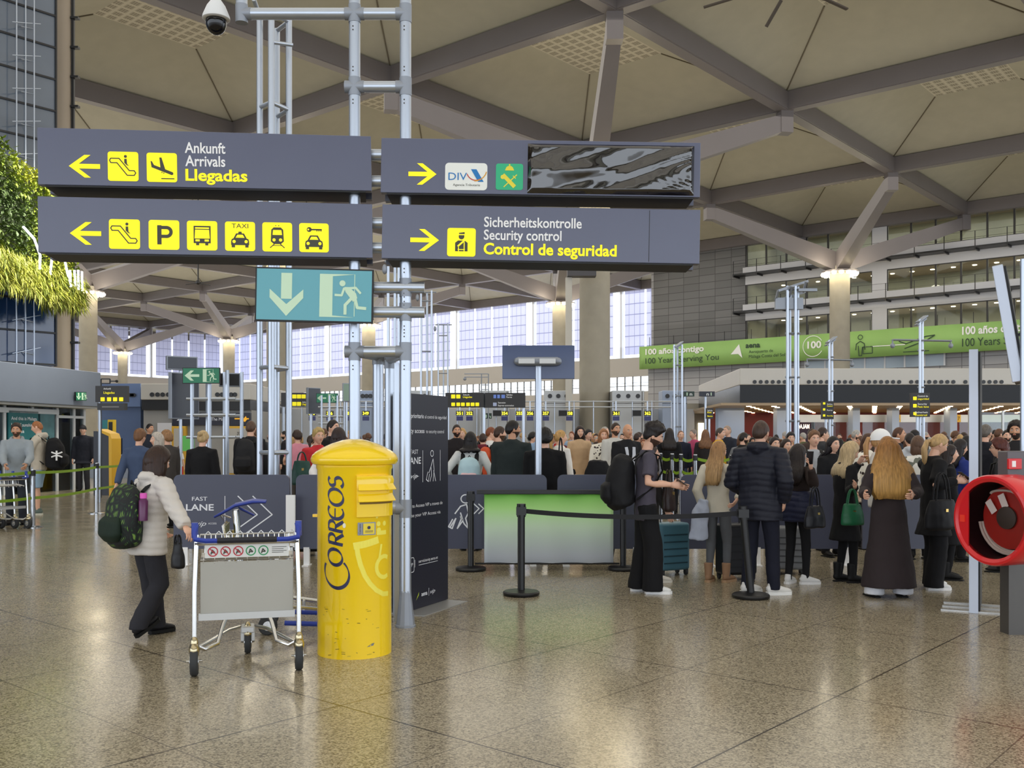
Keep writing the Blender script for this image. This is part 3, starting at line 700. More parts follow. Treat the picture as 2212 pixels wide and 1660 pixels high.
# brush lettering, drawn in reading direction (s along the word, t upward), then turned a quarter turn and wrapped round the drum
def nib(b, path, wmax, wmin, nib_deg, y, m=0, fn=None):
    pts = [Vector(p) for p in path]; k = len(pts); lft = []; rgt = []
    for i, p in enumerate(pts):
        d = (pts[min(i+1, k-1)]-pts[max(i-1, 0)]).normalized(); a = math.atan2(d.y, d.x)
        w = wmin+(wmax-wmin)*abs(math.sin(a-math.radians(nib_deg))); nn = Vector((-d.y, d.x))*w/2
        lft.append(p+nn); rgt.append(p-nn)
    for i in range(k-1): b.poly([rgt[i], rgt[i+1], lft[i+1], lft[i]], y-.0001*(i % 2), m, fn)
def ell(cx, cz, rx, rz, a0, a1, n=26): return [(cx+rx*math.cos(math.radians(a0+(a1-a0)*k/n)), cz+rz*math.sin(math.radians(a0+(a1-a0)*k/n))) for k in range(n+1)]
def seg(p, q, n=3): return [(p[0]+(q[0]-p[0])*k/n, p[1]+(q[1]-p[1])*k/n) for k in range(n+1)]
b = DR(); H = .115; wx, wn = .026, .007
def G(path, ox, w=wx, nb=20):
    sh = .18
    def fn(x, y, z):      # x along word, z letter height; word reads upward
        zz_ = .505+x; xx = .060-z+.0    # arc position
        return cyl(r+.0016)(xx-.10, y, zz_)
    nib(b, [(ox+p[0]+sh*p[1], p[1]) for p in path], w, wn, nb, 0, 0, fn)
G(ell(.115, .055, .105, .10, 62, 322, 40), -.02)                                # C large
G(ell(.205, .062, .055, .058, 0, 360, 36), .0)                                  # O linked
x = .29
for k in range(2):
    G(seg((x+.012, 0), (x+.012, H)), 0); G(seg((x+.012, H), (x+.04, H))+ell(x+.04, H-.03, .034, .03, 90, -90, 14)+seg((x+.04, H-.06), (x+.014, H-.06)), 0)
    G(seg((x+.04, H-.06), (x+.084, -.004), 5), 0); x += .092
G(ell(x+.052, H/2, .05, H/2+.004, 55, 305, 30), 0); G(seg((x+.005, H*.52), (x+.075, H*.52)), 0, .014); x += .1
G(ell(x+.055, H/2, .056, H/2+.003, 0, 360, 36), 0); x += .122
G(ell(x+.04, H-.028, .03, .03, 35, 250, 18)+ell(x+.04, .03, .034, .032, 70, -150, 18), 0)
b.build('lettering', m_ltr, t)['label'] = 'dark blue brush lettering reading upward'
# pale yellow horn emblem turning round the right side
m_pale = mat('pale yellow emblem', (250, 236, 90), .35); b = DR(); f = cyl(r+.0014)
cxe = .262
b.stroke([(.058, .805), (.066, .74), (.085, .665), (.115, .59), (.155, .53), (.205, .48), (.27, .445), (.33, .44)], .034, 0, 0, fn=f); b.stroke([(.044, .80), (.12, .812), (.215, .835)], .05, -.0002, 0, fn=f); b.stroke(arc(cxe+.02, .64, .075, 60, 300, 14), .03, -.0004, 0, fn=f); b.stroke([(cxe-.01, .80), (cxe-.03, .70)], .02, -.0003, 0, fn=f)
b.disc((.225, .95), .018, 0, 0, 14, fn=f); b.disc((.285, .95), .018, 0, 0, 14, fn=f); b.stroke(arc(.25, 1.0, .04, 20, 190, 10), .018, -.0002, 0, fn=f); b.stroke([(.215, .885), (.30, .885)], .03, -.0003, 0, fn=f); b.disc((.228, .905), .02, -.0004, 0, 14, fn=f)
b.build('horn_emblem', m_pale, t)
ring(14, 42, r, [(.0, .875), (.004, .875), (.004, .965), (.0, .965)]).build('notice_frame', m_joint, t)
b = DR(); b.poly([(.105, .882), (.19, .882), (.19, .958), (.105, .958)], 0, 0, cyl(r+.0098)); b.poly([(.066, .878), (.098, .878), (.098, .962), (.066, .962)], 0, 1, cyl(r+.0098))
b.disc((.148, .928), .012, -.0004, 2, 10, cyl(r+.0103)); 
for z in (.905, .897): b.stroke([(.12, z), (.178, z)], .003, -.0005, 2, fn=cyl(r+.0103))
b.build('notice', [mat('notice yellow', (240, 214, 60), .4), mat('label grey', (150, 152, 160), .4), m_ltr], t)
text('Correos', m_ltr, t, .089, .884, .072, .016, 0, fn=cyl(r+.0108), rot=90, name='small_lettering')
b = DR(); rnd = random.Random(9)
for k in range(26):
    a, z, w = rnd.uniform(-.22, .24), rnd.choice([.12, .2, .27, .33, .05])+rnd.uniform(-.03, .03), rnd.uniform(.006, .035)
    b.stroke([(a, z), (a+w, z+rnd.uniform(-.004, .006))], rnd.uniform(.002, .0045), 0, 0, fn=cyl(r+.0012))
b.poly([(.13, .083), (.18, .09), (.19, .108), (.165, .104)], 0, 1, cyl(r+.0012)); b.disc((-.03, .945), .012, 0, 2, 10, cyl(r+.0022), .018); b.build('scuffs', [mat('scuff brown', (110, 88, 10), .6), mat('bare patch grey', (120, 122, 122), .6), mat('peeled sticker white', (235, 232, 214), .6)], t)
q = MB(); q.box(-r-.035, -r+.01, -.02, .02, .985, 1.005); q.build('hinge_lug', m_box, t)

# ---- luggage trolleys
m_chr = mat('chromed tube', (206, 206, 204), .2, metal=1); m_tyre = mat('grey rubber', (48, 50, 52), .7); m_bluep = mat('blue plastic', (38, 62, 158), .35)
m_pan = mat('grey plastic panel', (172, 170, 162), .5, var=(4, .04)); m_steel = mat('steel strip', (190, 190, 188), .35, metal=.6)
def wheel(parent, x, y, R=.085, w=.046, fork=True, dx=0):
    b = MB(); M_ = Matrix.Translation((x, y, R)) @ Matrix.Rotation(math.pi/2, 4, 'Y')
    b.lathe([(R*.5, -w/2), (R*.9, -w/2), (R, -w*.3), (R, w*.3), (R*.9, w/2), (R*.5, w/2)], 24, xf=M_); o = b.build('wheel', m_tyre, parent, True)
    b = MB(); b.lathe([(R*.5, -w/2-.004), (R*.5, w/2+.004)], 16, xf=M_); b.tube([(x-w, y, R), (x+w, y, R)], .008, 8); b.build('hub', m_chr, o, True)
    if fork:
        b = MB()
        vs = []
        for k in range(9):
            a = math.radians(20+k*140/8); vs += [(x-w*.75, y-math.cos(a)*R*1.12, R+math.sin(a)*R*1.2), (x+w*.75, y-math.cos(a)*R*1.12, R+math.sin(a)*R*1.2)]
        b.ball((x, y, R*1.8), (.036, .066, .048), 16, 10); b.ball((x, y, R*2.2), (.026, .03, .05), 12, 8); b.build('mudguard', mat('brass toned cover', (190, 178, 146), .25, metal=1), parent, True)
    return o
def trolley(label, loc, rz, group=None, sign=True, panel=True):
    """frame tail at the front (y = 0), nose towards +y"""
    t = thing('luggage_trolley', label, 'luggage trolley', loc, rz, group)
    W_ = .335
    b = MB()
    for s in (-1, 1):
        b.tube([(s*W_, 0, .17), (s*(W_-.0), .02, .55), (s*(W_-.012), .05, .92)], .0155, 10)
        b.tube([(s*W_, 0.01, .2), (s*(W_-.06), .05, .16), (s*(W_-.14), .16, .17), (s*(W_-.17), .35, .26), (s*.13, .5, .33)], .014, 10)
        b.tube([(s*(W_-.01), .02, .17), (s*.14, .62, .17), (s*.06, .85, .15)], .014, 10)
    b.tube([(-W_, .04, .86), (W_, .04, .86)], .012, 8); b.build('frame', m_chr, t, True)
    b = MB(); b.box(-.30, .30, .03, .045, .395, .74)
    if panel: b.build('rear_panel', m_pan, t, bevel=.004)
    b = MB(); b.box(-.31, .31, .02, .05, .355, .40)
    for s in (-.25, 0, .25): b.tube([(s, .018, .378), (s, .024, .378)], .008, 8)
    b.build('bumper_strip', m_steel, t)
    b = MB()
    for k in range(7): b.tube([(-.3, .05+k*.03, .75+k*.004), (.3, .05+k*.03, .75+k*.004)], .005, 6)
    for k in range(9):
        x = -.28+k*.07; b.tube([(x, .03, .73), (x, .05, .75), (x, .24, .775), (x, .26, .9), (x+.02, .265, .92), (x+.04, .26, .9), (x+.04, .24, .78)], .0045, 6)
    b.tube([(-.31, .06, .86), (-.31, .26, .9), (.31, .26, .9), (.31, .06, .86)], .006, 6); b.build('basket', m_chr, t, True)
    if sign:
        b = MB(); b.box(-.27, .27, .035, .04, .765, .85); o = b.build('notice_board', mat('notice white', (226, 226, 222), .4), t)
        d = DR()
        for k in range(5):
            x = -.22+k*.081; mi = 0 if k < 3 else 1
            d.stroke(arc(x, .807, .03, 0, 360, 20), .007, .0335, mi)
            if k < 3: d.stroke([(x-.02, .827), (x+.02, .787)], .006, .0328, mi)
            d.stroke([(x-.012, .79), (x-.004, .818), (x+.012, .80), (x-.01, .80)], .008, .0332, 2)
        for k, z in enumerate((.828, .815, .803, .792)): d.stroke([(.16, z), (.255-.02*(k % 2), z)], .0035, .0335, 2)
        d.build('pictograms', [mat('prohibit red', (190, 40, 56), .5), mat('permit green', (40, 150, 90), .5), m_ink], o)
    b = MB(); b.tube([(-W_+.01, .05, .985), (-W_, .03, .93), (-W_+.005, -.01, .895), (-.26, -.03, .885), (.26, -.03, .885), (W_-.005, -.01, .895), (W_, .03, .93), (W_-.01, .05, .985)], .017, 10); o = b.build('handlebar', m_bluep, t, True)
    b = MB(); b.tube([(-.19, -.03, .886), (.19, -.03, .886)], .0195, 10); b.build('grip', mat('black grip', (26, 26, 34), .6), o, True)
    for s in (-1, 1): b = MB(); b.tube([(s*W_, .05, .90), (s*(W_), .05, 1.0)], .022, 10); b.build('corner_cap', m_bluep, o, True)
    wheel(t, -W_, 0, .096, .05); wheel(t, W_, 0, .096, .05); wheel(t, 0, .62, .082)
    b = MB(); b.box(-.045, .045, .56, .7, .155, .2); b.box(-.05, -.02, .58, .68, .09, .18); b.box(.02, .05, .58, .68, .09, .18); b.build('caster_fork', m_steel, t, bevel=.006)
    return t
p1, p2 = fl(432, 1460), fl(634, 1448); dx = p2-p1
trolley('empty luggage trolley with grey panel and blue handlebar left of the yellow mailbox', (p1+p2)/2, math.degrees(math.atan2(dx.y, dx.x)))
# second trolley behind, turned round and tilted with the basket and paddle handles up
t = thing('luggage_trolley', 'second luggage trolley with blue paddle levers behind the mailbox', 'luggage trolley', (gx(575, 7.9), 7.9, 0), -78)
b = MB()
for s in (-1, 1):
    b.tube([(s*.24, -.25, .3), (s*.24, .1, .24), (s*.16, .75, .14)], .016, 10); b.tube([(s*.1, -.18, .28), (s*.06, -.24, .98)], .022, 12); b.tube([(s*.24, -.25, .3), (s*.23, -.28, .8)], .015, 8)
b.tube([(-.24, -.25, .3), (.24, -.25, .3)], .016, 8); b.tube([(-.16, .75, .14), (.16, .75, .14)], .016, 8); b.tube([(-.2, .3, .2), (.2, .3, .2)], .014, 8); b.build('frame', m_chr, t, True)
b = MB(); b.tube([(-.26, .15, .1), (-.26, .7, .06), (.26, .7, .06), (.26, .15, .1)], .02, 8); b.build('bumper_rail', m_bluep, t, True)
for s in (-1, 1):
    b = MB(); b.tube([(s*.07-.01, -.4+.3*(s < 0), .93), (s*.07, -.3+.1*(s < 0), .985), (s*.07, -.24, 1.02), (s*.07, -.1, 1.05), (s*.07, 0, 1.045)], [(.014, .01), (.042, .014), (.04, .016), (.066, .018), (.03, .012)], 12, ref=(1, 0, 0)); b.build('brake_lever', m_bluep, t, True)
b = MB()
for k in range(6): b.tube([(-.24+k*.095, -.3, .78), (-.24+k*.095, -.32, .86), (-.2+k*.095, -.32, .88), (-.18+k*.095, -.3, .78)], .005, 6)
b.tube([(-.26, -.3, .78), (.26, -.3, .78)], .007, 6); b.tube([(-.26, -.3, .9), (.0, -.36, .95), (.26, -.3, .9)], .007, 6); b.build('basket', m_chr, t, True)
b = MB(); b.box(-.2, .16, -.31, -.3, .78, .87); b.build('ad_card', mat('olive card', (120, 122, 84), .5), t)
wheel(t, -.2, .02, .075, fork=False); wheel(t, .2, .02, .075, fork=False)

# ---- dark info totem beside the mast
t = frame('info_totem', 'tall navy fast lane totem with white lettering right of the mast', 'totem', (gx(863, 8.55), 8.55, 0), (gx(968, 9.38), 9.38, 0))
L = (Vector((gx(863, 8.55), 8.55, 0))-Vector((gx(968, 9.38), 9.38, 0))).length
b = MB(); b.box(-L/2, L/2, 0, .05, .01, 1.965); b.build('panel', m_navy, t, bevel=.003)
b = MB(); b.box(-L/2-.012, -L/2, -.01, .06, 0, 1.965); b.build('edge_profile', m_tube, t)
fx = lambda px: (px-863)/(968-863)*L*1.0-L/2
m_txt = mat('white print', (236, 238, 244), .5)
text('Acceso prioritario', m_txt, t, -L/2+.01, 1.745, .42, .042, -.003, bold=.012); text('al control de seguridad', m_txt, t, -L/2+.45, 1.745, L-.49, .034, -.003)
text('Priority access', m_txt, t, -L/2+.03, 1.61, .41, .042, -.003, bold=.012); text('to security control', m_txt, t, -L/2+.47, 1.61, L-.56, .034, -.003)
text('FAST', m_txt, t, -.20, 1.42, .14, .04, -.003, 'C'); text('LANE', m_txt, t, -.20, 1.33, .24, .062, -.003, 'C', bold=.012); text('vip', m_txt, t, -.20, 1.2, .12, .045, -.003, 'C', shear=.4)
text('Compra tu Acceso VIP a traves de', m_txt, t, -L/2+.02, .935, L-.14, .032, -.003); text('Purchase your VIP Access via', m_txt, t, -L/2+.04, .85, L-.2, .032, -.003)
text('APP', m_txt, t, -.27, .405, .09, .035, -.003, 'C'); text('serviciosvip.aena.es', m_txt, t, -.12, .425, .36, .03, -.003)
text('aena', m_txt, t, -.07, .115, .11, .04, -.003, bold=.02); text('vip', m_txt, t, .10, .115, .09, .04, -.003, shear=.4)
d = DR(); d.poly([(-.17, .09), (-.12, .13), (-.115, .16)], -.003, 1); d.stroke([(.07, .1), (.07, .17)], .006, -.003); d.stroke([(-.19, .395), (-.19, .46)], .005, -.003)
for x in (-.045, .29): d.stroke([(x, 1.16), (x, 1.45)], .006, -.003)
d.stroke([(-.12, .405), (.24, .405)], .004, -.003); d.stroke(rr(-.27, .42, .13, .13, .02), .006, -.003, closed=True)
d.stroke(arc(.13, 1.42, .028, 0, 360, 16), .007, -.003)
for pts in ([(.15, 1.37), (.11, 1.3), (.07, 1.24)], [(.15, 1.37), (.17, 1.27), (.15, 1.16)], [(.11, 1.29), (.12, 1.22), (.09, 1.16)], [(.16, 1.26), (.2, 1.16)], [(.05, 1.25), (.02, 1.18), (.06, 1.16), (.08, 1.23)]): d.stroke(pts, .008, -.003)
for x in (-.26, -.14): d.stroke([(x-.05, 1.215), (x+.02, 1.215)], .004, -.003)
d.build('line_figure', [m_txt, mat('lime mark', (196, 214, 60), .5)], t)
q = MB(); q.box(-L/2+.05, L/2-.02, -.22, .25, 0, .008); q.build('foot_plate', m_steel, t)

# ---- low partition boards of the fast lane
m_part = mat('slate partition board', (70, 73, 92), .4, var=(2, .05))
def partition(label, xa, xb, d=11.95, ytop=1026, ybot=1186, art=None):
    x0, x1 = gx(xa, d), gx(xb, d); cx = (x0+x1)/2; w = x1-x0
    t = thing('partition_board', label, 'partition', (cx, d, 0), group='fast lane partition boards'); z0, z1 = zz(ybot, d), zz(ytop, d)
    pts = [(-w/2, z0), (w/2, z0)]+[(w/2-.07+.07*math.cos(a), z1-.07+.07*math.sin(a)) for a in (0, .4, .8, 1.2, 1.57)]+[(-w/2+.07+.07*math.cos(a), z1-.07+.07*math.sin(a)) for a in (1.57, 2.0, 2.4, 2.8, 3.14)]
    b = MB(); b.prism(pts, -.02, .02); b.build('board', m_part, t)
    for s in ((-1, 1) if w > .9 else (0,)):
        b = MB(); b.box(s*w*.4-.035, s*w*.4+.035, -.03, .03, .0, z0+.02); b.box(s*w*.4-.04, s*w*.4+.04, -.11, .11, 0, .012); b.build('foot', m_wht, t)
    if art: art(t, cx, d)
    return t
def art1(t, cx, d):
    X = lambda px: gx(px, d)-cx
    text('FAST', m_txt, t, X(416), zz(1082, d), X(449)-X(416), .05, -.023, bold=.005); text('LANE', m_txt, t, X(403), zz(1103, d), X(463)-X(403), .08, -.023, bold=.02)
    text('vip', m_txt, t, X(425), zz(1136, d), X(447)-X(425), .06, -.023, shear=.4); text('ACCESS', m_txt, t, X(451), zz(1133, d), X(469)-X(451), .022, -.023)
    g = DR(); g.stroke([(X(487), zz(1072, d)), (X(487), zz(1148, d))], .008, -.023)
    for x in (515, 547): g.stroke([(X(x), zz(1072, d)), (X(x+42), zz(1112, d)), (X(x-14), zz(1152, d))], .014, -.0235)
    g.build('line_art', m_txt, t)
def art3(t, cx, d):
    X = lambda px: gx(px, d)-cx; Z = lambda y: zz(y, d); g = DR()
    g.stroke([(X(a), Z(b_)) for a, b_ in [(1006+10*math.cos(k*.35), 1078+9*math.sin(k*.35)) for k in range(19)]], .014, -.023)
    for pts in ([(983, 1110), (995, 1094), (1008, 1090), (1012, 1108), (1006, 1120), (1012, 1142), (1003, 1132), (995, 1116)], [(995, 1108), (1000, 1125), (988, 1142), (997, 1120)], [(972, 1140), (985, 1120), (977, 1142), (969, 1138), (978, 1122)]): g.stroke([(X(a), Z(b_)) for a, b_ in pts], .016, -.0235)
    for x in (1024, 1034): g.stroke([(X(x), Z(1089)), (X(x+11), Z(1099)), (X(x), Z(1110))], .014, -.023)
    g.build('line_art', m_txt, t)
def art6(t, cx, d):
    X = lambda px: gx(px, d)-cx; Z = lambda y: zz(y, d); g = DR(); g.stroke([(X(1678), Z(1098)), (X(1687), Z(1108)), (X(1678), Z(1120))], .018, -.023); g.build('line_art', m_txt, t)
partition('slate partition lettered fast lane behind the walking woman', 376, 626, art=art1)
partition('slate partition board right behind the yellow mailbox', 640, 868)
partition('slate partition with white luggage figure right of the totem', 886, 1181, art=art3)
partition('short slate partition board above the white green banner, left of the boy', 1204, 1392)
partition('slate partition board behind the blonde in the cream cardigan', 1470, 1600)
partition('slate partition with white arrow behind the black quilted jackets', 1612, 1850, art=art6)
partition('slate partition behind the women in black coats at the right', 1862, 2060)

t = thing('white_post', 'short white upright between the partition boards behind the blue trolley levers', 'post', (gx(628, 11.75), 11.75, 0)); b = MB(); b.box(-.055, .055, -.02, .02, .25, zz(1070, 11.75)); b.build('panel', m_wht, t); b = MB(); b.box(-.03, .03, -.02, .02, 0, .26); b.box(-.06, .06, -.1, .1, 0, .012); b.build('foot', m_steel, t)
# ---- black stanchions and belts
m_post = mat('black stanchion', (18, 18, 20), .38); m_belt = mat('black belt webbing', (20, 20, 24), .7)
def stanchion(label, x, ybase, ytop, lean=0, group='black stanchions'):
    p = fl(x, ybase); t = thing('stanchion', label, 'stanchion', p, group=group); h = zz(ytop, p.y)
    b = MB(); b.lathe([(.175, 0), (.182, .01), (.182, .03), (.17, .042), (.05, .055), (.0, .056)], 40); b.build('base', m_post, t, True)
    b = MB(); b.tube([(0, 0, .05), (lean*(h-.1)/h, 0, h-.1)], .036, 20); b.build('post', m_post, t, True)
    b = MB(); b.tube([(lean*(h-.13)/h, 0, h-.13), (lean, 0, h)], .044, 20); b.box(lean-.05, lean+.05, -.05, .05, h-.11, h-.03); b.build('belt_head', m_post, t, True)
    return t, p, h
sa, pa, ha = stanchion('black stanchion standing alone in front of the white green banner', 1126, 1286, 1089)
sb, pb, hb = stanchion('black stanchion leaning beside the man in the navy puffer jacket', 1622, 1292, 1094, lean=-.08)
b = MB(); n = 14; vs = []
for k in range(n+1):
    u = k/n; p = (pb+Vector((-.10, 0, 0))-pa)*u; s_ = -.05*4*u*(1-u); vs += [(p.x, p.y, ha-.045+(hb-ha)*u+s_), (p.x, p.y, ha-.092+(hb-ha)*u+s_)]
b.add(vs, [(2*k, 2*k+1, 2*k+3, 2*k+2) for k in range(n)]); o = b.build('belt', m_belt, sa); o.modifiers.new('thickness', 'SOLIDIFY').thickness = .003
sc_, pc, hc = stanchion('black stanchion at the left end of the white green banner', 1017, 1233, 1062)
sd, pd, hd = stanchion('black stanchion at the right end of the white green banner, behind the boy', 1346, 1232, 1062)
d = 11.5; t = thing('barrier_banner', 'white to green blank banner hung between two black stanchions', 'banner', (gx(1185, d), d, 0)); X = lambda px: gx(px, d)-gx(1185, d)
mb = mat('banner print', (220, 228, 232), .6); tc = N(mb, 'ShaderNodeTexCoord'); sp = N(mb, 'ShaderNodeSeparateXYZ'); LK(mb, tc.outputs['Object'], sp.inputs[0])
rp = N(mb, 'ShaderNodeValToRGB'); LK(mb, math_n(mb, 'DIVIDE', math_n(mb, 'SUBTRACT', sp.outputs[2], zz(1217, d)), zz(1066, d)-zz(1217, d)), rp.inputs[0])
e = rp.color_ramp.elements; e[0].color = lin((222, 230, 240))+(1,); e[1].color = lin((116, 186, 76))+(1,); e[1].position = .97; e[0].position = .1
x = e.new(.52); x.color = lin((196, 220, 190))+(1,); x = e.new(.78); x.color = lin((160, 210, 128))+(1,); LK(mb, rp.outputs[0], PB(mb).inputs['Base Color'])
b = MB(); nx = 30; vs = []
for k in range(nx+1):
    a = X(1046)+(X(1325)-X(1046))*k/nx; yy = .006*math.sin(k*.7)
    vs += [(a, yy, zz(1217, d)), (a, yy, zz(1065, d))]
b.add(vs, [(2*k, 2*k+2, 2*k+3, 2*k+1) for k in range(nx)]); o = b.build('cloth', mb, t, True); o.modifiers.new('thickness', 'SOLIDIFY').thickness = .003
b = MB(); b.box(X(1030), X(1335), -.02, .02, zz(1068, d), zz(1059, d)); b.build('top_rail', m_post, t, bevel=.004); b = MB(); b.tube([(X(1026), 0, zz(1218, d)), (X(1338), 0, zz(1218, d))], .011, 8); b.build('bottom_rail', m_post, t, True)

# ---- fire hose reel cabinet on a post at the right edge
m_glass2 = m_glass.copy(); m_glass2.node_tree.nodes['Fresnel'].inputs[0].default_value = 1.12; m_glass2.node_tree.nodes['Transparent BSDF'].inputs[0].default_value = (.9, .86, .85, 1)
m_redc = mat('fire red paint', (214, 26, 34), .32, coat=.3)
hc_ = at(2138, 1125, 7.55); t = thing('fire_hose_cabinet', 'round red fire hose reel cabinet on a grey post at the right edge', 'fire hose', (hc_.x, hc_.y, 0))
ax = Vector((-.92, -.39, 0)).normalized(); sx = Vector((0, 0, 1)).cross(ax).normalized()
Mh = Matrix(((sx.x, 0, ax.x, 0), (sx.y, 0, ax.y, 0), (0, 1, 0, hc_.z), (0, 0, 0, 1)))     # local z = axis to viewer
R = .355
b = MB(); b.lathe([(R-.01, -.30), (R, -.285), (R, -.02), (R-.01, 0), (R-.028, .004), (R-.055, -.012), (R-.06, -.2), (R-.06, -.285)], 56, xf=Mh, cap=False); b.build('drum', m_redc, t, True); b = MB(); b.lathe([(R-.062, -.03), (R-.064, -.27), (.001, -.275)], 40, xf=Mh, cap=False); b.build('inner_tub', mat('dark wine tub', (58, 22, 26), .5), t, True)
# flat flange on the lock side
b = MB(); pts = [(R-.03)*Vector((math.cos(a), math.sin(a))) for a in [math.radians(130+k*100/16) for k in range(17)]]
b.add([Mh @ Vector((p.x, p.y, -.008)) for p in pts]+[Mh @ Vector((p.x, p.y, -.02)) for p in pts], [tuple(range(17)), tuple(range(33, 16, -1))]+[(k, k+17, (k+1) % 17+17, (k+1) % 17) for k in range(17)]); b.build('door_flange', m_redc, t)
b = MB(); b.box(-R+.07, -R+.115, -.03, .025, -.007, .0, xf=Mh); b.build('latch', mat('orange red latch', (240, 60, 40), .4), t)
b = MB(); b.lathe([(.245, -.17), (.245, -.155), (.09, -.14), (.085, -.13), (.0, -.13)], 40, xf=Mh @ Matrix.Translation((.05, .02, 0))); b.build('reel', mat('reel red', (176, 44, 36), .45), t, True)
b = MB(); b.lathe([(.088, -.13), (.088, -.115), (.06, -.105), (.0, -.105)], 30, xf=Mh @ Matrix.Translation((.05, .02, 0))); b.build('reel_hub', mat('reel hub grey', (70, 66, 62), .5), t, True)
b = MB(); 
for k, rr_ in enumerate((.25, .26, .27)): b.tube([Mh @ Vector((.05+rr_*math.cos(a), .02+rr_*math.sin(a)*1.05, -.18+.02*k)) for a in [math.radians(190+q*10) for q in range(19)]], .011, 8)
b.tube([Mh @ Vector((.0+.12*math.cos(a), .2+.03*math.sin(a), -.15)) for a in [math.radians(q*15) for q in range(13)]], .01, 8); b.build('hose', mat('white hose', (216, 212, 204), .5), t, True)
b = MB()
for cx, cz, a in ((-.09, .10, 35), (.02, .15, 25)):
    Mr = Mh @ Matrix.Translation((cx, cz, -.12)) @ Matrix.Rotation(math.radians(a), 4, 'Z'); b.box(-.03, .03, -.055, .055, 0, .002, xf=Mr)
b.build('paper_tags', m_wht, t)
b = MB(); b.lathe([(R-.062, -.016), (R-.062, -.012)], 40, xf=Mh); b.build('glass_door', m_glass2, t)
px = at(2198, 1280, 7.75); q = MB(); q.box(px.x-hc_.x-.09, px.x-hc_.x+.11, px.y-hc_.y-.04, px.y-hc_.y+.1, 0, hc_.z+.02); q.build('post', mat('dark brushed steel', (92, 90, 88), .4, metal=.5, var=(6, .1)), t)
q = MB(); q.box(px.x-hc_.x-.08, px.x-hc_.x+.16, px.y-hc_.y-.0, px.y-hc_.y+.16, hc_.z+.3, zz(975, 7.75)); q.build('alarm_box', mat('dark translucent box', (96, 92, 96), .3), t, bevel=.008)
q = MB(); q.box(px.x-hc_.x-.085, px.x-hc_.x+.02, px.y-hc_.y-.03, px.y-hc_.y, zz(1014, 7.75), zz(991, 7.75)); o = q.build('call_point', m_redc, t, bevel=.004); q = MB(); q.box(px.x-hc_.x-.06, px.x-hc_.x-.03, px.y-hc_.y-.034, px.y-hc_.y-.03, zz(1009, 7.75), zz(996, 7.75)); q.build('call_button', m_wht, o)
t = thing('steel_pole', 'thin steel pole at the right edge of the picture by the hose cabinet', 'pole', (gx(2209, 8.2), 8.2, 0)); q = MB(); q.tube([(0, 0, 0), (0, 0, zz(560, 8.2))], .02, 10); q.build('pole', m_tube, t, True)
# tilted screen on that pole, seen almost edge on (its face runs along the line of sight)
p, q_ = at(2157, 572, 8.3), at(2196, 826, 8.3); t = thing('edge_on_screen', 'tilted flat screen seen edge on at the upper right', 'screen', (p+q_)/2, -29)
dv = (p-q_)/2; hl = dv.length; tl = Matrix.Rotation(-math.atan2(.155, 1.0), 4, 'Y')
b = MB(); b.box(-.042, .042, -.02, .04, -hl, hl, xf=tl); b.build('screen_edge', mat('silver casing', (176, 182, 194), .3, metal=.4), t, bevel=.006)
b = MB(); b.box(-.03, .062, .04, .6, -hl*.98, hl*.98, xf=tl); b.build('screen_glass', m_sblk, t)
b = MB(); b.tube([(.05, .2, -.1), (.16, .12, -.05)], .015, 8); b.build('bracket', m_tube, t)
# display totem seen edge on
p = fl(2103, 1326); t = thing('display_totem', 'tall thin display totem with white edge left of the hose cabinet', 'totem', p, -27); hh = zz(755, p.y)
q = MB(); q.box(-.037, .037, 0, .05, .0, hh); q.build('white_edge', mat('white edge strip', (206, 216, 236), .4), t, bevel=.003)
q = MB(); q.box(.0, .052, .05, .78, .01, hh-.02); q.build('black_side', m_sblk, t)
q = MB()
for y in (.06, .28, .5): q.box(-.27, .33, y-.02, y+.03, 0, .012)
q.build('foot_bars', m_steel, t)
# ================================================================ LEFT: glazed building, living wall, entrance canopy
Pg = Vector((-15.8, 30.0, 0)); Ud = U.normalized(); Gn = Vector((-Ud.y, Ud.x, 0))     # Gn: into the building
Mg = Matrix(((Ud.x, Gn.x, 0, Pg.x), (Ud.y, Gn.y, 0, Pg.y), (0, 0, 1, 0), (0, 0, 0, 1)))
wl = bpy.data.objects.new('wall_front', None); COL.objects.link(wl); wl.matrix_world = Mg; struct(wl)
m_gl1 = mat('grey blue facade glass', (92, 102, 116), .12, spec=.8, var=(.5, .25)); m_gl2 = mat('deep blue facade glass', (32, 58, 98), .1, spec=.8, var=(.5, .3))
b = MB(); b.box(-26, 1.7, 0, .3, 9.2, 18.3); b.build('upper_glazing', m_gl1, wl)
b = MB(); b.box(-26, 1.7, 0, .3, 3.9, 9.2); b.build('lower_glazing', m_gl2, wl)
b = MB(); z = 3.95
while z < 18.3: b.box(-26, 1.72, -.05, 0, z-.03, z+.03); z += 1.02
x = 1.7
while x > -26: b.box(x-.025, x+.025, -.06, 0, 3.9, 18.3); x -= 1.85
b.build('mullions', m_black, wl)
b = MB(); b.box(-26, 1.7, .3, .5, 0, 3.9); b.build('base_wall', m_grey, wl)
b = MB()
for x in (.35, .62, .88): b.tube([(x, -.35, 3.9), (x, -.35, 18.3)], .022, 6)
z = 4.2
while z < 18: b.tube([(.35, -.35, z), (.62, -.02, z+.1), (.88, -.35, z)], .018, 5); b.tube([(.2, -.4, z), (1.1, -.3, z+.25)], .014, 5); z += 1.02
b.build('cable_truss', m_tube, wl)
t = thing('round_column', 'tall smooth tan column beside the glazed building at the left edge', 'column', (gx(134, 33), 33, 0))
b = MB(); b.lathe([(.35, 0), (.35, 7.6), (.335, 7.62), (.335, 18)], 32); b.build('shaft', mat('tan column', (156, 142, 124), .55, var=(1, .06)), t, True)
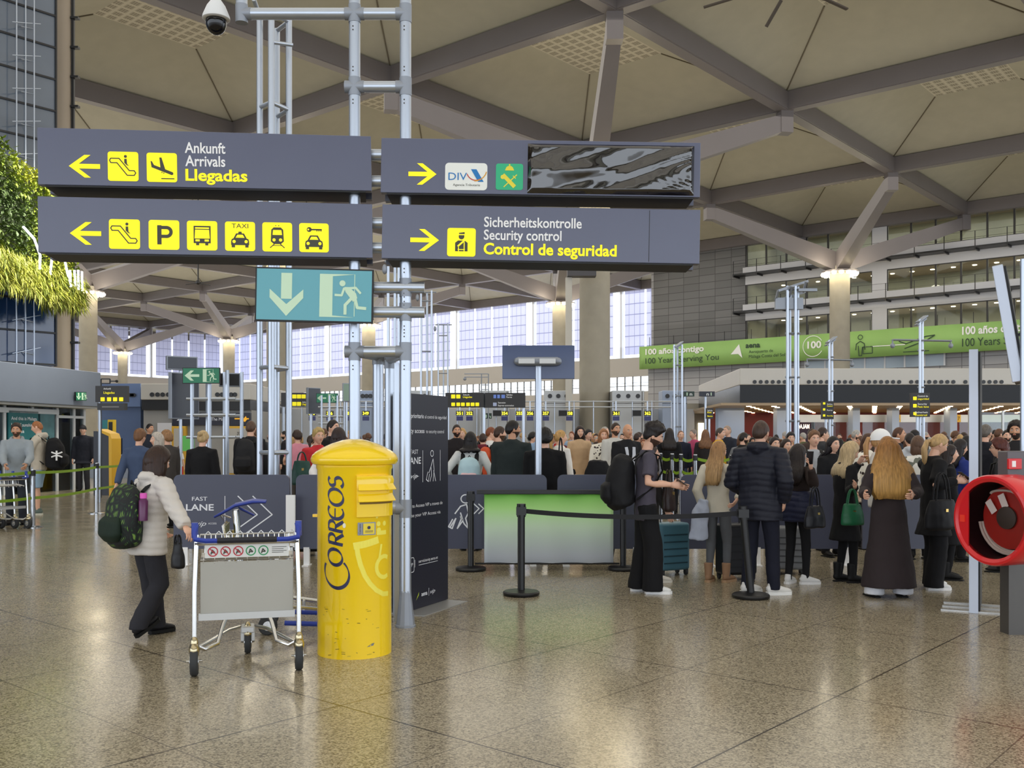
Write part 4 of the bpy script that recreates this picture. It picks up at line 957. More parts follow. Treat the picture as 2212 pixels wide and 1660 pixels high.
b = MB(); b.box(.36, .44, -.1, 0, 0, 18); z = .8
while z < 17.8: b.box(.34, .6, -.14, .04, z, z+.07); z += 1.0
b.build('cable_ladder', m_black, t)
# living wall: slab with dense planting, facing the hall
t = thing('living_wall', 'hanging vertical garden of green plants at the left edge', 'plant wall', (-13.6, 28, 0))
b = MB(); b.box(-1.2, -.12, -9, 2.5, 5.9, 9.3); b.build('backing', mat('planter backing', (44, 52, 30), .9), t)
gm = [mat('leaf %d' % k, c, .6) for k, c in enumerate(((84, 102, 26), (118, 132, 36), (158, 162, 52), (56, 76, 26), (180, 178, 88)))]
rnd = random.Random(5); L_ = DR()
def leaf(p, ln, w, az, el, m):
    d = Vector((math.cos(az)*math.cos(el), math.sin(az)*math.cos(el), math.sin(el))); s_ = d.cross(Vector((.2, .1, 1))).normalized()*w
    mid = p+d*ln*.5+Vector((.02, 0, 0)); L_.add([p, mid-s_, p+d*ln, mid+s_], [(0, 1, 2, 3)], m)
for k in range(9000):
    y = rnd.uniform(-3.6, 2.55); z = rnd.uniform(5.7, 9.55); bump = .18*math.sin(y*2.3)+.14*math.sin(z*3+y)
    top = 9.35+.35*math.sin(y*1.7)*.5+.1*rnd.random()
    if z > top: continue
    patch = math.sin(y*1.3+z*.9)+.8*math.sin(z*2.1-y*.7)+rnd.uniform(-.5, .5)
    m = 3 if patch < -.7 else 0 if patch < 0 else 1 if patch < .8 else 2
    p = Vector((-.1+bump*.4+rnd.uniform(0, .18), y, z)); leaf(p, rnd.uniform(.1, .24), rnd.uniform(.02, .05), rnd.uniform(-1.9, .9), rnd.uniform(-1.2, .5), m)
    if y > 2.3: leaf(Vector((rnd.uniform(-1.1, .1), 2.5, z)), rnd.uniform(.12, .25), .04, rnd.uniform(.5, 2.6), rnd.uniform(-1, .4), m)
for k in range(3200):
    y = rnd.uniform(-3.6, 2.6); z = rnd.uniform(5.75, 6.7); q = Vector((rnd.uniform(-.2, .25), y, z)); leaf(q, rnd.uniform(.3, .62), .018, rnd.uniform(-1.6, .9), rnd.uniform(-1.5, -.5), rnd.choice((1, 2, 4, 2)))
for k in range(900): q = Vector((rnd.uniform(-1.2, .1), 2.45+rnd.uniform(0, .12), rnd.uniform(5.75, 6.6))); leaf(q, rnd.uniform(.3, .55), .018, rnd.uniform(-1.2, 2), rnd.uniform(-1.5, -.5), rnd.choice((1, 2, 4)))
L_.build('foliage', gm, t)
pl_ = area('plant_light', (-10.6, 27.0, 9.6), 4, 400, (0, math.radians(52), 0), (1, .97, .84), 4); pl_.data.spread = math.radians(95)
m_neon = mat('white neon script', (235, 245, 255), .3, emit=2.2); b = MB()
for pts in ([(.28, -1.5, 7.35), (.28, -.9, 7.15), (.3, -.6, 6.75), (.3, -.62, 6.35)], [(.3, .5, 7.3), (.3, .9, 6.9), (.3, 1.1, 6.5), (.3, 1.35, 6.2)], [(.3, 1.25, 6.65), (.3, 1.3, 6.15)], [(.3, 1.55, 6.7), (.3, 1.6, 6.2)], [(.3, 1.8, 6.75), (.3, 1.83, 6.15)], [(.3, 2.05, 6.75), (.3, 2.1, 6.15)], [(.3, .1, 6.8), (.3, .0, 6.3)], [(.3, -.1, 6.95), (.3, .35, 6.9)]):
    b.tube(pts, .035, 6)
b.build('light_script', m_neon, t)
# canopy fascia and entrance
Pe, Pf = Vector((-13.7, 26, 0)), Vector((gx(218, 30.5), 30.5, 0))
t = frame('entrance_canopy', 'long grey metal canopy fascia over the glass doors at the left edge', 'canopy', Pe-(Pf-Pe)*.8, Pf)
Lc = ((Pf-Pe)*1.8).length
b = MB(); b.box(-Lc/2, Lc/2, 0, 1.6, 2.57, 3.65); b.build('fascia', mat('canopy metal', (122, 130, 146), .35, metal=.4, var=(.7, .12)), t, bevel=.02)
b = MB(); b.box(-Lc/2, Lc/2, .1, 1.6, 2.51, 2.57); b.build('soffit', mat('soffit', (190, 190, 186), .6), t)
x0 = Lc/2-(Pf-Pe).length
def lx(px): return Lc/2-(218-px)/218*(Pf-Pe).length*1.03
b = MB()
for px in (2, 46, 100, 152, 190, 214): b.box(lx(px)-.05, lx(px)+.05, .5, .6, 0, 2.5)
b.box(lx(0), lx(152), .45, .62, 2.3, 2.44); b.box(lx(152), lx(215), .48, .6, 2.2, 2.28); b.build('door_frames', mat('door frame white', (196, 200, 204), .4), t)
b = MB(); b.box(lx(0), lx(218), .54, .56, 0, 2.5); b.build('door_glass', m_glass, t)
b = MB(); b.box(-Lc/2, Lc/2, 1.5, 1.6, 0, 2.5); b.build('lobby_wall', mat('lobby wall', (96, 116, 138), .6, var=(.6, .3)), t)
b = MB(); b.box(lx(50), lx(108), .45, .5, .9, 2.36); o = b.build('poster', mat('teal poster', (32, 98, 104), .4, var=(2, .15)), t)
text('And this is Malaga', m_txt, o, lx(54), 2.1, lx(104)-lx(54), .1, .44); text('land of sunshine', m_txt, o, lx(54), 1.92, (lx(104)-lx(54))*.9, .1, .44); text('and sea', m_txt, o, lx(54), 1.74, (lx(104)-lx(54))*.5, .1, .44)
b = MB(); b.box(lx(112), lx(142), .45, .5, .9, 2.3); b.build('poster', mat('dark poster', (70, 108, 116), .4, var=(5, .4)), t)
t = exit_sign('exit_sign', 'small green exit sign with down arrow at the end of the entrance canopy', at(164, 866, 29.1), at(187, 866, 29.5), .26, m_green, m_mint, True)

# ---- left middle: dark direction sign, shops, ticket column, barrier desk
def small_sign(name, label, x0, x1, y0, y1, d, rows, text_rows=(), col=m_yel, pole=None, face=None, depth=.12, group=None):
    """dark overhead sign with rows of icon plates: rows = [(row y, [px...], size px, colour)]"""
    p, q_ = at(x0, y1, d), at(x1, y1, d); t = frame(name, label, 'sign', p, q_, group); Lx = (q_-p).length; h = (y1-y0)*d/F; s_ = d/F
    b = MB(); b.box(-Lx/2, Lx/2, 0, depth, 0, h); b.build('panel', face or mat('black sign face', (38, 36, 36), .45), t)
    for yr, xs, sz, cm in rows:
        for xx in xs: dd = DR(); dd.rrect((xx-x0)*s_-Lx/2, (y1-yr)*s_, sz*s_, sz*s_*.95, sz*s_*.1, -.01); dd.build('icon_plate', cm, t)
    for body, xx, yr, wpx, hpx, cm in text_rows: text(body, cm, t, (xx-x0)*s_-Lx/2, (y1-yr)*s_, wpx*s_, hpx*s_, -.012, bold=.01)
    if pole:
        b = MB()
        for px in pole: b.tube([((px-x0)*s_-Lx/2, .08, h*.5), ((px-x0)*s_-Lx/2, .08, -p.z)], .035, 8)
        b.build('poles', m_tube, t)
    return t
small_sign('hanging_sign', 'dark sign with yellow icons peeping out right of the entrance canopy', 206, 275, 834, 869, 24, [(863, (222, 236, 249, 262), 9, m_yel)], [('Ankunft', 224, 842, 16, 4, m_wht), ('Llegadas', 224, 851, 24, 5, m_yel)], pole=(212,))
t = thing('wall_box', 'black vent box below the dark sign near the canopy end', 'box', at(238, 886, 24)); b = MB(); b.box(-.32, .35, 0, .2, 0, .17); b.box(-.2, .22, -.01, 0, .06, .09, 1); b.build('housing', [m_black, m_grey], t)
t = thing('wire_key_sign', 'small black outline sign on a bracket above the left dark sign', 'sign', at(228, 824, 26)); d = MB(); d.bar((-.12, 0, -.06), (.12, 0, -.06), .03, .03); d.bar((-.12, 0, .06), (.12, 0, .06), .03, .03); d.bar((.12, 0, -.06), (.12, 0, .06), .03, .03); d.bar((-.12, 0, -.06), (-.12, 0, .06), .03, .03); d.bar((.12, 0, 0), (.3, 0, 0), .03, .03); d.ball((.3, 0, 0), .04); d.tube([(-.12, 0, .06), (-.12, 0, -at(228, 824, 26).z)], .02, 6); d.build('outline', m_black, t)
m_silver = mat('silver kiosk cladding', (190, 186, 178), .4, metal=.15, var=(.6, .05)); m_bluewall = mat('blue lit cladding', (110, 132, 176), .35, var=(.5, .2))
def portholes(t, xs, y, z, r=.09):
    b = MB()
    for x in xs: b.tube([(x, y, z), (x, y-.03, z)], r, 14)
    b.build('portholes', mat('porthole dark', (40, 42, 46), .4), t)
d = 39; X = lambda px: gx(px, d)-gx(420, d); Zk = lambda y: zz(y, d)
t = thing('shop_kiosk', 'silver shop kiosk with round portholes and navy travel signs behind the exit sign lattice', 'kiosk', (gx(420, d), d, 0))
b = MB(); b.box(X(304), X(541), 0, 7, Zk(864), Zk(829)); b.build('fascia', m_silver, t, bevel=.03)
b = MB(); b.box(X(304), X(539), .1, 6.9, Zk(886), Zk(864)); b.build('black_band', m_black, t)
b = MB(); b.box(X(304), X(539), .3, 6.8, 0, Zk(886)); b.build('wall', mat('kiosk wall', (150, 148, 144), .5, var=(1, .08)), t)
portholes(t, [X(p) for p in (329, 341, 352, 364, 375, 386, 402, 470, 480, 490, 500, 508)], -.02, Zk(853))
b = MB(); b.box(X(370), X(539), .1, .3, Zk(919), Zk(892)); o = b.build('navy_fascia', m_navy, t)
text('The Malaga', m_txt, o, X(455), Zk(909), X(494)-X(455), .13, .08); d2 = DR(); d2.poly([(X(516), Zk(906)), (X(534), Zk(905)), (X(528), Zk(912))], .08); d2.poly([(X(524), Zk(906)), (X(530), Zk(899)), (X(532), Zk(905))], .079); d2.stroke([(X(506), Zk(905)), (X(536), Zk(905))], .05, .078); d2.build('aeroplane_icon', mat('amber', (236, 170, 40), .5, emit=.3), o)
d2 = DR(); d2.poly([(X(380), Zk(909)), (X(390), Zk(899)), (X(392), Zk(909))], .08); d2.build('sail_icon', m_txt, o)
for xa, xb in ((370, 400), (490, 539)):
    b = MB(); b.box(X(xa), X(xb), .05, .28, 0, Zk(921)); g = b.build('cash_machine', mat('yellow machine frame', (214, 168, 52), .45), t)
    b = MB(); b.box(X(xa)+.1, X(xb)-.1, .0, .06, .2, Zk(926)); b.build('machine_front', mat('machine front', (176, 172, 164), .5), g)
text('TRAVEL', m_ink, g, X(341), Zk(922), X(372)-X(341), .07, .27); text('ATM', m_ink, g, X(520), Zk(950), .3, .16, .0, rot=90)
b = MB(); b.box(X(338), X(369), .1, .29, .2, Zk(914)); b.build('white_machine', m_white, t)
t = thing('blue_lit_kiosk', 'blue lit service kiosk left of the silver shop kiosk', 'kiosk', (gx(255, 40), 40, 0)); X2 = lambda px: gx(px, 40)-gx(255, 40)
b = MB(); b.box(X2(210), X2(303), 0, 5, 2.9, zz(829, 40)); b.build('fascia', m_bluewall, t); b = MB(); b.box(X2(210), X2(300), .2, 5, 0, 2.9); b.build('wall', mat('blue interior', (92, 112, 150), .35, var=(.8, .3)), t)
portholes(t, [X2(p) for p in (282, 286, 290)], -.02, zz(854, 40), .08)
b = MB(); b.box(X2(219), X2(240), .1, .2, 2.0, 2.35); b.box(X2(219), X2(240), .1, .2, 1.3, 1.75); b.build('teal_panels', mat('teal panel', (60, 140, 150), .4), t)
b = MB(); b.box(X2(205), X2(303), -.8, 0, .0, .95); b.build('counter', mat('counter grey', (150, 160, 176), .4), t); b = MB(); b.box(X2(262), X2(275), -.6, -.5, .95, 1.6); b.build('small_poster', m_navy, t)
d = 27; t = thing('barrier_desk', 'dark grey sloping desk with yellow edge behind the man in the cap', 'desk', (gx(222, d), d, 0)); w = 20*d/F
b = MB(); b.prism([(-w, 0), (w*.9, 0), (w*.9, zz(950, d)), (w*.7, zz(942, d)), (-w*.6, zz(932, d)), (-w, zz(932, d))], 0, .6); b.build('side', mat('desk grey', (58, 62, 74), .5), t)
b = MB(); b.prism([(w*.72, 0), (w*1.0, 0), (w*1.0, zz(948, d)), (w*.8, zz(937, d)), (-w*.5, zz(927, d)), (-w*.5, zz(932, d)), (w*.68, zz(943, d))], -.03, .62); b.build('yellow_edge', mat('desk yellow', (226, 176, 30), .4), t)
d = 30; t = thing('ticket_column', 'slim yellow and black information column right of the barrier desk', 'column', (gx(239, d), d, 0)); b = MB(); b.box(-.09, .09, 0, .2, 0, zz(907, d)); b.build('body', mat('column yellow', (216, 180, 30), .4), t); b = MB(); b.box(-.06, .06, -.01, 0, .9, zz(912, d)); b.build('panel', m_black, t)
for k, (xa, hpx) in enumerate(((407, 942),)):
    d = 20; t = thing('green_notice', 'bright green notice board left of the blonde woman in black', 'board', (gx(xa, d), d, 0)); b = MB(); b.box(-.12, .12, 0, .02, zz(975, d), zz(hpx, d)); b.build('board', mat('notice green', (90, 180, 80), .5), t); b = MB(); b.box(-.01, .01, .02, .04, 0, zz(975, d)); b.build('post', m_tube, t)

# ---- lattice stand carrying exit sign and screens
def lattice(label, px, d, ytop, n=3, wpx=80, rows=(862, 897, 945), rr_=.035, dep=.5):
    t = thing('lattice_stand', label, 'stand', (gx(px, d), d, 0)); w = wpx*d/F
    for k in range(n):
        for y in (0, dep):
            b = MB(); b.tube([(-w/2+w*k/(n-1)+.12*(y > 0), y, 0), (-w/2+w*k/(n-1)+.12*(y > 0), y, zz(ytop, d))], rr_, 8); b.build('upright', m_tube, t, True)
    for r_ in rows:
        for y in (0, dep):
            b = MB(); b.tube([(-w/2-.1, y, zz(r_, d)), (w/2+.15, y, zz(r_, d))], rr_*.8, 8); b.build('cross_tube', m_tube, t, True)
    return t
lattice('aluminium lattice stand holding the left pointing green exit sign', 453, 17.5, 800, 3, 76)
exit_sign('exit_sign', 'green exit sign with left arrow on the lattice stand left of centre', at(394, 829, 17.4), at(475, 829, 17.4), .285, m_green, m_mint, False)
m_scr = mat('dark screen', (52, 56, 66), .3)
def screen(label, x0, x1, y0, y1, d, yaw=0, tilt=0, m=m_scr, group=None, pole=False):
    c = at((x0+x1)/2, (y0+y1)/2, d); t = thing('information_screen', label, 'screen', c, yaw, group); t.rotation_euler.x = math.radians(tilt); w = (x1-x0)*d/F/max(.3, math.cos(math.radians(yaw))); h = (y1-y0)*d/F
    b = MB(); b.box(-w/2, w/2, 0, .09, -h/2, h/2); b.build('casing', m_joint, t, bevel=.008); b = MB(); b.box(-w/2+.02, w/2-.02, -.004, 0, -h/2+.02, h/2-.02); b.build('panel', m, t)
    if pole: b = MB(); b.tube([(0, .12, -c.z), (0, .12, .05)], .03, 8); b.build('pole', m_tube, t, True)
    return t
screen('tilted dark screen at the left of the exit sign lattice', 380, 421, 806, 906, 17.7, 55); screen('dark screen back behind the exit sign on the lattice', 474, 518, 806, 836, 18, 10, m=m_sblk); screen('flat grey screen slanting above the left exit sign', 367, 421, 770, 800, 18.2, 35, pole=True)
lattice('far lattice stand below the small exit sign in the middle', 712, 27, 855, 3, 34, (880, 900, 915), .03, .4)
exit_sign('exit_sign', 'small green exit sign with left arrow behind the slim mast', at(683, 871, 27), at(730, 871, 27), .27, m_green, m_mint, False)
screen('dark screen angled beside the far small exit sign', 668, 690, 838, 895, 27.6, 50, pole=True); screen('screen with green arrow face just left of the mast uprights', 741, 760, 828, 868, 24, 20, pole=True, m=mat('pale green screen', (126, 150, 130), .3))
small_sign('hanging_sign', 'dark sign with yellow icons between the slim mast and the exit lattice', 607, 676, 849, 879, 28, [(857, (636, 646, 656, 666, 674), 9, m_yel), (873, (636, 646), 9, m_yel)], [('Llegadas', 653, 876, 16, 5, m_yel), ('Ankunft', 653, 871, 14, 4, m_wht)], pole=(612, 670))
small_sign('hanging_sign', 'dark sign with yellow icons left half of the pair right of the totem', 962, 1045, 849, 880, 24.5, [(857, (979, 990), 9, m_yel), (874, (979, 990, 1000, 1011, 1021, 1031), 8, m_yel)], [('Llegadas', 1000, 860, 20, 4, m_yel), ('Ankunft', 1000, 855, 14, 3.5, m_wht)])
small_sign('hanging_sign', 'dark sign with white arrows right half of the pair right of the totem', 1048, 1135, 849, 881, 24.5, [(857, (1070, 1076, 1087), 8, mat('sign blue', (110, 140, 220), .4)), (874, (1069,), 8, mat('sign pale blue', (170, 180, 210), .4))], [('Salidas', 1094, 855, 13, 3.5, m_wht), ('Puertas', 1094, 860, 12, 3.5, m_wht), ('Facturacion', 1076, 872, 16, 3.5, m_wht), ('Express automatico', 1076, 878, 34, 3.5, m_wht)])
b = thing('sign_gantry', 'tube gantry carrying the pair of dark signs right of the totem', 'gantry', (gx(1048, 24.6), 24.6, 0))
for px in (968, 1046, 1131): q = MB(); q.tube([(gx(px, 24.7)-b.location.x, .05, 0), (gx(px, 24.7)-b.location.x, .05, zz(850, 24.7))], .04, 8); q.build('post', m_tube, b, True)

# ---- check-in line
d = 43.0; m_cab = mat('check in cabinet', (186, 190, 194), .4, metal=.2, var=(.8, .05)); m_cabb = mat('check in cabinet blue', (160, 176, 204), .4, var=(.8, .08))
for k, (xa, xb, mm, lab) in enumerate(((1036, 1100, m_cab, 'silver cabinet tower with three portholes right of the paired dark signs'), (1176, 1236, m_cab, 'silver cabinet tower with three portholes left of the thick column'), (1322, 1392, m_cab, 'silver cabinet tower with three portholes right of the thick column'), (1431, 1484, m_cabb, 'bluish cabinet tower right of check-in screen 362'), (866, 930, m_cab, 'silver cabinet tower behind the mast uprights'), (778, 806, m_cabb, 'narrow bluish cabinet tower behind the mast'))):
    t = thing('check_in_cabinet', lab, 'cabinet', (gx((xa+xb)/2, d+1.5), d+1.5, 0), group='check-in cabinet towers'); w = (xb-xa)*(d+1.5)/F
    b = MB(); b.box(-w/2, w/2, 0, 1.2, 0, zz(844, d+1.5)); b.build('body', mm, t, bevel=.03); portholes(t, [-w*.3, 0, w*.3], -.01, zz(856, d+1.5), .1)
    b = MB(); b.box(-w/2-.01, w/2+.01, -.01, 0, zz(872, d+1.5)-.01, zz(872, d+1.5)+.01); b.box(w*.42, w*.44, -.01, 0, 0, zz(846, d+1.5)); b.build('seams', m_dark, t)
t = thing('check_in_wall', 'long pale check-in back wall running behind the crowd', 'partition', (0, d+3, 0)); b = MB(); b.box(gx(545, d+3), gx(1500, d+3), 0, .3, 0, zz(884, d+3)); b.build('panel', mat('pale check in wall', (196, 200, 206), .5, var=(.4, .08)), t)
t = thing('check_in_wall', 'grey service wall below the banner behind the tall slim mast', 'partition', (0, 50, 0)); b = MB(); b.box(gx(1478, 50), gx(1640, 50), 0, .3, 0, zz(872, 50)); b.build('panel', mat('service wall', (170, 168, 160), .5, var=(.5, .06)), t); b = MB(); b.box(gx(1508, 50), gx(1520, 50), -.05, 0, 1.5, 2.4); b.build('lit_panel', mat('lit panel', (255, 246, 220), .4, emit=1.5), t)
t = thing('check_in_gantry', 'long tube gantry holding the check-in number screens', 'gantry', (0, d, 0))
for y in (868, 880): 
    b = MB(); b.tube([(gx(600, d), 0, zz(y, d)), (gx(1450, d), 0, zz(y, d))], .035, 6); b.build('rail', m_tube, t)
for px in range(610, 1460, 42): b = MB(); b.tube([(gx(px, d), 0, 0), (gx(px, d), 0, zz(866, d))], .03, 6); b.build('post', m_tube, t)
m_num = mat('amber digits', (250, 240, 60), .4, emit=1.2); m_scrb = mat('blue check in screen', (24, 26, 74), .3, emit=.4)
for nb, px in (('345', 674), ('346', 712), ('348', 748), ('349', 790), ('350', 852), ('351', 993), ('352', 1014), ('354', 1090), ('355', 1122), ('356', 1145), ('357', 1179), ('358', 1230), ('361', 1331), ('362', 1399)):
    t = thing('check_in_display', 'check-in counter screen showing number %s' % nb, 'screen', (gx(px, d-.12), d-.12, 0), group='check-in number displays'); s_ = (d-.2)/F
    b = MB(); b.box(-8*s_, 8*s_, 0, .08, zz(898, d-.2), zz(888, d-.2)); b.build('number_panel', m_sblk, t); text(nb, m_num, t, 0, zz(896.5, d-.2), 13*s_, 7*s_, -.01, 'C', bold=.02)
    b = MB(); b.box(-7*s_, 7*s_, 0, .08, zz(909, d-.2), zz(899.5, d-.2)); b.build('screen', m_scrb, t); b = MB(); b.box(-.03, .03, .06, .1, zz(909, d-.2), zz(867, d-.2)); b.build('hanger', m_tube, t)
for px, lab in ((1074, 'left of screen 354'), (1216, 'left of screen 358'), (1376, 'left of screen 362')): screen('dark monitor hung on the check-in gantry %s' % lab, px-10, px+10, 886, 900, d-.3, m=m_sblk, group='dark monitors on the check-in gantry')
small_sign('exit_sign_box', 'small dark exit sign with green figures beside check-in screen 354', 1044, 1062, 893, 905, d-1.5, [], [('I', 1049, 903, 2, 7, m_mint), ('n', 1055, 903, 5, 6, m_mint)], face=mat('dark exit green', (20, 46, 34), .4))
t = thing('camera_gantry', 'thin wire frame with hanging camera in front of the far wall bottom', 'gantry', (gx(1030, 40), 40, 0)); b = MB(); X = lambda px: gx(px, 40)-gx(1030, 40); Zc = lambda y: zz(y, 40)
for y in (808, 815): b.tube([(X(1003), 0, Zc(y)), (X(1055), 0, Zc(y))], .02, 5)
for px in (1040, 1055): b.tube([(X(px), 0, 0), (X(px), 0, Zc(808))], .025, 5)
for y in (832, 842): b.tube([(X(1040), 0, Zc(y)), (X(1055), 0, Zc(y))], .02, 5)
b.ball((X(1004), 0, Zc(819)), .07); b.build('frame', m_joint, t)
# slender far masts in the middle
for px, d_, yt, lab in ((850, 19, 560, 'slim lattice mast right behind the central mast'), (921, 27, 628, 'slim lattice mast left of the window columns, right of the exit sign tubes'), (957, 36, 699, 'small far lattice mast above the totem')):
    t = thing('lattice_mast', lab, 'mast', (gx(px, d_), d_, 0)); h = zz(yt, d_); w = 24*d_/F*(.9 if px == 957 else 1)
    for x, y in ((-w/2, 0), (0, .25), (w/2, 0)):
        b = MB(); b.tube([(x*.95, y, 0), (x*.95, y, h)], .03, 8); b.build('upright', m_tube, t, True)
    b = MB(); z = 1.2
    while z < h: b.tube([(-w/2, 0, z), (w/2, 0, z)], .022, 6); z += 1.4
    b.tube([(-w*.8, 0, h-.05), (w*.9, 0, h-.05)], .022, 6); b.ball((-w*.8, 0, h-.2), (.05, .05, .1)); b.build('rungs', m_joint, t, True)
# box and screens under the upper right sign, near the thick column head
t = thing('speaker_box', 'dark box mounted on the thick concrete column just under the signs', 'box', (gx(1253, 43.5), 43.5, 0)); b = MB(); b.box(gx(1226, 43.5)-gx(1253, 43.5), gx(1288, 43.5)-gx(1253, 43.5), 0, .6, zz(596, 43.5), zz(560, 43.5)); b.build('casing', mat('dark casing', (70, 68, 72), .5), t)
t = thing('white_duct', 'pale square duct standing left of the thick concrete column', 'duct', (gx(1229, 43.8), 43.8, 0)); b = MB(); b.box(-.14, .14, 0, .3, 0, zz(616, 46)); b.build('duct', mat('pale duct', (196, 192, 182), .5), t)

# ---- banner along the office facade (text banner, mounted proud of the wall)
m_ban = mat('banner green', (150, 192, 110), .6, var=(.35, .14)); B0, B1 = -.9, fs_(2212)+14
bn = thing('green_banner', 'long green banner with 100 years lettering along the office wall', 'banner'); bn.matrix_world = FM
b = MB(); n = 120; vs = []
for k in range(n+1):
    x = B0+(B1-B0)*k/n; y = -.9+.03*math.sin(k*1.7)+.02*math.sin(k*.61); vs += [(x, y, 7.72), (x, y+.02*math.sin(k*.9), 9.72)]
b.add(vs, [(2*k, 2*k+2, 2*k+3, 2*k+1) for k in range(n)]); o = b.build('cloth', m_ban, bn, True); o.modifiers.new('thickness', 'SOLIDIFY').thickness = .02
for k in range(16): b = MB(); b.box(B0+1+k*2.4-.02, B0+1+k*2.4+.02, -.86, -.82, 9.7, 10.5); b.build('post', m_black, bn)
b = MB(); b.box(B0, B1, -.84, -.1, 9.3, 9.4); b.box(B0, B1, -.84, -.1, 7.8, 7.9); b.build('bracket_rail', m_black, bn)
YB = -.97
def bs(px): return fs_(px)*1.0-.2
m_dkt = mat('dark green lettering', (36, 62, 40), .5)
def bt(s_, x0, x1, z, h, m, bold=0): text(s_, m, bn, bs(x0), z, bs(x1)-bs(x0), h, YB, bold=bold)
bt('100 años contigo', 1411, 1537, 8.98, .5, m_wht, .03); bt('100 Years Serving You', 1411, 1569, 8.18, .52, m_dkt)
bt('aena', 1627, 1658, 9.0, .44, m_dkt, .03); bt('Aeropuerto de', 1634, 1686, 8.55, .26, m_dkt); bt('Málaga Costa del Sol', 1634, 1712, 8.16, .26, m_dkt)
bt('100', 1760, 1790, 8.65, .55, m_wht, .03); bt('100 años contigo', 2093, 2245, 8.95, .56, m_wht, .03); bt('100 Years Serving You', 2093, 2290, 8.1, .6, m_dkt)
d = DR(); d.poly([(bs(1595), 8.55), (bs(1613), 9.35), (bs(1620), 8.2), (bs(1611), 8.55)], YB, 0); d.build('sail_emblem', [m_wht, m_dkt], bn); d = DR(); d.stroke(arc(bs(1772), 8.8, .8, 30, 330, 24), .05, YB, 0)
d.build('ring_emblem', [m_wht, m_dkt], bn); d = DR(); xx = bs(1874)
d.stroke(arc(xx, 9.25, .17, 0, 360, 14), .05, YB, 1); d.stroke([(xx-.35, 8.3), (xx-.3, 8.75), (xx, 8.95), (xx+.3, 8.75), (xx+.35, 8.3)], .06, YB, 1); d.stroke([(xx-.15, 8.6), (xx-.1, 7.85), (xx+.1, 7.85), (xx+.15, 8.5)], .06, YB, 1); d.stroke([(xx+.2, 8.5), (xx+.9, 8.5), (xx+.9, 8.0), (xx+.2, 8.0)], .06, YB, 1, closed=True)
d.build('traveller_emblem', [m_wht, m_dkt], bn); d = DR(); d.stroke([(bs(1884), 8.5), (bs(1970), 8.5)], .06, YB, 0)
xx = bs(2000)
d.stroke([(xx-1.0, 8.2), (xx+.6, 8.75), (xx+1.1, 9.05), (xx+.5, 9.0), (xx-.9, 8.55), (xx-1.4, 8.75)], .07, YB, 1); d.stroke([(xx-1.1, 7.95), (xx+.7, 7.95)], .06, YB, 1)
d.build('aeroplane_emblem', [m_wht, m_dkt], bn)
# glazed strip below the banner
q = MB(); q.box(fs_(1740), fs_(2042), -.06, 0, 6.9, 7.9); g = bpy.data.objects.new('window_60', None); COL.objects.link(g); g.matrix_world = FM; struct(g); q.build('glass_pane', mat('pale glazing', (164, 180, 196), .2), g)
q = MB()
for px in range(1740, 2043, 43): q.box(fs_(px)-.06, fs_(px)+.06, -.1, -.06, 6.9, 7.9)
q.build('window_frame', m_alu, g)

# ---- security control kiosk (right)
d = 38.0; KX = gx(1598, d); t = thing('security_kiosk', 'wide security control building with porthole roof band and lit soffit', 'kiosk', (KX, d, 0))
zt, zb, zs = zz(796, d), zz(832, d), zz(871, d); KW = 17.5; side = Vector((.7, 12))
b = MB(); b.add([(0, 0, zb), (KW, 0, zb), (KW, 12, zb), (side.x, 12, zb), (0, 0, zt), (KW, 0, zt), (KW, 12, zt), (side.x, 12, zt)], [(0, 1, 5, 4), (1, 2, 6, 5), (2, 3, 7, 6), (3, 0, 4, 7), (4, 5, 6, 7), (3, 2, 1, 0)]); b.build('roof_band', m_silver, t, bevel=.03)
b = MB(); b.add([(.02, .06, zs), (KW, .06, zs), (KW, 12, zs), (.7, 12, zs), (.02, .06, zb), (KW, .06, zb), (KW, 12, zb), (.7, 12, zb)], [(0, 1, 5, 4), (1, 2, 6, 5), (2, 3, 7, 6), (3, 0, 4, 7)]); b.build('black_glass_band', mat('black glass band', (12, 12, 14), .25, spec=.25), t)
xs = []; px = 1630
while px < 2200:
    if int((px-1630)/14) % 8 != 7: xs.append(gx(px, d)-KX)
    px += 13
portholes(t, xs, -.01, zz(825.5, d), .075)
b = MB(); b.add([(-.75, -.1, zs-.1), (KW, -.1, zs-.1), (KW, 12, zs-.1), (-.1, 12, zs-.1), (-.75, -.1, zs), (KW, -.1, zs), (KW, 12, zs), (-.1, 12, zs)], [(0, 1, 5, 4), (1, 2, 6, 5), (2, 3, 7, 6), (3, 0, 4, 7), (4, 5, 6, 7), (3, 2, 1, 0)]); b.build('soffit', mat('soffit tan', (168, 146, 116), .5), t)
b = MB()
for i in range(17):
    for j in range(8): b.lathe([(.1, zs-.125), (.1, zs-.1)], 8, c=(.5+i*1.0+(j % 2)*.5, .6+j*1.35, 0))
b.build('downlights', mat('soffit downlight', (255, 226, 176), .4, emit=10), t)
area('soffit_light', (KX+8, d+5, zs-.2), 16, 260, (0, 0, 0), (1, .84, .62), 9)
m_wine = mat('wine red wall', (104, 20, 26), .5); b = MB(); b.box(.9, KW, 10, 10.3, 0, zs-.1); b.build('back_wall', m_wine, t)
for px, w in ((1580, 1.1), (1690, .45), (1850, .3), (1935, .3), (2060, .3)): b = MB(); b.box(gx(px, d+3)-KX-w/2, gx(px, d+3)-KX+w/2, 3, 3.6, 0, zs-.1); b.build('pillar', m_cabb, t)
b = MB(); b.box(gx(1720, d+4)-KX, KW, 4, 4.25, 2.3, 2.62); b.box(gx(1760, d+4)-KX, gx(1850, d+4)-KX, 4, 4.1, 0, .1); b.build('portal_beam', m_steel, t)
b = MB()
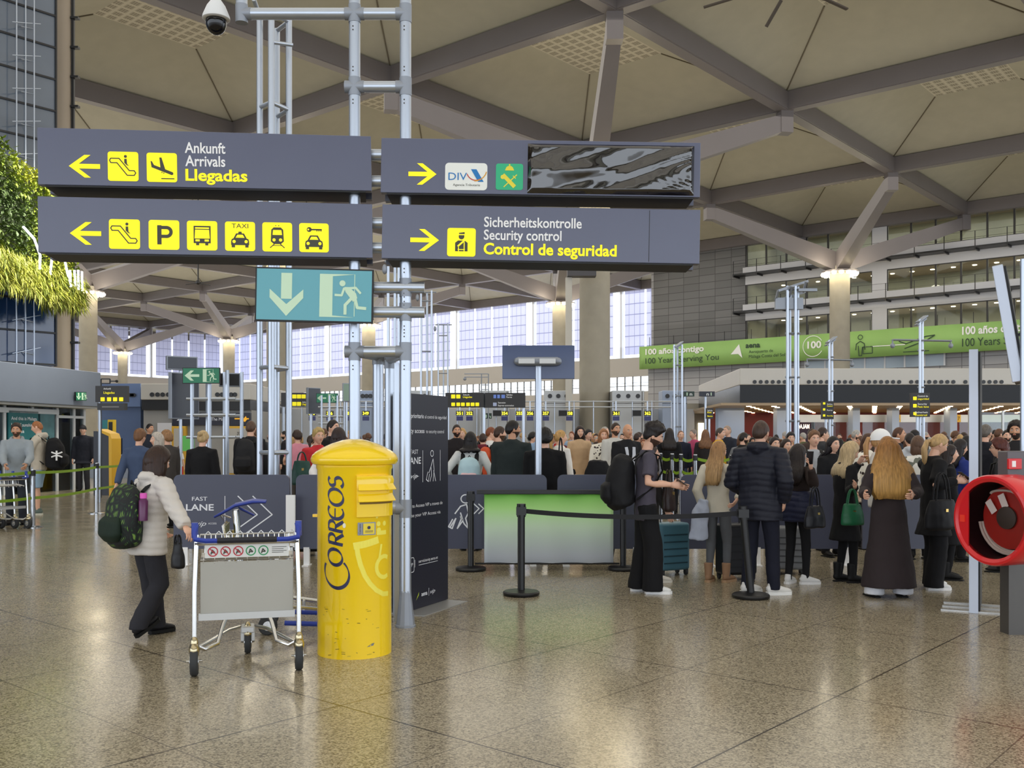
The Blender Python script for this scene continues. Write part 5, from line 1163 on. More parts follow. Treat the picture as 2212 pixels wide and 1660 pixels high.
for xa, xb in ((1755, 1845), (1865, 1930), (1945, 2050), (2075, 2180)): b.box(gx(xa, d+4)-KX, gx(xb, d+4)-KX, 4.1, 4.13, 0, 2.3)
b.build('glass_doors', m_glass, t)
for nb, px in (('5', 1840), ('6', 1941), ('7', 2071)):
    b = MB(); b.box(gx(px, d+3.9)-KX-.09, gx(px, d+3.9)-KX+.09, 3.9, 3.98, 2.3, 2.62); o = b.build('gate_number', mat('gate number yellow', (222, 176, 40), .4), t); text(nb, m_ink, o, gx(px, d+3.9)-KX, 2.38, .09, .17, 3.89, 'C')
b = MB(); b.box(gx(1712, d+6)-KX, gx(1760, d+6)-KX, 6, 6.1, 1.4, 2.5); o = b.build('shop_sign', mat('dim shop', (60, 44, 70), .5), t); text('MALAGA', mat('lit white letters', (255, 236, 214), .4, emit=1.5), o, gx(1748, d+6)-KX, 2.05, -(gx(1748, d+6)-gx(1716, d+6)), .2, 5.98, bold=.02)
t = thing('glass_screen_wall', 'tall glass screen panels behind the man in the dark suit', 'partition', (gx(2160, 32), 32, 0)); b = MB(); b.box(-1.0, 2.5, 0, .03, .1, 2.45); b.build('glass', m_glass, t); b = MB()
for x in (-1.0, .1, 1.2, 2.4): b.box(x-.03, x+.03, -.02, .05, 0, 2.5)
b.build('posts', m_steel, t)

# ---- masts with lamps, cameras and signs on the right
def mast(label, px, d_, ytop, n, w, arm=None, head=None):
    t = thing('tube_mast', label, 'mast', (gx(px, d_), d_, 0)); h = zz(ytop, d_)
    for k in range(n):
        x = -w/2+w*k/max(1, n-1) if n > 1 else 0; b = MB(); b.tube([(x, .12*(k % 2), 0), (x, .12*(k % 2), h)], .032, 8); b.build('upright', m_tube, t, True)
    if n > 1:
        b = MB(); z = 1.0
        while z < h: b.tube([(-w/2-.03, .06, z), (w/2+.03, .06, z)], .024, 6); z += .95
        b.build('rungs', m_joint, t, True)
    if arm:
        y, xa, xb = arm; b = MB(); z = zz(y, d_)
        for dy in (0, .12): b.tube([(gx(xa, d_)-gx(px, d_), dy, z), (gx(xb, d_)-gx(px, d_), dy, z-.03)], .022, 6)
        for e_ in (xa, xb): b.tube([(gx(e_, d_)-gx(px, d_), .06, z), (gx(e_, d_)-gx(px, d_), .06, z-.12)], .02, 6); b.ball((gx(e_, d_)-gx(px, d_), .06, z-.15), (.06, .06, .07))
        b.build('camera_arm', m_joint, t, True)
    if head == 'flood':
        b = MB(); b.bar((-.36, -.1, h-.12), (.34, .1, h+.12), .05, .05); b.bar((-.36, .1, h-.32), (.34, .3, h-.08), .05, .05)
        for k in range(3): b.bar((-.36+k*.3, -.1, h-.12+k*.1), (-.36+k*.3, .1, h-.32+k*.1), .04, .04)
        b.box(-.38, .22, .02, .12, h-.5, h-.25); b.box(.1, .5, -.05, .05, h-.12, h-.06); b.build('lamp_head', m_joint, t)
    if head == 'small':
        b = MB(); b.bar((-.12, 0, h-.08), (.14, .1, h+.1), .16, .03); b.bar((-.14, .05, h-.15), (.12, .1, h+.02), .16, .03); b.build('lamp_head', m_joint, t)
    return t
mast('slim triple mast with small lamp head before the left end of the green banner', 1465, 30, 745, 3, .24, head='small')
mast('tall four pole mast with flood lamp bracket right of the boy', 1714, 21, 618, 4, .26, head='flood')
mast('thin mast with camera arm in front of the lamp ring column', 1796, 27, 735, 2, .12, arm=(776, 1745, 1842), head='small')
mast('thin mast with wide camera arm before the right part of the banner', 1992, 25, 690, 2, .12, arm=(734, 1930, 2056), head='small')
small_sign('hanging_sign', 'narrow black sign with yellow lines on the thin mast left of the white cap', 1776, 1801, 867, 906, 26.6, [(872, (1780,), 5, m_yel), (885, (1780,), 5, m_yel), (898, (1780,), 5, m_yel)], [('Salidas', 1786, 875, 12, 3, m_wht), ('Control', 1786, 879, 12, 3, m_yel), ('Puertas', 1786, 888, 12, 3, m_wht), ('Security', 1786, 900, 13, 3, m_yel)], pole=(1786, 1794))
small_sign('hanging_sign', 'black sign with three yellow lines on the wide armed mast', 1969, 2009, 849, 901, 24.6, [(861, (1976,), 8, m_yel), (877, (1976,), 8, m_yel), (894, (1976,), 7, m_yel)], [('Control de', 1982, 858, 22, 4, m_wht), ('seguridad', 1982, 864, 24, 4, m_yel), ('Security', 1982, 875, 20, 4, m_wht), ('Fast lane', 1982, 881, 24, 4, m_yel), ('Sicherheit', 1976, 893, 28, 4, m_wht), ('control', 1976, 899, 26, 4, m_yel)], pole=(1984, 1998))
small_sign('hanging_sign', 'small black sign with yellow letters before the grey service wall', 1526, 1541, 882, 905, 30, [], [('Salida', 1528, 889, 11, 3.5, m_wht), ('Exit', 1528, 893, 9, 3.5, m_yel), ('Banos', 1528, 901, 11, 3.5, m_yel)], pole=(1533,))
small_sign('hanging_sign', 'pair of dark exit panels beside the left corner of the security building', 1477, 1500, 846, 857, 30, [], pole=(1480,), text_rows=[('I', 1483, 855, 2, 7, m_mint), ('n', 1490, 855, 5, 7, m_wht)], face=mat('dark exit green', (20, 46, 34), .4))
small_sign('hanging_sign', 'dark blue exit panel hung from the corner of the security building', 1511, 1544, 846, 857, 31, [], pole=(1525,), text_rows=[('n', 1526, 855, 5, 7, m_wht), ('I', 1535, 855, 2, 7, m_mint)], face=m_navy)

t = thing('pendant_camera', 'small black pendant with crossed wires under the roof left of the teal exit sign', 'pendant', at(428, 610, 62)); b = MB(); b.tube([(0, 0, 0), (0, 0, 18.4-t.location.z)], .05, 6); b.ball((0, 0, 0), .16); b.tube([(-.8, 0, .1), (.8, 0, -.2)], .025, 5); b.tube([(-.8, 0, -.15), (.8, 0, .05)], .025, 5); b.build('fitting', m_black, t, True)
# ---- chrome stanchions with green belts
m_chp = mat('chrome post', (190, 194, 200), .15, metal=1); m_gb = mat('green belt', (128, 164, 30), .5)
def chrome(label, px, ybase, ytop, group):
    p = fl(px, ybase); t = thing('belt_post', label, 'stanchion', p, group=group); h = zz(ytop, p.y)
    b = MB(); b.lathe([(.17, 0), (.17, .012), (.1, .025), (.04, .03), (.04, h-.01), (.03, h)], 24); b.build('post', m_chp, t, True); b = MB(); b.tube([(0, 0, h-.12), (0, 0, h-.02)], .046, 16); b.build('belt_head', m_black, t, True); return t, h
def belt(parent, p, q_, z, hgt=.05, sag=.03):
    o = parent.location; b = MB(); vs = []
    for k in range(13): u = k/12; c = Vector(p).lerp(Vector(q_), u)-o; s_ = -sag*4*u*(1-u); vs += [(c.x, c.y, z+s_+hgt/2), (c.x, c.y, z+s_-hgt/2)]
    b.add(vs, [(2*k, 2*k+1, 2*k+3, 2*k+2) for k in range(12)]); x = b.build('belt', m_gb, parent); x.modifiers.new('thickness', 'SOLIDIFY').thickness = .004
c1, h1 = chrome('chrome post with green belts, right one of the two at the left', 209, 1110, 1000, 'chrome belt posts on the left'); c2, h2 = chrome('chrome post with green belts, near the left picture edge', 71, 1140, 1014, 'chrome belt posts on the left')
c3 = fl(330, 1075); c0 = fl(-150, 1160)
for z in (.97, .52): belt(c1, c1.location, c2.location, z); belt(c2, c2.location, c0, z); belt(c1, c1.location, c3, z)
pr = None
for k, (px, yb) in enumerate(((1427, 1118), (1452, 1120), (1471, 1122), (1502, 1125), (1581, 1128))):
    c, h = chrome(['farthest left', 'second', 'third', 'fourth', 'rightmost'][k]+' chrome post of the green belt lane behind the phone boy', px, yb, 979+k, 'chrome belt posts mid hall')
    if pr: 
        for z in (h-.07, h-.32): belt(pr, pr.location, c.location, z, .055, .06)
    pr = c
# nested luggage trolleys at the left edge
p = fl(22, 1146)
src = trolley('rightmost of the nested trolleys at the left edge behind the green belt', (p.x, p.y, 0), 62, 'nested luggage trolleys', sign=False, panel=False)
for k in range(1, 4):
    o = copy_tree(src); o.location = (p.x-.24*k, p.y+.02*k, 0); o['label'] = ['', 'second from right of the nested trolleys at the left edge', 'third from right of the nested trolleys at the left edge', 'leftmost nested trolley cut by the left picture edge'][k]
# ================================================================ PEOPLE
from mathutils import noise as mnoise
DG = bpy.context.evaluated_depsgraph_get
def remesh(b, vox, it=5, infl=0):
    """union of the shapes in b as one smooth skin -> (verts, faces)"""
    me = bpy.data.meshes.new('tmp'); me.from_pydata(b.v, [], b.f); o = bpy.data.objects.new('tmp', me); COL.objects.link(o)
    m = o.modifiers.new('r', 'REMESH'); m.mode = 'VOXEL'; m.voxel_size = vox
    if it: s_ = o.modifiers.new('s', 'SMOOTH'); s_.factor = .5; s_.iterations = it
    bpy.context.view_layer.update(); r = bpy.data.meshes.new_from_object(o.evaluated_get(DG()))
    V_ = [v.co.copy() for v in r.vertices]; NR = [v.normal.copy() for v in r.vertices]; F_ = [tuple(p.vertices) for p in r.polygons]
    bpy.data.objects.remove(o); bpy.data.meshes.remove(me); bpy.data.meshes.remove(r)
    return V_, NR, F_
def cloth(b, name, m, parent, vox, it=5, wr=.006, quilt=0, qamp=.008):
    V_, NR, F_ = remesh(b, vox, it); sd = random.random()*50; out = []
    for v, n in zip(V_, NR):
        w = mnoise.noise(Vector((v.x*9+sd, v.y*9, v.z*6)))*wr+mnoise.noise(Vector((v.x*22, v.y*22+sd, v.z*16)))*wr*.5
        if quilt: w += qamp*(abs(math.sin(math.pi*(v.z+.12*abs(v.x))/quilt))**.6-.6)
        out.append(v+n*w)
    q = MB(); q.add(out, F_); q.closed_hint = False; return q.build(name, m, parent, True, ang=180)
def sm(a, b_, x): t = max(0, min(1, (x-a)/(b_-a))); return t*t*(3-2*t)
def ik(S_, T_, l1, l2, hint):
    d = T_-S_; L_ = min(d.length, (l1+l2)*.999); u = d.normalized(); T_ = S_+u*L_
    a = (l1*l1-l2*l2+L_*L_)/(2*L_); h = math.sqrt(max(0, l1*l1-a*a)); hv = Vector(hint); hv = hv-u*hv.dot(u)
    hv = hv.normalized() if hv.length > 1e-5 else u.orthogonal().normalized()
    return S_+u*a+hv*h, T_
HN = {}
def hair_mat(rgb, tip=None, z0=0, z1=1):
    key = ('hair', rgb, tip, round(z0, 2))
    if key in HN: return HN[key]
    m = mat('hair %d' % len(HN), rgb, .45, spec=.35); HN[key] = m
    tc = N(m, 'ShaderNodeTexCoord'); mp = N(m, 'ShaderNodeMapping'); LK(m, tc.outputs['Object'], mp.inputs[0]); mp.inputs['Scale'].default_value = (70, 70, 5)
    n = N(m, 'ShaderNodeTexNoise', Scale=1.0, Detail=3.0); LK(m, mp.outputs[0], n.inputs['Vector'])
    base = mixc(m, n.outputs['Fac'], tuple(x*.5 for x in rgb), tuple(x*min(1.35, 236/max(rgb)) for x in rgb))
    if tip:
        sp = N(m, 'ShaderNodeSeparateXYZ'); LK(m, tc.outputs['Object'], sp.inputs[0]); mr = N(m, 'ShaderNodeMapRange'); LK(m, sp.outputs[2], mr.inputs[0])
        mr.inputs[1].default_value = z1; mr.inputs[2].default_value = z0; t2 = mixc(m, n.outputs['Fac'], tuple(x*.55 for x in tip), tuple(x*min(1.2, 236/max(tip)) for x in tip)); base = mixc(m, mr.outputs[0], base, t2)
    LK(m, base, PB(m).inputs['Base Color']); bp = N(m, 'ShaderNodeBump', Strength=.6, Distance=.01); LK(m, n.outputs['Fac'], bp.inputs['Height']); LK(m, bp.outputs[0], PB(m).inputs['Normal']); return m
def cm(rgb, rough=.8, kind='cloth'):
    return mat('%s %d %d %d' % ((kind,)+tuple(rgb)), rgb, rough, bump=(160, .12) if kind == 'cloth' else None, spec=.3, var=(7, .12))
M_lip = mat('lips', (176, 96, 92), .45); M_eye = mat('eye white', (232, 230, 226), .25); M_iris = mat('iris', (46, 34, 26), .2)
SK = {0: mat('skin fair', (226, 178, 152), .5, var=(14, .06)), 1: mat('skin tan', (204, 152, 120), .5, var=(14, .06)), 2: mat('skin brown', (156, 106, 78), .5, var=(14, .06))}
def head_dirs(nu, nv):
    for j in range(nv+1):
        th = -math.pi/2+math.pi*j/nv
        for i in range(nu): ph = 2*math.pi*i/nu-math.pi; yield math.cos(th)*math.sin(ph), -math.cos(th)*math.cos(ph), math.sin(th)
def head_shape(dx, dy, dz, fem=0):
    x, y, z = dx*.074, dy*.096, dz*.118
    j = sm(.05, -1, dz); x *= 1-.24*j-.05*fem*j
    if dy > 0: y *= 1-.42*sm(-.1, -.9, dz)
    else: y *= .97-.06*sm(-.3, -1, dz)+.0
    if dy < 0.1:
        X = x/.074; Z = dz; g = math.exp
        y -= .021*g(-(X/.17)**2-((Z+.16)/.13)**2)+.011*g(-(X/.13)**2-((Z-.06)/.2)**2)
        y += .011*g(-((abs(X)-.38)/.17)**2-((Z-.08)/.1)**2)
        y -= .004*g(-((Z-.24)/.09)**2-(X/.55)**2)+.006*g(-(X/.26)**2-((Z+.43)/.075)**2)+.009*g(-(X/.3)**2-((Z+.8)/.13)**2)+.004*g(-((abs(X)-.5)/.2)**2-((Z+.12)/.18)**2)
    return x, y, z
def head(b, Mx, hs, nu, nv, fem, beard, brow=True, glasses=False, smile=False):
    vs = [Mx @ (Vector(head_shape(dx, dy, dz, fem))*hs) for dx, dy, dz in head_dirs(nu, nv)]; D = list(head_dirs(nu, nv)); fs = []; ms = []
    for j in range(nv):
        for i in range(nu):
            q = (j*nu+i, j*nu+(i+1) % nu, (j+1)*nu+(i+1) % nu, (j+1)*nu+i); c = [sum(D[k][a] for k in q)/4 for a in range(3)]
            m = 0
            if c[1] < -.3 and abs(c[0]) < (.32 if smile else .26) and abs(c[2]+.43-(.05*abs(c[0])/.3 if smile else 0)) < .055: m = 1
            elif beard and c[2] < -.22 and c[1] < .25 and not (abs(c[0]) < .2 and -.36 < c[2] and c[1] < -.6): m = 5
            fs.append(q); ms.append(m)
    b.add(vs, fs, ms)
    for s_ in (-1, 1):
        e = Vector((s_*.0285, -.0795, .0095))*hs; r_ = .0115*hs; b.ball((0, 0, 0), (r_*1.15, r_*.8, r_*.72), 10, 6, 2, Mx @ Matrix.Translation(e)); b.ball((0, 0, 0), (r_*.52, r_*.4, r_*.52), 8, 6, 3, Mx @ Matrix.Translation(e+Vector((0, -r_*.55, 0))))
        b.ball((0, 0, 0), (.011*hs, .02*hs, .031*hs), 10, 8, 0, Mx @ Matrix.Translation(Vector((s_*.073, .008, -.004))*hs))
        if brow: b.tube([Mx @ (Vector((s_*.015, -.092, .029))*hs), Mx @ (Vector((s_*.03, -.09, .033))*hs), Mx @ (Vector((s_*.046, -.076, .028))*hs)], [.0035*hs, .0045*hs, .002*hs], 6, 4)
        if glasses:
            b.tube([Mx @ (Vector((s_*.03+.02*math.cos(a), -.098, .006+.016*math.sin(a)))*hs) for a in [k*.5236 for k in range(13)]], .002*hs, 5, 3); b.tube([Mx @ (Vector((s_*.05, -.096, .01))*hs), Mx @ (Vector((s_*.08, .0, .012))*hs)], .002*hs, 5, 3)
def hand(b, Wp, d, lat, pal, sc=1, curl=35, m=0, side=1):
    """palm, four fingers and a thumb; d: along the hand, lat: towards the thumb, pal: palm normal"""
    d = d.normalized(); lat = (lat-d*lat.dot(d)).normalized(); pal = d.cross(lat)*(1 if d.cross(lat).dot(pal) > 0 else -1)
    b.tube([Wp-d*.015*sc, Wp+d*.02*sc, Wp+d*.055*sc, Wp+d*.09*sc], [(.026*sc, .018*sc), (.034*sc, .016*sc), (.041*sc, .014*sc), (.036*sc, .011*sc)], 10, m, ref=lat)
    for k, (o_, L_) in enumerate(((.028, .070), (.010, .078), (-.009, .073), (-.027, .056))):
        p = Wp+d*.083*sc+lat*o_*sc; a = math.radians(curl*(.6+.12*k)); pts = [p]; an = 0
        for f_ in (.45, .32, .23): an += a; p = p+(d*math.cos(an)+pal*math.sin(an))*L_*f_*sc; pts.append(p)
        b.tube(pts, [.0088*sc, .0083*sc, .0076*sc, .005*sc], 7, m)
    p = Wp+d*.022*sc+lat*.028*sc; q = p+(d*.55+lat*.75+pal*.25)*.034*sc; r_ = q+(d*.85+lat*.2+pal*.4)*.03*sc; b.tube([p-lat*.012*sc, p, q, r_, r_+(d*.8+pal*.5)*.02*sc], [.012*sc, .0125*sc, .0105*sc, .0092*sc, .006*sc], 7, m)
def hair(parent, Mx, hs, style, m, near=True, rnd_=None, H=1.7, fem=0, wide=1.0):
    nu, nv = (40, 28) if near else (22, 14); b = MB(); sd = random.random()*30
    curly = style in ('curly', 'curlytop'); vs = []
    for dx, dy, dz in head_dirs(nu, nv):
        x, y, z = head_shape(dx, dy, dz, fem)
        if dy < 0: x, y = dx*.074, dy*.094
        fr = max(0, -dy); hl = .58*sm(.25, .85, fr)-.05*sm(.75, .2, fr)-.42*sm(.25, -.5, fr if dy < 0 else -dy)
        if dy >= 0: hl = -.05-.5*sm(0, .8, dy)
        if style in ('long', 'bob', 'longfringe'): hl -= .12*sm(.7, .2, fr)
        if style in ('longfringe',): hl -= .12
        if style == 'receding': hl += .22*sm(.2, .8, fr)
        w = sm(hl-.06, hl+.09, dz); k = {'short': .0085, 'buzz': .004, 'receding': .006, 'curly': .032, 'curlytop': .042, 'bob': .022, 'long': .014, 'longfringe': .014, 'pony': .008, 'bun': .012, 'messy': .02, 'hood': .02}.get(style, .01)
        if style == 'curlytop': k *= .25+.75*sm(.2, .6, dz)
        if style == 'messy': k *= .5+.6*sm(0, .7, dz)
        n_ = mnoise.noise(Vector((dx*4+sd, dy*4, dz*4)))*.3+mnoise.noise(Vector((dx*9+sd, dy*9, dz*9)))*.35
        if curly or style == 'messy': k *= 1+n_*1.1
        else: k *= 1+.25*n_
        r_ = Vector((x, y, z)); nn = Vector((dx, dy, dz)); p = r_+nn*(k*w-.012*(1-w)) if w > .02 else r_*.85
        vs.append(Mx @ (p*hs))
    fs = [(j*nu+i, j*nu+(i+1) % nu, (j+1)*nu+(i+1) % nu, (j+1)*nu+i) for j in range(nv) for i in range(nu)]
    b.add(vs, fs)
    hc = Mx.translation
    back = (Mx.to_3x3() @ Vector((0, 1, 0))); back.z = 0; back.normalize(); latv = Vector((back.y, -back.x, 0))
    def curtain(levels, n=30, strands=13):
        pts = []; V2 = []
        for t, (dz_, off, rx, ry) in enumerate(levels):
            c = hc+back*off*hs+Vector((0, 0, dz_*hs))
            for q in range(n):
                a = 2*math.pi*q/n; f = 1+.06*math.sin(strands*a+t*.25+sd)*(t > 0)+.05*mnoise.noise(Vector((math.cos(a)*3, math.sin(a)*3+sd, t*.35)))
                zz_ = 0
                if t == len(levels)-1: zz_ = .03*mnoise.noise(Vector((math.cos(a)*6, math.sin(a)*6, sd)))
                V2.append(c+latv*math.cos(a)*rx*(1+(wide-1)*min(1, (t+1)/4))*f*hs+back*math.sin(a)*ry*f*hs+Vector((0, 0, zz_)))
        k = len(levels); f2 = [(i*n+q, i*n+(q+1) % n, (i+1)*n+(q+1) % n, (i+1)*n+q) for i in range(k-1) for q in range(n)]+[tuple((k-1)*n+q for q in range(n)), tuple(range(n-1, -1, -1))]
        b.add(V2, f2)
    if style in ('long', 'longfringe'):
        e = rnd_ or .36
        curtain([(.09, .012, .062, .06), (.03, .022, .084, .082), (-.05, .034, .094, .078), (-.11, .055, .108, .064), (-.11-.2*(e-.1), .09, .132, .058), (-.11-.5*(e-.1), .118, .15, .05), (-.11-.8*(e-.1), .13, .15, .042), (-.01-e, .132, .118, .026)], 54, 21)
    elif style == 'bob': curtain([(.09, .012, .066, .064), (.02, .016, .094, .094), (-.06, .022, .104, .09), (-.11, .028, .106, .08), (-.145, .035, .09, .06)])
    elif style == 'pony':
        p0 = hc+back*.1*hs+Vector((0, 0, .035*hs)); b.tube([p0-back*.02, p0+back*.03, p0+back*.06+Vector((0, 0, -.08)), p0+back*.055+Vector((0, 0, -.2)), p0+back*.02+Vector((0, 0, -.30))+latv*.0], [.018, .026, .032, .028, .008], 12)
    elif style == 'bun': p0 = hc+back*.1*hs+Vector((0, 0, .07*hs)); b.ball(p0, .04*hs, 14, 10)
    b.closed_hint = False; return b.build('hair', m, parent, True, ang=180)

def person(label, px, yh, yf=None, d=None, yaw=0, H=None, sex='m', skin=0, hs=1.0, hr=('short', (40, 30, 26)), top=('jacket', (30, 30, 34)), bot=('trousers', (24, 24, 28)), shoes=(30, 28, 28), L=None, R=None, lean=0.0, hy=0, hp=0, feet=None, vox=.014, beard=None, glasses=False, smile=False, group=None, build=1.0, cap=None, scarf=None, kneehint=1, curl=35, x=None, hood=None, fyaw=0, hfwd=0):
    d = d or F*EYE/(yf-HZ); pos = Vector(((gx(px, d) if x is None else x), d, 0)); H = H or EYE+(HZ-yh)*d/F
    t = thing('person', label, 'person', pos, yaw, group); s = H/1.72; fem = sex == 'f'; near = vox < .02
    Ri = Matrix.Rotation(-math.radians(yaw), 3, 'Z')
    def loc(p): return Ri @ (at(*p[1:])-pos) if p[0] == 'w' else Vector(p)*s
    vz = Vector((0, 0, 1)); sh = (.17 if fem else .19)*s*(.5+.5*build); hip = .085*s
    Sc = Vector((0, -lean*s, 1.40*s)); Nb = Vector((0, -lean*s*1.05, 1.455*s)); Pv = Vector((0, 0, .92*s))
    Hc = Nb+Vector((0, -.028*s-hfwd, .147*s)); Mh_ = Matrix.Translation(Hc) @ Matrix.Rotation(math.radians(hy), 4, 'Z') @ Matrix.Rotation(math.radians(hp), 4, 'X'); hs = hs*s*1.0
    # arms and legs
    arms = []
    for sgn, tgt in ((1, L), (-1, R)):
        S_ = Sc+Vector((sgn*sh, .01*s, -.018*s)); tg = loc(tgt) if tgt else Vector((sgn*.25*s, -.05*s-lean*.5*s, .83*s))
        low = tg.z < 1.0*s; E_, W_ = ik(S_, tg, .285*s, .255*s, (sgn*.5, .9 if low else .35, -.25 if low else -1)); arms.append((sgn, S_, E_, W_))
    legs = []
    ft = feet or ((.1, .0, .0), (-.1, .02, .0))
    for sgn, f_ in zip((1, -1), ft):
        Hj = Vector((sgn*hip, 0, .88*s)); A_ = Vector((f_[0]*s, f_[1]*s, (.085+f_[2])*s)); K_, A_ = ik(Hj, A_, .402*s, .398*s, (sgn*.1, -1, 0)); legs.append((sgn, Hj, K_, A_))
    # ---- body: one skin
    b = MB()
    b.tube([Pv, Pv+Vector((0, 0, .12*s)), Sc+Vector((0, 0, -.18*s)), Sc+Vector((0, .005, -.02*s)), Nb], [(.12*s, .085*s), (.105*s, .075*s), (.13*s, .085*s), (.125*s, .06*s), (.06*s, .058*s)], 14, ref=(1, 0, 0))
    b.tube([Nb-vz*.05*s, Nb+vz*.02*s, Hc-vz*.03*s+Vector((0, .015*s, 0))], [.062*s, .053*s, .052*s], 12)
    for sgn, S_, E_, W_ in arms: av = 1 if top[0] == 'tshirt' else .72; b.tube([S_-Vector((sgn*.05*s, 0, 0)), S_, S_.lerp(E_, .5), E_, E_.lerp(W_, .35), W_], [.045*s*av, .046*s*av, .041*s*av, .036*s*av, .038*s*av, .0255*s], 12)
    for sgn, Hj, K_, A_ in legs: b.tube([Hj+vz*.04*s, Hj.lerp(K_, .4), K_, K_.lerp(A_, .35), A_, A_-vz*.05*s], [x_*s*(1 if bot[0] == 'shorts' else .66) for x_ in (.08, .072, .05, .053, .035, .034)], 12)
    V_, _, F_ = remesh(b, max(vox, .016), 4); q = MB(); q.add(V_, F_); q.closed_hint = False
    head(q, Mh_, hs, *((44, 40) if near else (24, 22)), fem, beard, True, glasses, smile)
    for sgn, S_, E_, W_ in arms:
        dd = (W_-E_).normalized(); la = Vector((0, -1, 0)) if abs(dd.z) > .6 else Vector((0, 0, 1)); pn = Vector((-sgn, 0, 0)) if abs(dd.z) > .6 else Vector((-sgn, 0, .3)); hand(q, W_, dd, la, pn, s*.98, curl)
    q.build('body', [SK[skin], M_lip, M_eye, M_iris, hair_mat(hr[1]) if hr[1] else M_iris, hair_mat(beard) if beard else M_iris], t, True, ang=180)
    # ---- top
    kind, col = top[0], top[1]; inf = {'puffer': .03, 'coat': .018, 'longcoat': .02, 'jacket': .016, 'hoodie': .016, 'sweater': .01, 'cardigan': .014, 'tshirt': .006, 'trench': .018}.get(kind, .012)*s
    hem = {'longcoat': .2, 'trench': .55, 'coat': .62, 'puffer': .76, 'jacket': .80, 'hoodie': .82, 'sweater': .83, 'cardigan': .83, 'tshirt': .78}.get(kind, .8)
    if len(top) > 2: hem = top[2]
    hem *= s; wsc = build; b = MB(); fw = .94 if fem else 1.0
    zs = [(1.462, .072, .066), (1.435, .105, .072), (1.385, .16 if fem else .178, .082), (1.30, .172 if fem else .19, .105), (1.2, .158 if fem else .176, .108), (1.08, .138 if fem else .162, .098), (.97, .158 if fem else .165, .104), (.88, .172, .108), (.80, .172, .105)]
    rings = []
    for z, rx, ry in zs:
        if z*s < hem: break
        k = (z-.92)/(1.4-.92); rings.append((Vector((0, -lean*s*max(0, min(1.05, k)), z*s)), (rx*s*wsc*fw+inf, ry*s*(.4+.6*wsc)+inf)))
    lw = rings[-1][1]; fl_ = {'longcoat': .1, 'trench': .06, 'coat': .05}.get(kind, .004)
    nst = max(1, int((rings[-1][0].z-hem)/.12)); z_ = rings[-1][0].z
    for k in range(1, nst+1): u = k/nst; rings.append((Vector((0, rings[-1][0].y*.6, z_+(hem-z_)*u)), (lw[0]+fl_*u*s, lw[1]+fl_*1.1*u*s)))
    b.tube([r_[0] for r_ in rings], [r_[1] for r_ in rings], 26, ref=(1, 0, 0))
    short = kind == 'tshirt'; av = .012*s
    for sgn, S_, E_, W_ in arms:
        i2 = inf+.004*s
        base = [(S_-Vector((sgn*.07*s, 0, .005*s)), .056*s+i2), (S_, .056*s+i2), (S_.lerp(E_, .35), .05*s+i2)]
        if short: base += [(S_.lerp(E_, .72), .058*s+i2)]
        else: base += [(S_.lerp(E_, .8), .044*s+i2), (E_.lerp(W_, .04), .044*s+i2), (E_.lerp(W_, .4), .04*s+i2), (E_.lerp(W_, .97), .031*s+i2*.8)]
        b.tube([p for p, r_ in base], [r_ for p, r_ in base], 14)
    if kind in ('hoodie', 'puffer') or hood:
        c = Nb+Vector((0, .05*s, .0)); b.tube([c+Vector((-.085*s, -.06*s, .0)), c+Vector((-.07*s, .03*s, .01*s)), c+Vector((0, .06*s, .0)), c+Vector((.07*s, .03*s, .01*s)), c+Vector((.085*s, -.06*s, .0))], [(.028*s, .04*s), (.045*s, .05*s), (.055*s, .06*s), (.045*s, .05*s), (.028*s, .04*s)], 12)
    elif kind in ('coat', 'jacket', 'longcoat', 'trench'):
        b.tube([Nb-vz*.03*s, Nb+vz*.025*s], [(.075*s, .075*s), (.068*s, .07*s)], 16)
    mt = top[3] if len(top) > 3 else cm(col, .55 if kind == 'puffer' else .85)
    o_top = cloth(b, {'longcoat': 'coat', 'trench': 'coat'}.get(kind, kind), mt, t, vox, 4, .008*s, quilt=.06*s if kind == 'puffer' else 0)
    # ---- bottom
    bk, bc = bot[0], bot[1]
    if bk:
        b = MB(); r1, r2, r3 = {'leggings': (.083, .06, .042), 'wide': (.1, .098, .105), 'trousers': (.094, .076, .064), 'straight': (.1, .09, .082), 'jeans': (.09, .068, .055), 'shorts': (.095, .09, .09)}[bk]
        b.tube([Vector((0, -.0, 1.02*s)), Vector((0, 0, .93*s)), Vector((0, 0, .83*s))], [(.135*s, .098*s), (.155*s, .108*s), (.14*s, .1*s)], 20, ref=(1, 0, 0))
        for sgn, Hj, K_, A_ in legs:
            if bk == 'shorts': b.tube([Hj, Hj.lerp(K_, .5), Hj.lerp(K_, .95)], [.098*s, .096*s, .088*s], 16)
            else: b.tube([Hj+vz*.02*s, Hj.lerp(K_, .45), K_, K_.lerp(A_, .4), A_+vz*.0*s, A_-vz*(.055 if bk == 'wide' else .035)*s], [r1*s, (r1+r2)/2*s, r2*s, (r2*.6+r3*.4)*s, r3*s, r3*1.03*s], 16)
        cloth(b, {'wide': 'trousers', 'straight': 'trousers'}.get(bk, bk), cm(bc, .85), t, vox, 4, .007*s)
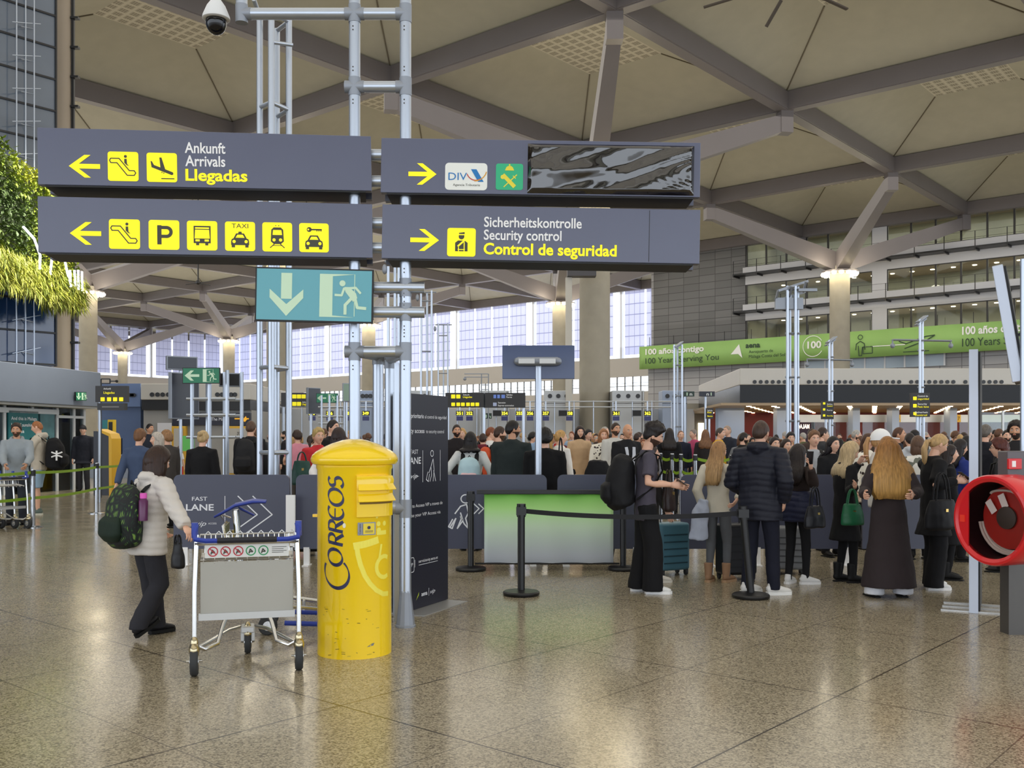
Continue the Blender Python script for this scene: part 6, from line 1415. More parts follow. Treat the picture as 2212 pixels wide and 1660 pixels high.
    # ---- shoes
    if shoes is not None:
        sc_, sole, boot = (shoes if isinstance(shoes[0], tuple) else (shoes, None, 0)) if not isinstance(shoes[0], tuple) or len(shoes) == 3 else (shoes[0], shoes[1], 0)
        for (sgn, Hj, K_, A_), f_ in zip(legs, ft):
            b = MB(); Mf = Matrix.Translation((A_.x, A_.y, max(0, A_.z-.085*s))) @ Matrix.Rotation(math.radians(fyaw+(f_[3] if len(f_) > 3 else sgn*8)), 4, 'Z')
            if len(f_) > 4: Mf = Mf @ Matrix.Translation((0, 0, .085*s)) @ Matrix.Rotation(math.radians(f_[4]), 4, 'X') @ Matrix.Translation((0, 0, -.085*s))
            sb_ = .028 if sole else .012
            b.tube([Vector(p)*s for p in ((0, .075, .05), (0, .045, .06), (0, -.02, .062), (0, -.09, .05), (0, -.15, .042), (0, -.185, .038))], [(.024*s, .025*s), (.037*s, .042*s), (.04*s, .043*s), (.046*s, .032*s), (.041*s, .022*s), (.018*s, .01*s)], 14, ref=(1, 0, 0), xf=Mf)
            b.tube([Vector((0, .02, .05))*s, Vector((0, .015, (.12 if not boot else .24)))*s], [(.04*s, .05*s), ((.038 if not boot else .055)*s, (.045 if not boot else .06)*s)], 14, ref=(1, 0, 0), xf=Mf)
            V_, _, F_ = remesh(b, .009 if near else .02, 3); q = MB(); q.add(V_, F_); q.closed_hint = False; so = q.build('shoe', cm(sc_, .6, 'leather'), t, True, ang=180)
            b = MB(); out = [(.0, .085), (.034, .07), (.042, .0), (.05, -.09), (.04, -.17), (0, -.195), (-.04, -.17), (-.05, -.09), (-.042, .0), (-.034, .07)]; h_ = .03*s if sole else .014*s
            b.add([Mf @ Vector((p[0]*s, p[1]*s, z)) for z in (0, h_) for p in out], [tuple(range(9, -1, -1)), tuple(range(10, 20))]+[(k, (k+1) % 10, 10+(k+1) % 10, 10+k) for k in range(10)]); b.build('sole', cm(sole or (20, 20, 20), .7, 'leather'), so)
    if hr and hr[0] not in ('bald',):
        tip = hr[2] if len(hr) > 2 else None; hair(t, Mh_, hs, hr[0], hair_mat(hr[1], tip, Hc.z-.35, Hc.z+.05), near, hr[3] if len(hr) > 3 else None, H, fem, hr[4] if len(hr) > 4 else 1.0)
    if cap:
        b = MB(); Mc = Mh_ @ Matrix.Rotation(math.radians(-6), 4, 'X')
        vs = [Mc @ (Vector((dx*.088, dy*.112+.004, .018+max(0, dz)*.125))*hs) for dx, dy, dz in head_dirs(28, 10)]; b.add(vs, [(j*28+i, j*28+(i+1) % 28, (j+1)*28+(i+1) % 28, (j+1)*28+i) for j in range(4, 10) for i in range(28)])
        pk = [Mc @ (Vector((.07*math.sin(a), -.075-.115*math.cos(a), .036-.016*abs(math.cos(a))+dz_))*hs) for dz_ in (0, .011) for a in [math.radians(-90+k*15) for k in range(13)]]
        b.add(pk, [tuple(range(13)), tuple(range(25, 12, -1))]+[(k, k+13, k+14, k+1) for k in range(12)]); b.closed_hint = False; b.build('cap', cm(cap, .7), t, True, ang=60)
    t['_s'] = s; PJ[t.name] = dict(t=t, s=s, arms=arms, Hc=Hc, Mh=Mh_, Sc=Sc, Nb=Nb, yaw=yaw, pos=pos)
    return t
PJ = {}
def wpos(t, v): return t.matrix_basis @ Vector(v)
def hand_of(t, sgn):
    j = PJ[t.name]
    for s_, S_, E_, W_ in j['arms']:
        if s_ == sgn: return W_, (W_-E_).normalized()
def phone(t, sgn, label, up=None):
    W_, d_ = hand_of(t, sgn); j = PJ[t.name]; o = thing('phone', label, 'phone', wpos(t, W_+d_*.1*j['s']+Vector((0, 0, .03))), j['yaw']); b = MB(); b.box(-.037, .037, -.004, .004, -.06, .075, xf=Matrix.Rotation(math.radians(-55 if up is None else up), 4, 'X')); b.build('casing', mat('phone black', (18, 18, 22), .2), o, bevel=.003); return o
def backpack(t, label, col, w=.30, h=.46, dp=.19, z=1.2, off=0, straps=True, pocket=None, extra=None, m=None, rot=0, y0=.13):
    j = PJ[t.name]; s = j['s']; o = thing('backpack', label, 'backpack', j['pos'], j['yaw']); lean = -j['Sc'].y; y = y0*s-lean*.8; zc = z*s; m = m or cm(col, .7); b = MB(); b_ = dp
    b.tube([(off, y+b_*.45, zc-h/2-.01), (off, y+b_*.5, zc-h/2+.03), (off, y+b_*.55, zc-h*.15), (off, y+b_*.5, zc+h*.2), (off, y+b_*.4, zc+h*.42), (off, y+b_*.35, zc+h/2+.01)], [(w*.38, b_*.35), (w*.5, b_*.52), (w*.52, b_*.58), (w*.5, b_*.5), (w*.4, b_*.38), (w*.2, b_*.2)], 24, ref=(1, 0, 0))
    cloth(b, 'bag', m, o, .014, 4, .008)
    b = MB(); b.tube([(off, y+b_*.95, zc-h*.42), (off, y+b_*1.05, zc-h*.3), (off, y+b_*1.05, zc-h*.1), (off, y+b_*.92, zc-h*.0)], [(w*.3, b_*.14), (w*.42, b_*.24), (w*.42, b_*.22), (w*.34, b_*.1)], 20, ref=(1, 0, 0)); cloth(b, 'front_pocket', cm(pocket or col, .7), o, .014, 3, .004)
    if straps:
        for sgn in (-1, 1):
            b = MB(); x = sgn*.10*s+off*.3; b.tube([(x, y+.02, zc+h*.4), (x, -lean*s+.03*s, 1.452*s), (x*1.06, -lean-.11*s, 1.40*s), (x*1.2, -lean*.7-.14*s, 1.25*s), (x*1.45, -.06*s, 1.09*s), (x*1.25, y, zc-h*.35)], [(.03, .009)]*6, 8, ref=(1, 0, .0)); b.build('strap', cm((24, 24, 26), .8), o, True)
    b = MB(); b.tube([(off-.03, y+.04, zc+h*.48), (off, y+.05, zc+h*.58), (off+.03, y+.04, zc+h*.48)], .008, 6); b.build('handle', cm((24, 24, 26), .8), o, True)
    return o
def handbag(label, p, yaw, w, h, dp, col, handle=.2, kind='handbag', soft=True):
    o = thing(kind, label, 'bag', p, yaw); b = MB(); b.tube([(0, 0, -h/2), (0, 0, -h*.42), (0, 0, 0), (0, 0, h*.42), (0, 0, h/2)], [(w*.46, dp*.4), (w*.5, dp*.5), (w*.48, dp*.46), (w*.38, dp*.25), (w*.36, dp*.18)], 20, ref=(1, 0, 0)); cloth(b, 'bag', cm(col, .4, 'leather'), o, .012, 3, .006)
    for s_ in (-1, 1): b = MB(); b.tube([(-w*.22, s_*dp*.12, h*.42)]+[(-w*.2*math.cos(a), s_*dp*.12, h*.45+handle*math.sin(a)) for a in [k*math.pi/8 for k in range(1, 8)]]+[(w*.22, s_*dp*.12, h*.42)], .008, 8); b.build('handle', cm(col, .4, 'leather'), o, True)
    b = MB(); b.box(-.015, .015, -dp*.42, -dp*.4+.01, h*.1, h*.2); b.build('clasp', mat('gold clasp', (212, 180, 110), .3, metal=1), o); return o
def suitcase(label, p, yaw, w, h, dp, col, handle=.35):
    o = thing('suitcase', label, 'suitcase', p, yaw); b = MB(); b.box(-w/2, w/2, -dp/2, dp/2, .06, h); b.build('shell', cm(col, .35, 'shell'), o, bevel=.035, seg=4); b = MB()
    for k in range(5): b.box(-w*.4, w*.4, -dp/2-.004, dp/2+.004, .14+k*(h-.2)/5, .155+k*(h-.2)/5)
    b.build('ribs', cm(tuple(int(x*.6) for x in col), .4, 'shell'), o); b = MB()
    for s_ in (-1, 1): b.tube([(s_*w*.2, dp*.3, h-.03), (s_*w*.2, dp*.3, h+handle)], .009, 8)
    b.tube([(-w*.22, dp*.3, h+handle), (w*.22, dp*.3, h+handle)], .013, 8); b.build('pull_handle', m_post, o, True)
    for sx_ in (-1, 1):
        for sy_ in (-1, 1): b = MB(); b.tube([(sx_*w*.4-.012, sy_*dp*.36, .032), (sx_*w*.4+.012, sy_*dp*.36, .032)], .032, 12); b.box(sx_*w*.4-.02, sx_*w*.4+.02, sy_*dp*.36-.02, sy_*dp*.36+.02, .04, .07); b.build('caster', m_tyre, o, True)
    return o
# ---------------------------------------------------------------- the people one can pick out
BLK, NVY = (20, 20, 23), (26, 28, 44)
# woman walking away with the leaf print backpack
w = person('person in cream quilted jacket walking away with leaf print backpack, left foreground', 318, 984, 1376, yaw=140, H=1.475, hs=1.12, sex='f', hr=('bob', (48, 30, 22)), top=('puffer', (206, 200, 194), .76), bot=('straight', (44, 44, 50)), shoes=((24, 24, 28), (18, 18, 18), 0), lean=.07, hp=14, R=('w', 416, 1168, 7.25), L=(.16, -.2, .95), feet=((.06, -.13, .0, 0), (-.085, .13, .05, 0, -30)), vox=.011, build=1.22, hfwd=.0)
mlf = mat('leaf print fabric', (26, 40, 28), .7); tc = N(mlf, 'ShaderNodeTexCoord'); wv = N(mlf, 'ShaderNodeTexVoronoi', Scale=17.0); LK(mlf, tc.outputs['Object'], wv.inputs['Vector']); wv.feature = 'DISTANCE_TO_EDGE'
w2 = N(mlf, 'ShaderNodeTexWave', Scale=30.0, Distortion=3.0, Detail=2.0); LK(mlf, tc.outputs['Object'], w2.inputs['Vector'])
rp = N(mlf, 'ShaderNodeValToRGB'); LK(mlf, math_n(mlf, 'MULTIPLY', wv.outputs['Distance'], w2.outputs['Fac']), rp.inputs[0]); e = rp.color_ramp.elements; e[0].position = .03; e[0].color = lin((14, 18, 20))+(1,); e[1].position = .26; e[1].color = lin((116, 150, 62))+(1,); x_ = e.new(.14); x_.color = lin((22, 58, 34))+(1,); LK(mlf, rp.outputs[0], PB(mlf).inputs['Base Color'])
o = backpack(w, 'green leaf print backpack with pink bottle on the back of the cream quilted jacket', (24, 40, 30), .36, .46, .22, 1.12, .03, m=mlf, y0=.13)
b = MB(); b.tube([(-.17, .13, .93), (-.175, .13, 1.08), (-.175, .13, 1.1)], [.035, .035, .022], 14); q = b.build('bottle', mat('purple bottle', (92, 34, 82), .3), o, True); b = MB(); b.tube([(-.175, .13, 1.1), (-.175, .13, 1.14)], .026, 12); b.build('bottle_lid', mat('pink lid', (226, 90, 190), .4), q, True)
handbag('small black pouch hanging at the hip of the cream quilted jacket', Vector((gx(384, 7.35), 7.35, zz(1200, 7.35))), 140, .13, .2, .09, BLK, .06, 'pouch')
# phone boy
bo = person('person in grey purple t-shirt and wide black trousers looking at phone', 1394, 918, 1280, yaw=92, hr=('curlytop', (30, 24, 24)), beard=(70, 50, 42), top=('tshirt', (78, 74, 86), .74), bot=('wide', (20, 20, 23)), shoes=((232, 232, 230), (240, 240, 240), 0), R=('w', 1452, 1048, 9.6), L=('w', 1462, 1050, 10.0), lean=.02, hp=22, feet=((.1, .06, 0), (-.1, -.06, 0)), vox=.011, hfwd=.03, build=.95)
phone(bo, -1, 'dark phone held by the person in the grey purple t-shirt')
backpack(bo, 'large plain black backpack on the phone boy in the t-shirt', (24, 24, 27), .34, .52, .27, 1.14, 0)
p2 = person('person with dark tote bag standing hidden behind the phone boy', 1402, 962, 1256, yaw=92, hr=('short', (60, 46, 40)), top=('jacket', (32, 30, 30)), bot=('trousers', (52, 54, 60)), shoes=((214, 210, 200), (220, 216, 206), 0), R=('w', 1446, 1118, 10.3), feet=((.1, .02, 0), (-.1, -.08, 0)), vox=.016)
handbag('dark brown tote bag beside the blue suitcase', Vector((gx(1445, 10.35), 10.35, zz(1075, 10.35))), 60, .22, .3, .14, (44, 32, 30), .16, 'tote_bag')
suitcase('blue teal ribbed suitcase behind the phone boy', fl(1447, 1242), 25, .40, .60, .24, (72, 112, 128), .32)
# blonde, cream cardigan
bl = person('person with long blonde hair in cream cardigan, grey leggings and tan boots', 1551, 955, 1258, yaw=145, sex='f', hr=('long', (150, 112, 74), (222, 182, 128), .40, 1.2), top=('cardigan', (206, 200, 184), .84), bot=('leggings', (92, 94, 98)), shoes=((150, 116, 88), (170, 138, 106), 1), R=('w', 1592, 1080, 10.3), L=('w', 1520, 1100, 10.6), hy=-28, feet=((.1, .05, 0), (-.09, -.06, 0)), vox=.011, build=.92)
t = thing('jacket', 'pale blue grey jacket hanging over the arm of the cream cardigan', 'jacket', (gx(1513, 10.5), 10.5, zz(1120, 10.5))); b = MB(); b.tube([(.03, 0, .2), (.0, 0, .1), (-.01, 0, -.05), (-.02, 0, -.23)], [(.05, .04), (.08, .05), (.1, .06), (.11, .05)], 18, ref=(1, 0, 0)); cloth(b, 'fabric', cm((178, 186, 204), .8), t, .012, 3, .02)
# navy puffer man
nv = person('person seen from behind in navy quilted puffer jacket and white sneakers', 1642, 910, 1284, yaw=150, hr=('short', (66, 50, 42)), top=('puffer', (27, 29, 42), .74), bot=('trousers', (26, 28, 42)), shoes=((228, 226, 222), (240, 240, 238), 0), R=('w', 1694, 1085, 9.6), L=(.22, -.2, 1.0), hy=-10, feet=((.13, .0, 0, -30), (-.13, -.02, 0, -50)), vox=.011, build=1.12)
suitcase('black suitcase behind the man in the navy puffer jacket', fl(1606, 1262)+Vector((0, .35, 0)), 15, .4, .62, .25, (26, 26, 30), .4)
# brown jacket woman on the phone
br = person('person in brown jacket holding phone to ear, navy quilted jacket at waist', 1722, 962, 1262, yaw=135, sex='f', hs=1.06, hr=('long', (34, 26, 26), None, .34, 1.3), top=('jacket', (52, 42, 40), .98), bot=('leggings', (22, 22, 25)), shoes=((226, 226, 226), (236, 236, 236), 0), R=('w', 1752, 1012, 10.0), L=('w', 1716, 1080, 10.4), hy=-20, feet=((.09, .05, 0), (-.09, -.05, 0, -40)), vox=.011, build=.95)
phone(br, -1, 'black phone held at the ear of the brown jacket', 10)
t = thing('quilted_jacket', 'navy quilted jacket tied round the waist of the brown jacket', 'jacket', br.location.copy(), 135); b = MB(); b.tube([(0, 0, 1.0), (0, 0, .93), (0, 0, .8), (0, 0, .68)], [(.17, .13), (.2, .155), (.22, .17), (.21, .165)], 24, ref=(1, 0, 0)); cloth(b, 'fabric', cm((32, 36, 62), .5), t, .012, 3, .008, quilt=.06)
handbag('black leather handbag hanging from the brown jacketed shoulder', Vector((gx(1760, 9.95), 9.95, zz(1117, 9.95))), 35, .3, .23, .13, (26, 27, 32), .2)
suitcase('silver grey ribbed suitcase behind the person in brown jacket', fl(1722, 1252)+Vector((0, .45, 0)), -10, .42, .55, .26, (120, 122, 126), .3)
# blonde in black coat
bc = person('person with blonde hair in black knee coat carrying green handbag', 1826, 956, 1258, yaw=100, sex='f', hr=('long', (214, 186, 142), (236, 214, 170), .28, 1.2), hs=1.08, top=('coat', BLK, .52), bot=('leggings', BLK), shoes=((22, 22, 24), None, 1), R=('w', 1846, 1052, 10.1), L=('w', 1856, 1000, 10.4), hp=24, feet=((.08, .04, 0), (-.08, -.06, 0)), vox=.011, build=1.06, hfwd=.03)
handbag('green leather handbag carried by the blonde person in black', Vector((gx(1841, 9.95), 9.95, zz(1112, 9.95))), 10, .26, .22, .12, (30, 92, 60), .16)
# white cap
wc = person('person in white baseball cap and white jacket behind the brown coat', 1898, 934, d=11.3, yaw=80, sex='f', hs=1.15, hr=('pony', (196, 150, 100)), cap=(236, 236, 236), top=('jacket', (228, 226, 222)), bot=('jeans', (70, 80, 104)), vox=.014, hp=4)
# long brown coat
lc = person('person with long golden hair in dark brown full length coat, from behind', 1920, 966, 1290, yaw=182, H=1.56, sex='f', hs=1.12, hr=('long', (142, 98, 52), (206, 160, 92), .46, 1.5), top=('longcoat', (50, 42, 44), .115), bot=('wide', (222, 224, 232)), shoes=((210, 210, 214), None, 0), R=('w', 1972, 1070, 9.25), L=('w', 1868, 1070, 9.25), feet=((.16, .0, 0), (-.16, .0, 0)), vox=.012, build=1.1, hp=14)
# blonde ponytail
bp_ = person('person with blonde ponytail in black coat and trousers reading phone, right', 2016, 938, 1272, yaw=95, sex='f', hr=('pony', (206, 170, 118)), top=('coat', BLK, .6), bot=('wide', BLK), shoes=((230, 230, 230), (240, 240, 240), 0), R=('w', 2066, 1040, 9.85), L=('w', 2070, 1040, 10.3), hp=26, feet=((.1, -.04, 0), (-.1, .05, 0)), vox=.011, build=1.02, hfwd=.03)
phone(bp_, -1, 'white edged phone held by the blonde ponytail person'); handbag('large black holdall hanging from the arm of the blonde ponytail person', Vector((gx(2034, 9.7), 9.7, zz(1112, 9.7))), 20, .42, .3, .18, (24, 24, 28), .28, 'holdall')
b3 = person('person in black coat and boots mostly hidden behind the blonde ponytail person', 2046, 962, 1252, yaw=80, sex='f', hr=('long', (40, 30, 28), None, .3), top=('coat', BLK, .45), bot=('leggings', BLK), shoes=((20, 20, 22), None, 1), vox=.016)
# left group
h1 = person('person in grey hooded sweatshirt pushing trolleys at the left edge', 36, 912, d=17.7, H=1.84, yaw=18, hr=('messy', (52, 38, 30)), beard=(80, 60, 46), top=('hoodie', (150, 158, 164)), bot=('trousers', (50, 54, 62)), R=(-.12, -.36, 1.02), L=(.2, -.36, 1.02), vox=.014, skin=1)
h2 = person('person in beige hooded top and denim shorts with large black backpack', 84, 906, 1112, yaw=-82, H=1.93, hr=('buzz', (150, 96, 58)), top=('hoodie', (196, 186, 170)), bot=('shorts', (150, 178, 204)), shoes=((96, 110, 104), (206, 204, 190), 0), L=(.22, -.36, 1.08), R=(-.16, -.38, 1.1), hp=14, vox=.014, feet=((.1, .02, 0), (-.1, -.05, 0)))
o = backpack(h2, 'oversized black sports backpack with white logo on the beige hooded top', (22, 22, 25), .46, .62, .34, 1.12, 0)
d = DR(); c_ = Vector((0, .62, 1.2))
b = MB()
for z_ in (1.28, 1.14): b.tube([(.235, .32+k*.026, z_+.05*math.cos((k-4)/4*1.2)*(1 if z_ < 1.2 else -1)+.03) for k in range(9)], .016, 6)
b.tube([(.24, .42, 1.32), (.24, .42, 1.12)], .018, 6); b.build('white_logo', m_wht, o)
h3 = person('person in dark cap and navy coat standing behind the green belts', 180, 920, 1063, yaw=8, hr=('short', (120, 112, 106)), cap=(30, 30, 36), top=('coat', (28, 30, 40), .74), bot=('trousers', (46, 46, 50)), shoes=(24, 24, 26), vox=.018, build=1.05)
h4 = person('person in blue denim jacket seen from behind, left of the walking woman', 300, 930, d=14.5, H=1.70, yaw=165, sex='f', hr=('messy', (112, 78, 52)), top=('jacket', (66, 80, 108), .78), bot=('trousers', (40, 42, 50)), L=('w', 252, 1048, 14.3), vox=.014, build=1.1)
h5 = person('person with grey bob in dark jacket facing left beside the denim jacket', 343, 936, d=15.5, yaw=-55, sex='f', hr=('bob', (176, 168, 158)), top=('jacket', (40, 40, 44)), scarf=None, vox=.016, smile=True)
h6 = person('person with curly brown hair behind the grey bobbed person', 362, 932, d=17, yaw=-120, sex='f', hr=('curly', (140, 104, 70)), top=('jacket', (70, 66, 64)), vox=.02)
h7 = person('person with short black hair farther behind the denim jacket', 322, 916, d=26, yaw=60, hr=('short', (26, 22, 22)), top=('jacket', (40, 44, 56)), skin=1, vox=.022)
h8 = person('person with pinned blonde hair in black coat seen from behind', 437, 934, d=14.6, H=1.68, yaw=170, sex='f', hr=('bun', (212, 182, 132)), top=('coat', BLK, .7), vox=.014, build=1.15)
h9 = person('person with boxy black backpack by the slim mast', 541, 910, d=17, yaw=176, hr=('short', (84, 62, 48)), top=('jacket', (30, 30, 34)), vox=.016)
backpack(h9, 'boxy black roll top backpack by the slim mast', (30, 30, 33), .34, .56, .24, 1.16)
ch = person('small child in white top and red trousers before the cash machine', 387, 962, d=30, H=1.36, yaw=150, sex='f', hr=('short', (90, 60, 44)), top=('tshirt', (230, 228, 226), .8), bot=('trousers', (206, 30, 34)), vox=.022)
# between mast and totem
k1 = person('person with short blonde hair in red jacket left of the mailbox', 686, 926, d=14, yaw=35, sex='f', hr=('messy', (206, 176, 112)), top=('jacket', (204, 52, 58), .8), vox=.014)
handbag('green duffel bag carried by the person in the red jacket', Vector((gx(652, 13.6), 13.6, zz(1022, 13.6))), 20, .3, .34, .22, (38, 74, 66), .14, 'duffel_bag')
k2 = person('person with dark hair and black jacket behind the red jacket', 716, 908, d=16, yaw=65, hr=('short', (34, 26, 24)), top=('jacket', BLK), vox=.016)
k3 = person('person in white sweater and jeans half hidden by the mailbox', 730, 926, d=12.9, yaw=170, sex='f', hr=('bob', (44, 30, 28)), top=('sweater', (226, 222, 220), .8), bot=('jeans', (46, 58, 88)), L=('w', 680, 1040, 12.7), vox=.014, build=1.05)
suitcase('black hard shell suitcase standing behind the mailbox and trolley', (gx(666, 12.9), 13.0, 0), 8, .42, .66, .26, (24, 24, 28), .3)
# queue right of the totem
q1 = person('person with black hair and pale sweater carrying pastel backpack, from behind', 1016, 934, d=13.6, yaw=178, sex='f', hr=('longfringe', (22, 18, 20), None, .16), top=('sweater', (206, 208, 206), .8), L=(.3, -.05, 1.0), R=(-.3, -.1, 1.02), vox=.014, build=1.12)
backpack(q1, 'pastel blue and pink backpack in the queue right of the totem', (176, 204, 212), .3, .4, .2, 1.14, pocket=(226, 188, 190))
q2 = person('person in dark green jacket looking right, behind the fast lane partition', 1106, 909, d=13.2, yaw=160, hr=('short', (24, 20, 20)), beard=(60, 46, 40), top=('jacket', (38, 46, 46), .7), hy=-50, vox=.014, build=1.15, skin=1)
q3 = person('person in black hooded coat behind the aluminium screen pole', 1177, 932, d=12.5, H=1.68, yaw=175, hr=('curly', (22, 20, 20)), top=('coat', (16, 16, 18), .5), vox=.014, build=1.2)
q4 = person('person with tied blonde hair in white fleece with small black bag', 1208, 930, d=15, yaw=130, sex='f', hr=('pony', (176, 138, 84)), top=('jacket', (226, 222, 216), .8), hy=-25, vox=.014)
handbag('small black crossbody bag against the white fleece', Vector((gx(1212, 14.6), 14.6, zz(1002, 14.6)))+Vector((0, .12, 0)), 20, .14, .2, .08, BLK, .3, 'crossbody_bag')
q5 = person('person in beige trench coat with dark hair facing the camera', 1252, 922, d=20, yaw=8, sex='f', hr=('bob', (40, 28, 26)), top=('trench', (200, 168, 132), .5), vox=.016)
m_pat = mat('patterned knit', (232, 226, 212), .85); tc = N(m_pat, 'ShaderNodeTexCoord'); vv = N(m_pat, 'ShaderNodeTexVoronoi', Scale=16.0); LK(m_pat, tc.outputs['Object'], vv.inputs['Vector']); LK(m_pat, mixc(m_pat, math_n(m_pat, 'LESS_THAN', vv.outputs['Distance'], .33), (232, 226, 212), (60, 48, 46)), PB(m_pat).inputs['Base Color'])
q6 = person('person in white cardigan with dark printed pattern facing the camera', 1303, 928, d=18.6, yaw=5, sex='f', hr=('bob', (150, 104, 70)), top=('coat', (232, 226, 212), .6, m_pat), bot=('trousers', (226, 220, 210)), vox=.016, smile=True)
q7 = person('person in pale grey pullover left of the bald person', 1328, 914, d=18.5, yaw=25, hr=('short', (52, 38, 30)), beard=(70, 52, 42), top=('sweater', (196, 194, 188)), vox=.016, skin=1)
q8 = person('smiling bald person in black jacket over grey hood, left of the phone boy', 1354, 917, d=16.6, yaw=22, hr=('bald', (150, 120, 100)), top=('jacket', (26, 26, 30), .76), smile=True, vox=.014, skin=1, build=1.05)
t = thing('hooded_vest', 'open grey hood and white zip under the black jacket of the bald person', 'hood', q8.location.copy(), 22); b = MB(); b.tube([(-.075, -.115, 1.42), (-.06, -.145, 1.3), (-.025, -.16, 1.1)], [(.03, .014), (.032, .014), (.03, .012)], 10, ref=(1, 0, 0)); b.tube([(.075, -.115, 1.42), (.06, -.145, 1.3), (.025, -.16, 1.1)], [(.03, .014), (.032, .014), (.03, .012)], 10, ref=(1, 0, 0)); b.build('hood_edges', cm((196, 200, 210), .8), t, True)
q9 = person('bearded person in black jacket right beside the totem', 986, 918, d=19, yaw=12, hr=('short', (40, 30, 28)), beard=(50, 38, 34), top=('jacket', (34, 30, 32)), vox=.016, skin=1)
q10 = person('person with wavy blonde hair right of the bearded person by the totem', 999, 926, d=21, yaw=-10, sex='f', hr=('long', (190, 150, 96), None, .2), top=('jacket', (92, 118, 150)), vox=.02)
q11 = person('bearded person with orange backpack left of the dark green jacket', 1076, 922, d=16, yaw=110, hr=('short', (60, 42, 32)), beard=(84, 58, 42), top=('jacket', (44, 42, 44)), vox=.016)
backpack(q11, 'orange backpack in the queue behind the pastel backpack', (196, 78, 42), .32, .46, .2, 1.16)
bg_ = thing('black_bag', 'black bag on the partition edge left of the phone boy', 'bag', (gx(1292, 12.6), 12.6, 0)); b = MB(); b.tube([(0, 0, 0), (0, 0, .5), (0, 0, .9), (0, 0, zz(995, 12.6))], [(.2, .14), (.24, .16), (.26, .16), (.12, .08)], 18, ref=(1, 0, 0)); cloth(b, 'fabric', cm((22, 22, 25), .7), bg_, .016, 3, .015)
# right middle
r1 = person('young person in grey t-shirt with black straps facing the camera', 1757, 932, d=13.6, yaw=2, hr=('messy', (110, 78, 54)), top=('tshirt', (176, 178, 182), .78), vox=.014, build=.9)
backpack(r1, 'black backpack worn by the young person in the grey t-shirt', (24, 24, 28), .3, .44, .2, 1.16)
r2 = person('person with dark hair in black jacket facing camera right of the grey t-shirt', 1797, 944, d=12.9, yaw=25, sex='f', hr=('long', (28, 22, 24), None, .22), top=('jacket', BLK), vox=.014)
r3 = person('person with dark pinned hair facing the camera beside the navy puffer', 1671, 945, d=14.5, yaw=15, sex='f', hr=('bun', (36, 26, 26)), top=('jacket', (40, 36, 38)), vox=.016)
r4 = person('person with dark parted hair right of the pinned hair face', 1696, 949, d=15.2, yaw=20, sex='f', hr=('long', (46, 32, 28), None, .2), top=('jacket', (58, 46, 44)), vox=.018)
r5 = person('smiling person with glasses and long brown hair left of the white cap', 1872, 938, d=13.8, yaw=22, sex='f', hr=('long', (72, 48, 36), None, .26), top=('coat', (214, 208, 198), .7, m_pat), glasses=True, smile=True, vox=.014)
r6 = person('person with brown hair in dark suit behind the white cap', 1938, 924, d=15.5, yaw=65, hr=('receding', (84, 56, 42)), top=('jacket', (36, 40, 50)), vox=.016, skin=1)
r7 = person('person in pale grey hooded top seen from behind, right of the white cap', 1967, 936, d=15, yaw=180, hr=('short', (40, 32, 30)), top=('hoodie', (190, 194, 200)), vox=.016)
m_cam = mat('pale mottled fabric', (220, 216, 204), .85); tc = N(m_cam, 'ShaderNodeTexCoord'); vv = N(m_cam, 'ShaderNodeTexNoise', Scale=9.0); LK(m_cam, tc.outputs['Object'], vv.inputs['Vector']); LK(m_cam, mixc(m_cam, math_n(m_cam, 'GREATER_THAN', vv.outputs['Fac'], .56), (226, 222, 212), (110, 112, 100)), PB(m_cam).inputs['Base Color'])
r8 = person('person in pale mottled jacket between white cap and blonde ponytail', 1984, 944, d=12.6, yaw=175, sex='f', hr=('bob', (90, 66, 50)), top=('jacket', (220, 216, 204), .8, m_cam), vox=.016)
r9 = person('person with long dark hair and blue jacket right of the blonde ponytail', 2070, 950, d=12.4, yaw=95, sex='f', hr=('long', (30, 24, 26), None, .26), top=('jacket', (38, 52, 120)), hp=8, vox=.014)
r10 = person('grey haired person in black suit right of the white edged totem', 2127, 918, d=14, yaw=125, hr=('short', (96, 90, 84)), top=('jacket', (26, 27, 36), .74), vox=.014, build=1.1)
r11 = person('person with curly red brown hair and orange backpack above the hose cabinet', 2163, 950, d=11.4, yaw=-120, sex='f', hr=('curly', (78, 34, 26)), glasses=True, top=('jacket', (44, 44, 48)), vox=.014)
backpack(r11, 'orange backpack on the curly red brown haired person', (232, 132, 40), .28, .42, .18, 1.16)
r12 = person('person with thick dark curly hair at the right picture edge', 2196, 912, d=13, yaw=-40, hr=('curly', (34, 26, 24)), beard=(50, 38, 34), top=('jacket', (40, 38, 40)), skin=1, vox=.016)
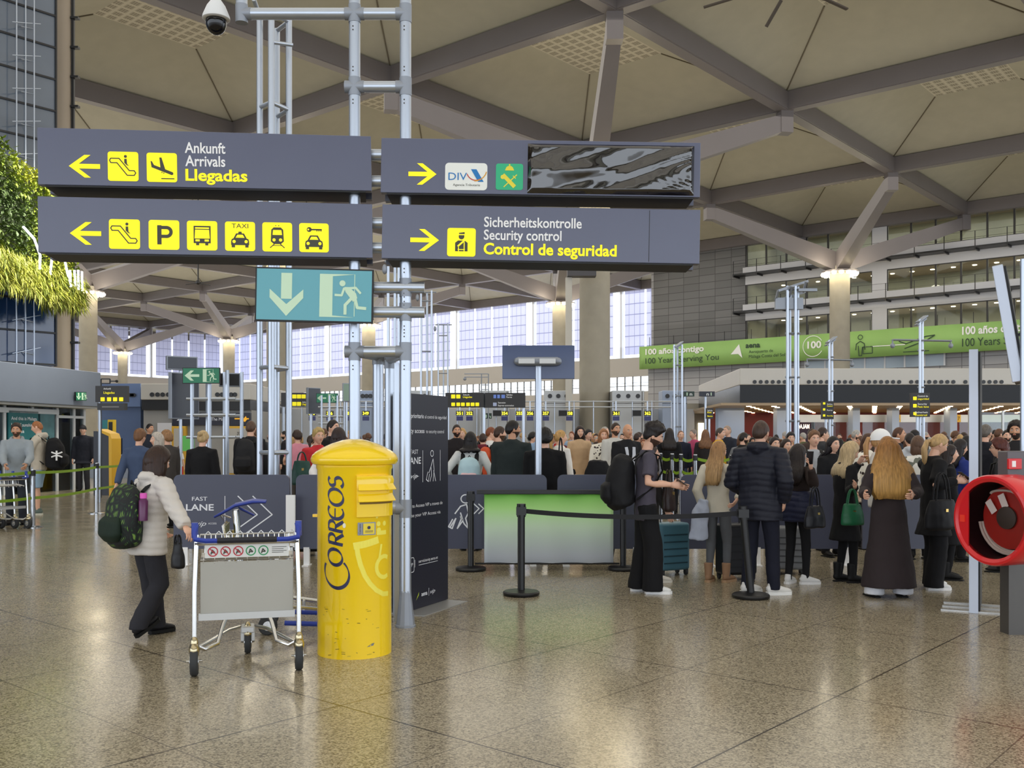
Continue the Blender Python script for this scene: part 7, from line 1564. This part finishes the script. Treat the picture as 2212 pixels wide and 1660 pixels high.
# mid distance
for lab, px, yh, dd, yw, kw in (
    ('person in navy pullover and jeans by the slim triple mast', 1470, 931, 23.5, 5, dict(hr=('receding', (120, 84, 66)), top=('sweater', (32, 36, 54)), bot=('jeans', (60, 72, 100)))),
    ('person with pink shirt under dark jacket behind the green belts', 1500, 928, 24.5, -70, dict(hr=('short', (120, 110, 104)), top=('jacket', (180, 74, 110)))),
    ('person with long brown hair in dark coat left of the yellow jacket', 1524, 929, 23, 170, dict(sex='f', hr=('long', (116, 82, 56), None, .3), top=('coat', (44, 40, 42), .6))),
    ('person in mustard yellow jacket right of the green belts', 1553, 925, 21, 60, dict(hr=('short', (70, 60, 54)), top=('jacket', (212, 164, 46)))),
    ('bald person with dark vest over white shirt left of the navy puffer', 1573, 920, 23, -60, dict(hr=('buzz', (150, 130, 116)), top=('jacket', (40, 44, 56)))),
    ('person in black coat with long dark hair behind the phone boy', 1446, 926, 20, 165, dict(sex='f', hr=('long', (34, 28, 28), None, .3), top=('coat', BLK))),
    ('person with dark beard and black jacket right of the bald person in vest', 1604, 935, 19, 100, dict(hr=('short', (36, 28, 26)), beard=(44, 34, 30), top=('jacket', BLK)))):
    person(lab, px, yh, d=dd+.0, yaw=yw, vox=.022, **kw)
# ---------------------------------------------------------------- the crowd farther back: a few builds, each copied with its own clothes and hair
protos = []
random.seed(21)
for k, (sx_, hs_, tp, bt_, yw) in enumerate((('m', 'short', 'jacket', 'trousers', 0), ('f', 'long', 'coat', 'jeans', 0), ('m', 'buzz', 'hoodie', 'jeans', 0), ('f', 'bob', 'jacket', 'trousers', 0), ('m', 'messy', 'sweater', 'trousers', 0), ('f', 'pony', 'puffer', 'leggings', 0), ('m', 'curly', 'tshirt', 'jeans', 0), ('f', 'bun', 'sweater', 'trousers', 0), ('m', 'receding', 'coat', 'trousers', 0))):
    t = person('x', 1106, 950, d=60+k, yaw=0, H=1.72 if sx_ == 'm' else 1.64, sex=sx_, hr=(hs_, (60, 44, 36)), top=(tp, (60+k, 60, 60)), bot=(bt_, (40+k, 40, 44)), shoes=(40, 38, 38), L=(.2, -.3, 1.05) if k % 3 == 0 else None, vox=.026, skin=k % 2, beard=(50, 40, 34) if k == 2 else None)
    protos.append((t, sx_, hs_, tp))
MARKS = [(560, 'left of slim mast'), (640, 'by the slim mast'), (700, 'behind the mailbox'), (790, 'between the mast uprights'), (905, 'left of the totem top'), (990, 'below screen 351'), (1022, 'below screen 352'), (1090, 'below screen 354'), (1133, 'below screen 356'), (1180, 'below screen 357'), (1230, 'below screen 358'), (1272, 'before the thick column'), (1331, 'below screen 361'), (1399, 'below screen 362'), (1465, 'by slim triple mast'), (1540, 'before the service wall'), (1625, 'before the red wall'), (1714, 'by flood lamp mast'), (1790, 'below narrow black sign'), (1843, 'below gate five'), (1895, 'left of gate six'), (1941, 'below gate six'), (1990, 'by wide armed mast'), (2071, 'below gate seven'), (2170, 'behind the glass screen')]
TOPC = [('black', (24, 24, 27)), ('navy', (30, 36, 58)), ('grey', (120, 122, 126)), ('dark brown', (66, 52, 46)), ('white', (222, 222, 220)), ('beige', (188, 168, 138)), ('olive', (86, 90, 62)), ('red', (176, 44, 46)), ('light blue', (146, 172, 204)), ('burgundy', (104, 34, 46)), ('pink', (214, 140, 156)), ('charcoal', (54, 56, 60)), ('mustard', (206, 160, 52)), ('teal', (44, 104, 108)), ('tan', (170, 130, 92))]
TOPW = [9, 6, 5, 3, 3, 2, 2, 1, 2, 1, 1, 5, 1, 1, 1]
HRC = [('black', (26, 22, 22)), ('dark brown', (52, 36, 30)), ('brown', (92, 62, 44)), ('blond', (196, 158, 104)), ('grey', (160, 156, 150)), ('auburn', (120, 66, 40))]; HRW = [5, 6, 5, 3, 2, 1]
TW = {'jacket': 'jacket', 'coat': 'coat', 'hoodie': 'hooded top', 'sweater': 'pullover', 'puffer': 'puffer jacket', 'tshirt': 't-shirt'}; HW = {'short': 'short', 'long': 'long', 'buzz': 'cropped', 'bob': 'bobbed', 'messy': 'tousled', 'pony': 'tied', 'curly': 'curly', 'bun': 'pinned', 'receding': 'thinning'}
FACE = [(0, 'facing camera'), (180, 'from behind'), (90, 'facing right'), (-90, 'facing left'), (35, 'half turned right'), (-35, 'half turned left'), (145, 'walking off right'), (-145, 'walking off left')]
taken = [(p['pos'].x, p['pos'].y) for p in list(PJ.values()) if p['pos'].y < 50]; used = set(); cnt = 0; first = set()
col_pos = [(c.x, c.y, 1.3) for c in (node(.5, .5), node(2.5, .5))]+[(gx(px, d_), d_, .5) for px, d_ in ((1465, 30), (1714, 21), (1796, 27), (1992, 25), (850, 19), (921, 27), (957, 36), (968, 24.7), (1046, 24.7), (1131, 24.7), (592, 13.2), (712, 27), (612, 28), (670, 28), (1533, 30), (1480, 30), (1525, 31), (1786, 26.7), (1794, 26.7), (1990, 24.7), (712, 27.4))]
rc = random.Random(4); tries = 0
while cnt < 190 and tries < 9000:
    tries += 1
    dd = 17.5+19.0*rc.random()**.85; px = rc.uniform(556, 2240)
    if px < 880 and rc.random() < .35: continue
    if dd > 33 and px < 700: continue
    X_ = gx(px, dd)
    if any((X_-a)**2+(dd-c)**2 < .42 for a, c in taken) or any((X_-a)**2+(dd-c)**2 < (r_+.35)**2 for a, c, r_ in col_pos): continue
    if X_ > 8.4 and dd > 36.5: continue
    if abs(dd-32) < .5 and px > 2080: continue
    if dd < 37.5 and 1415 < px < 1595: continue
    k = rc.randrange(len(protos)); pt, sx_, hs_, tp = protos[k]
    mk = min(MARKS, key=lambda q: abs(q[0]-px))[1]
    for _ in range(40):
        tc_ = rc.choices(TOPC, TOPW)[0]; hc2 = rc.choices(HRC, HRW)[0]; fc = rc.choice(FACE)
        lab = 'person, %s %s hair, %s %s, %s, %s' % (HW[hs_], hc2[0], tc_[0], TW[tp], fc[1], mk)
        if (tc_[0], TW[tp], mk) not in used: break
    else: continue
    used.add((tc_[0], TW[tp], mk)); taken.append((X_, dd)); cnt += 1
    if k not in first: first.add(k); o = pt
    else: o = copy_tree(pt)
    o.location = (X_, dd, 0); o.rotation_euler = (0, 0, math.radians(fc[0]+rc.uniform(-14, 14)+math.degrees(math.atan2(X_, dd))*0)); sc_ = rc.uniform(.95, 1.05); o.scale = (sc_, sc_, sc_)
    o['label'] = lab; o['group'] = 'crowd in the check-in hall'
    bc_ = rc.choice(((26, 26, 30), (40, 44, 60), (58, 70, 98), (70, 66, 62), (24, 24, 26), (120, 110, 96)))
    for c in o.children:
        nm = c.name.split('.')[0]
        if nm == 'hair': mm = hair_mat(hc2[1])
        elif nm in ('jacket', 'coat', 'hoodie', 'sweater', 'puffer', 'tshirt'): mm = cm(tc_[1], .85)
        elif nm in ('trousers', 'jeans', 'leggings'): mm = cm(bc_, .85)
        else: continue
        c.material_slots[0].link = 'OBJECT'; c.material_slots[0].material = mm
for k, (t, *_r) in enumerate(protos):
    if k not in first:
        for c in list(t.children): bpy.data.objects.remove(c)
        bpy.data.objects.remove(t)
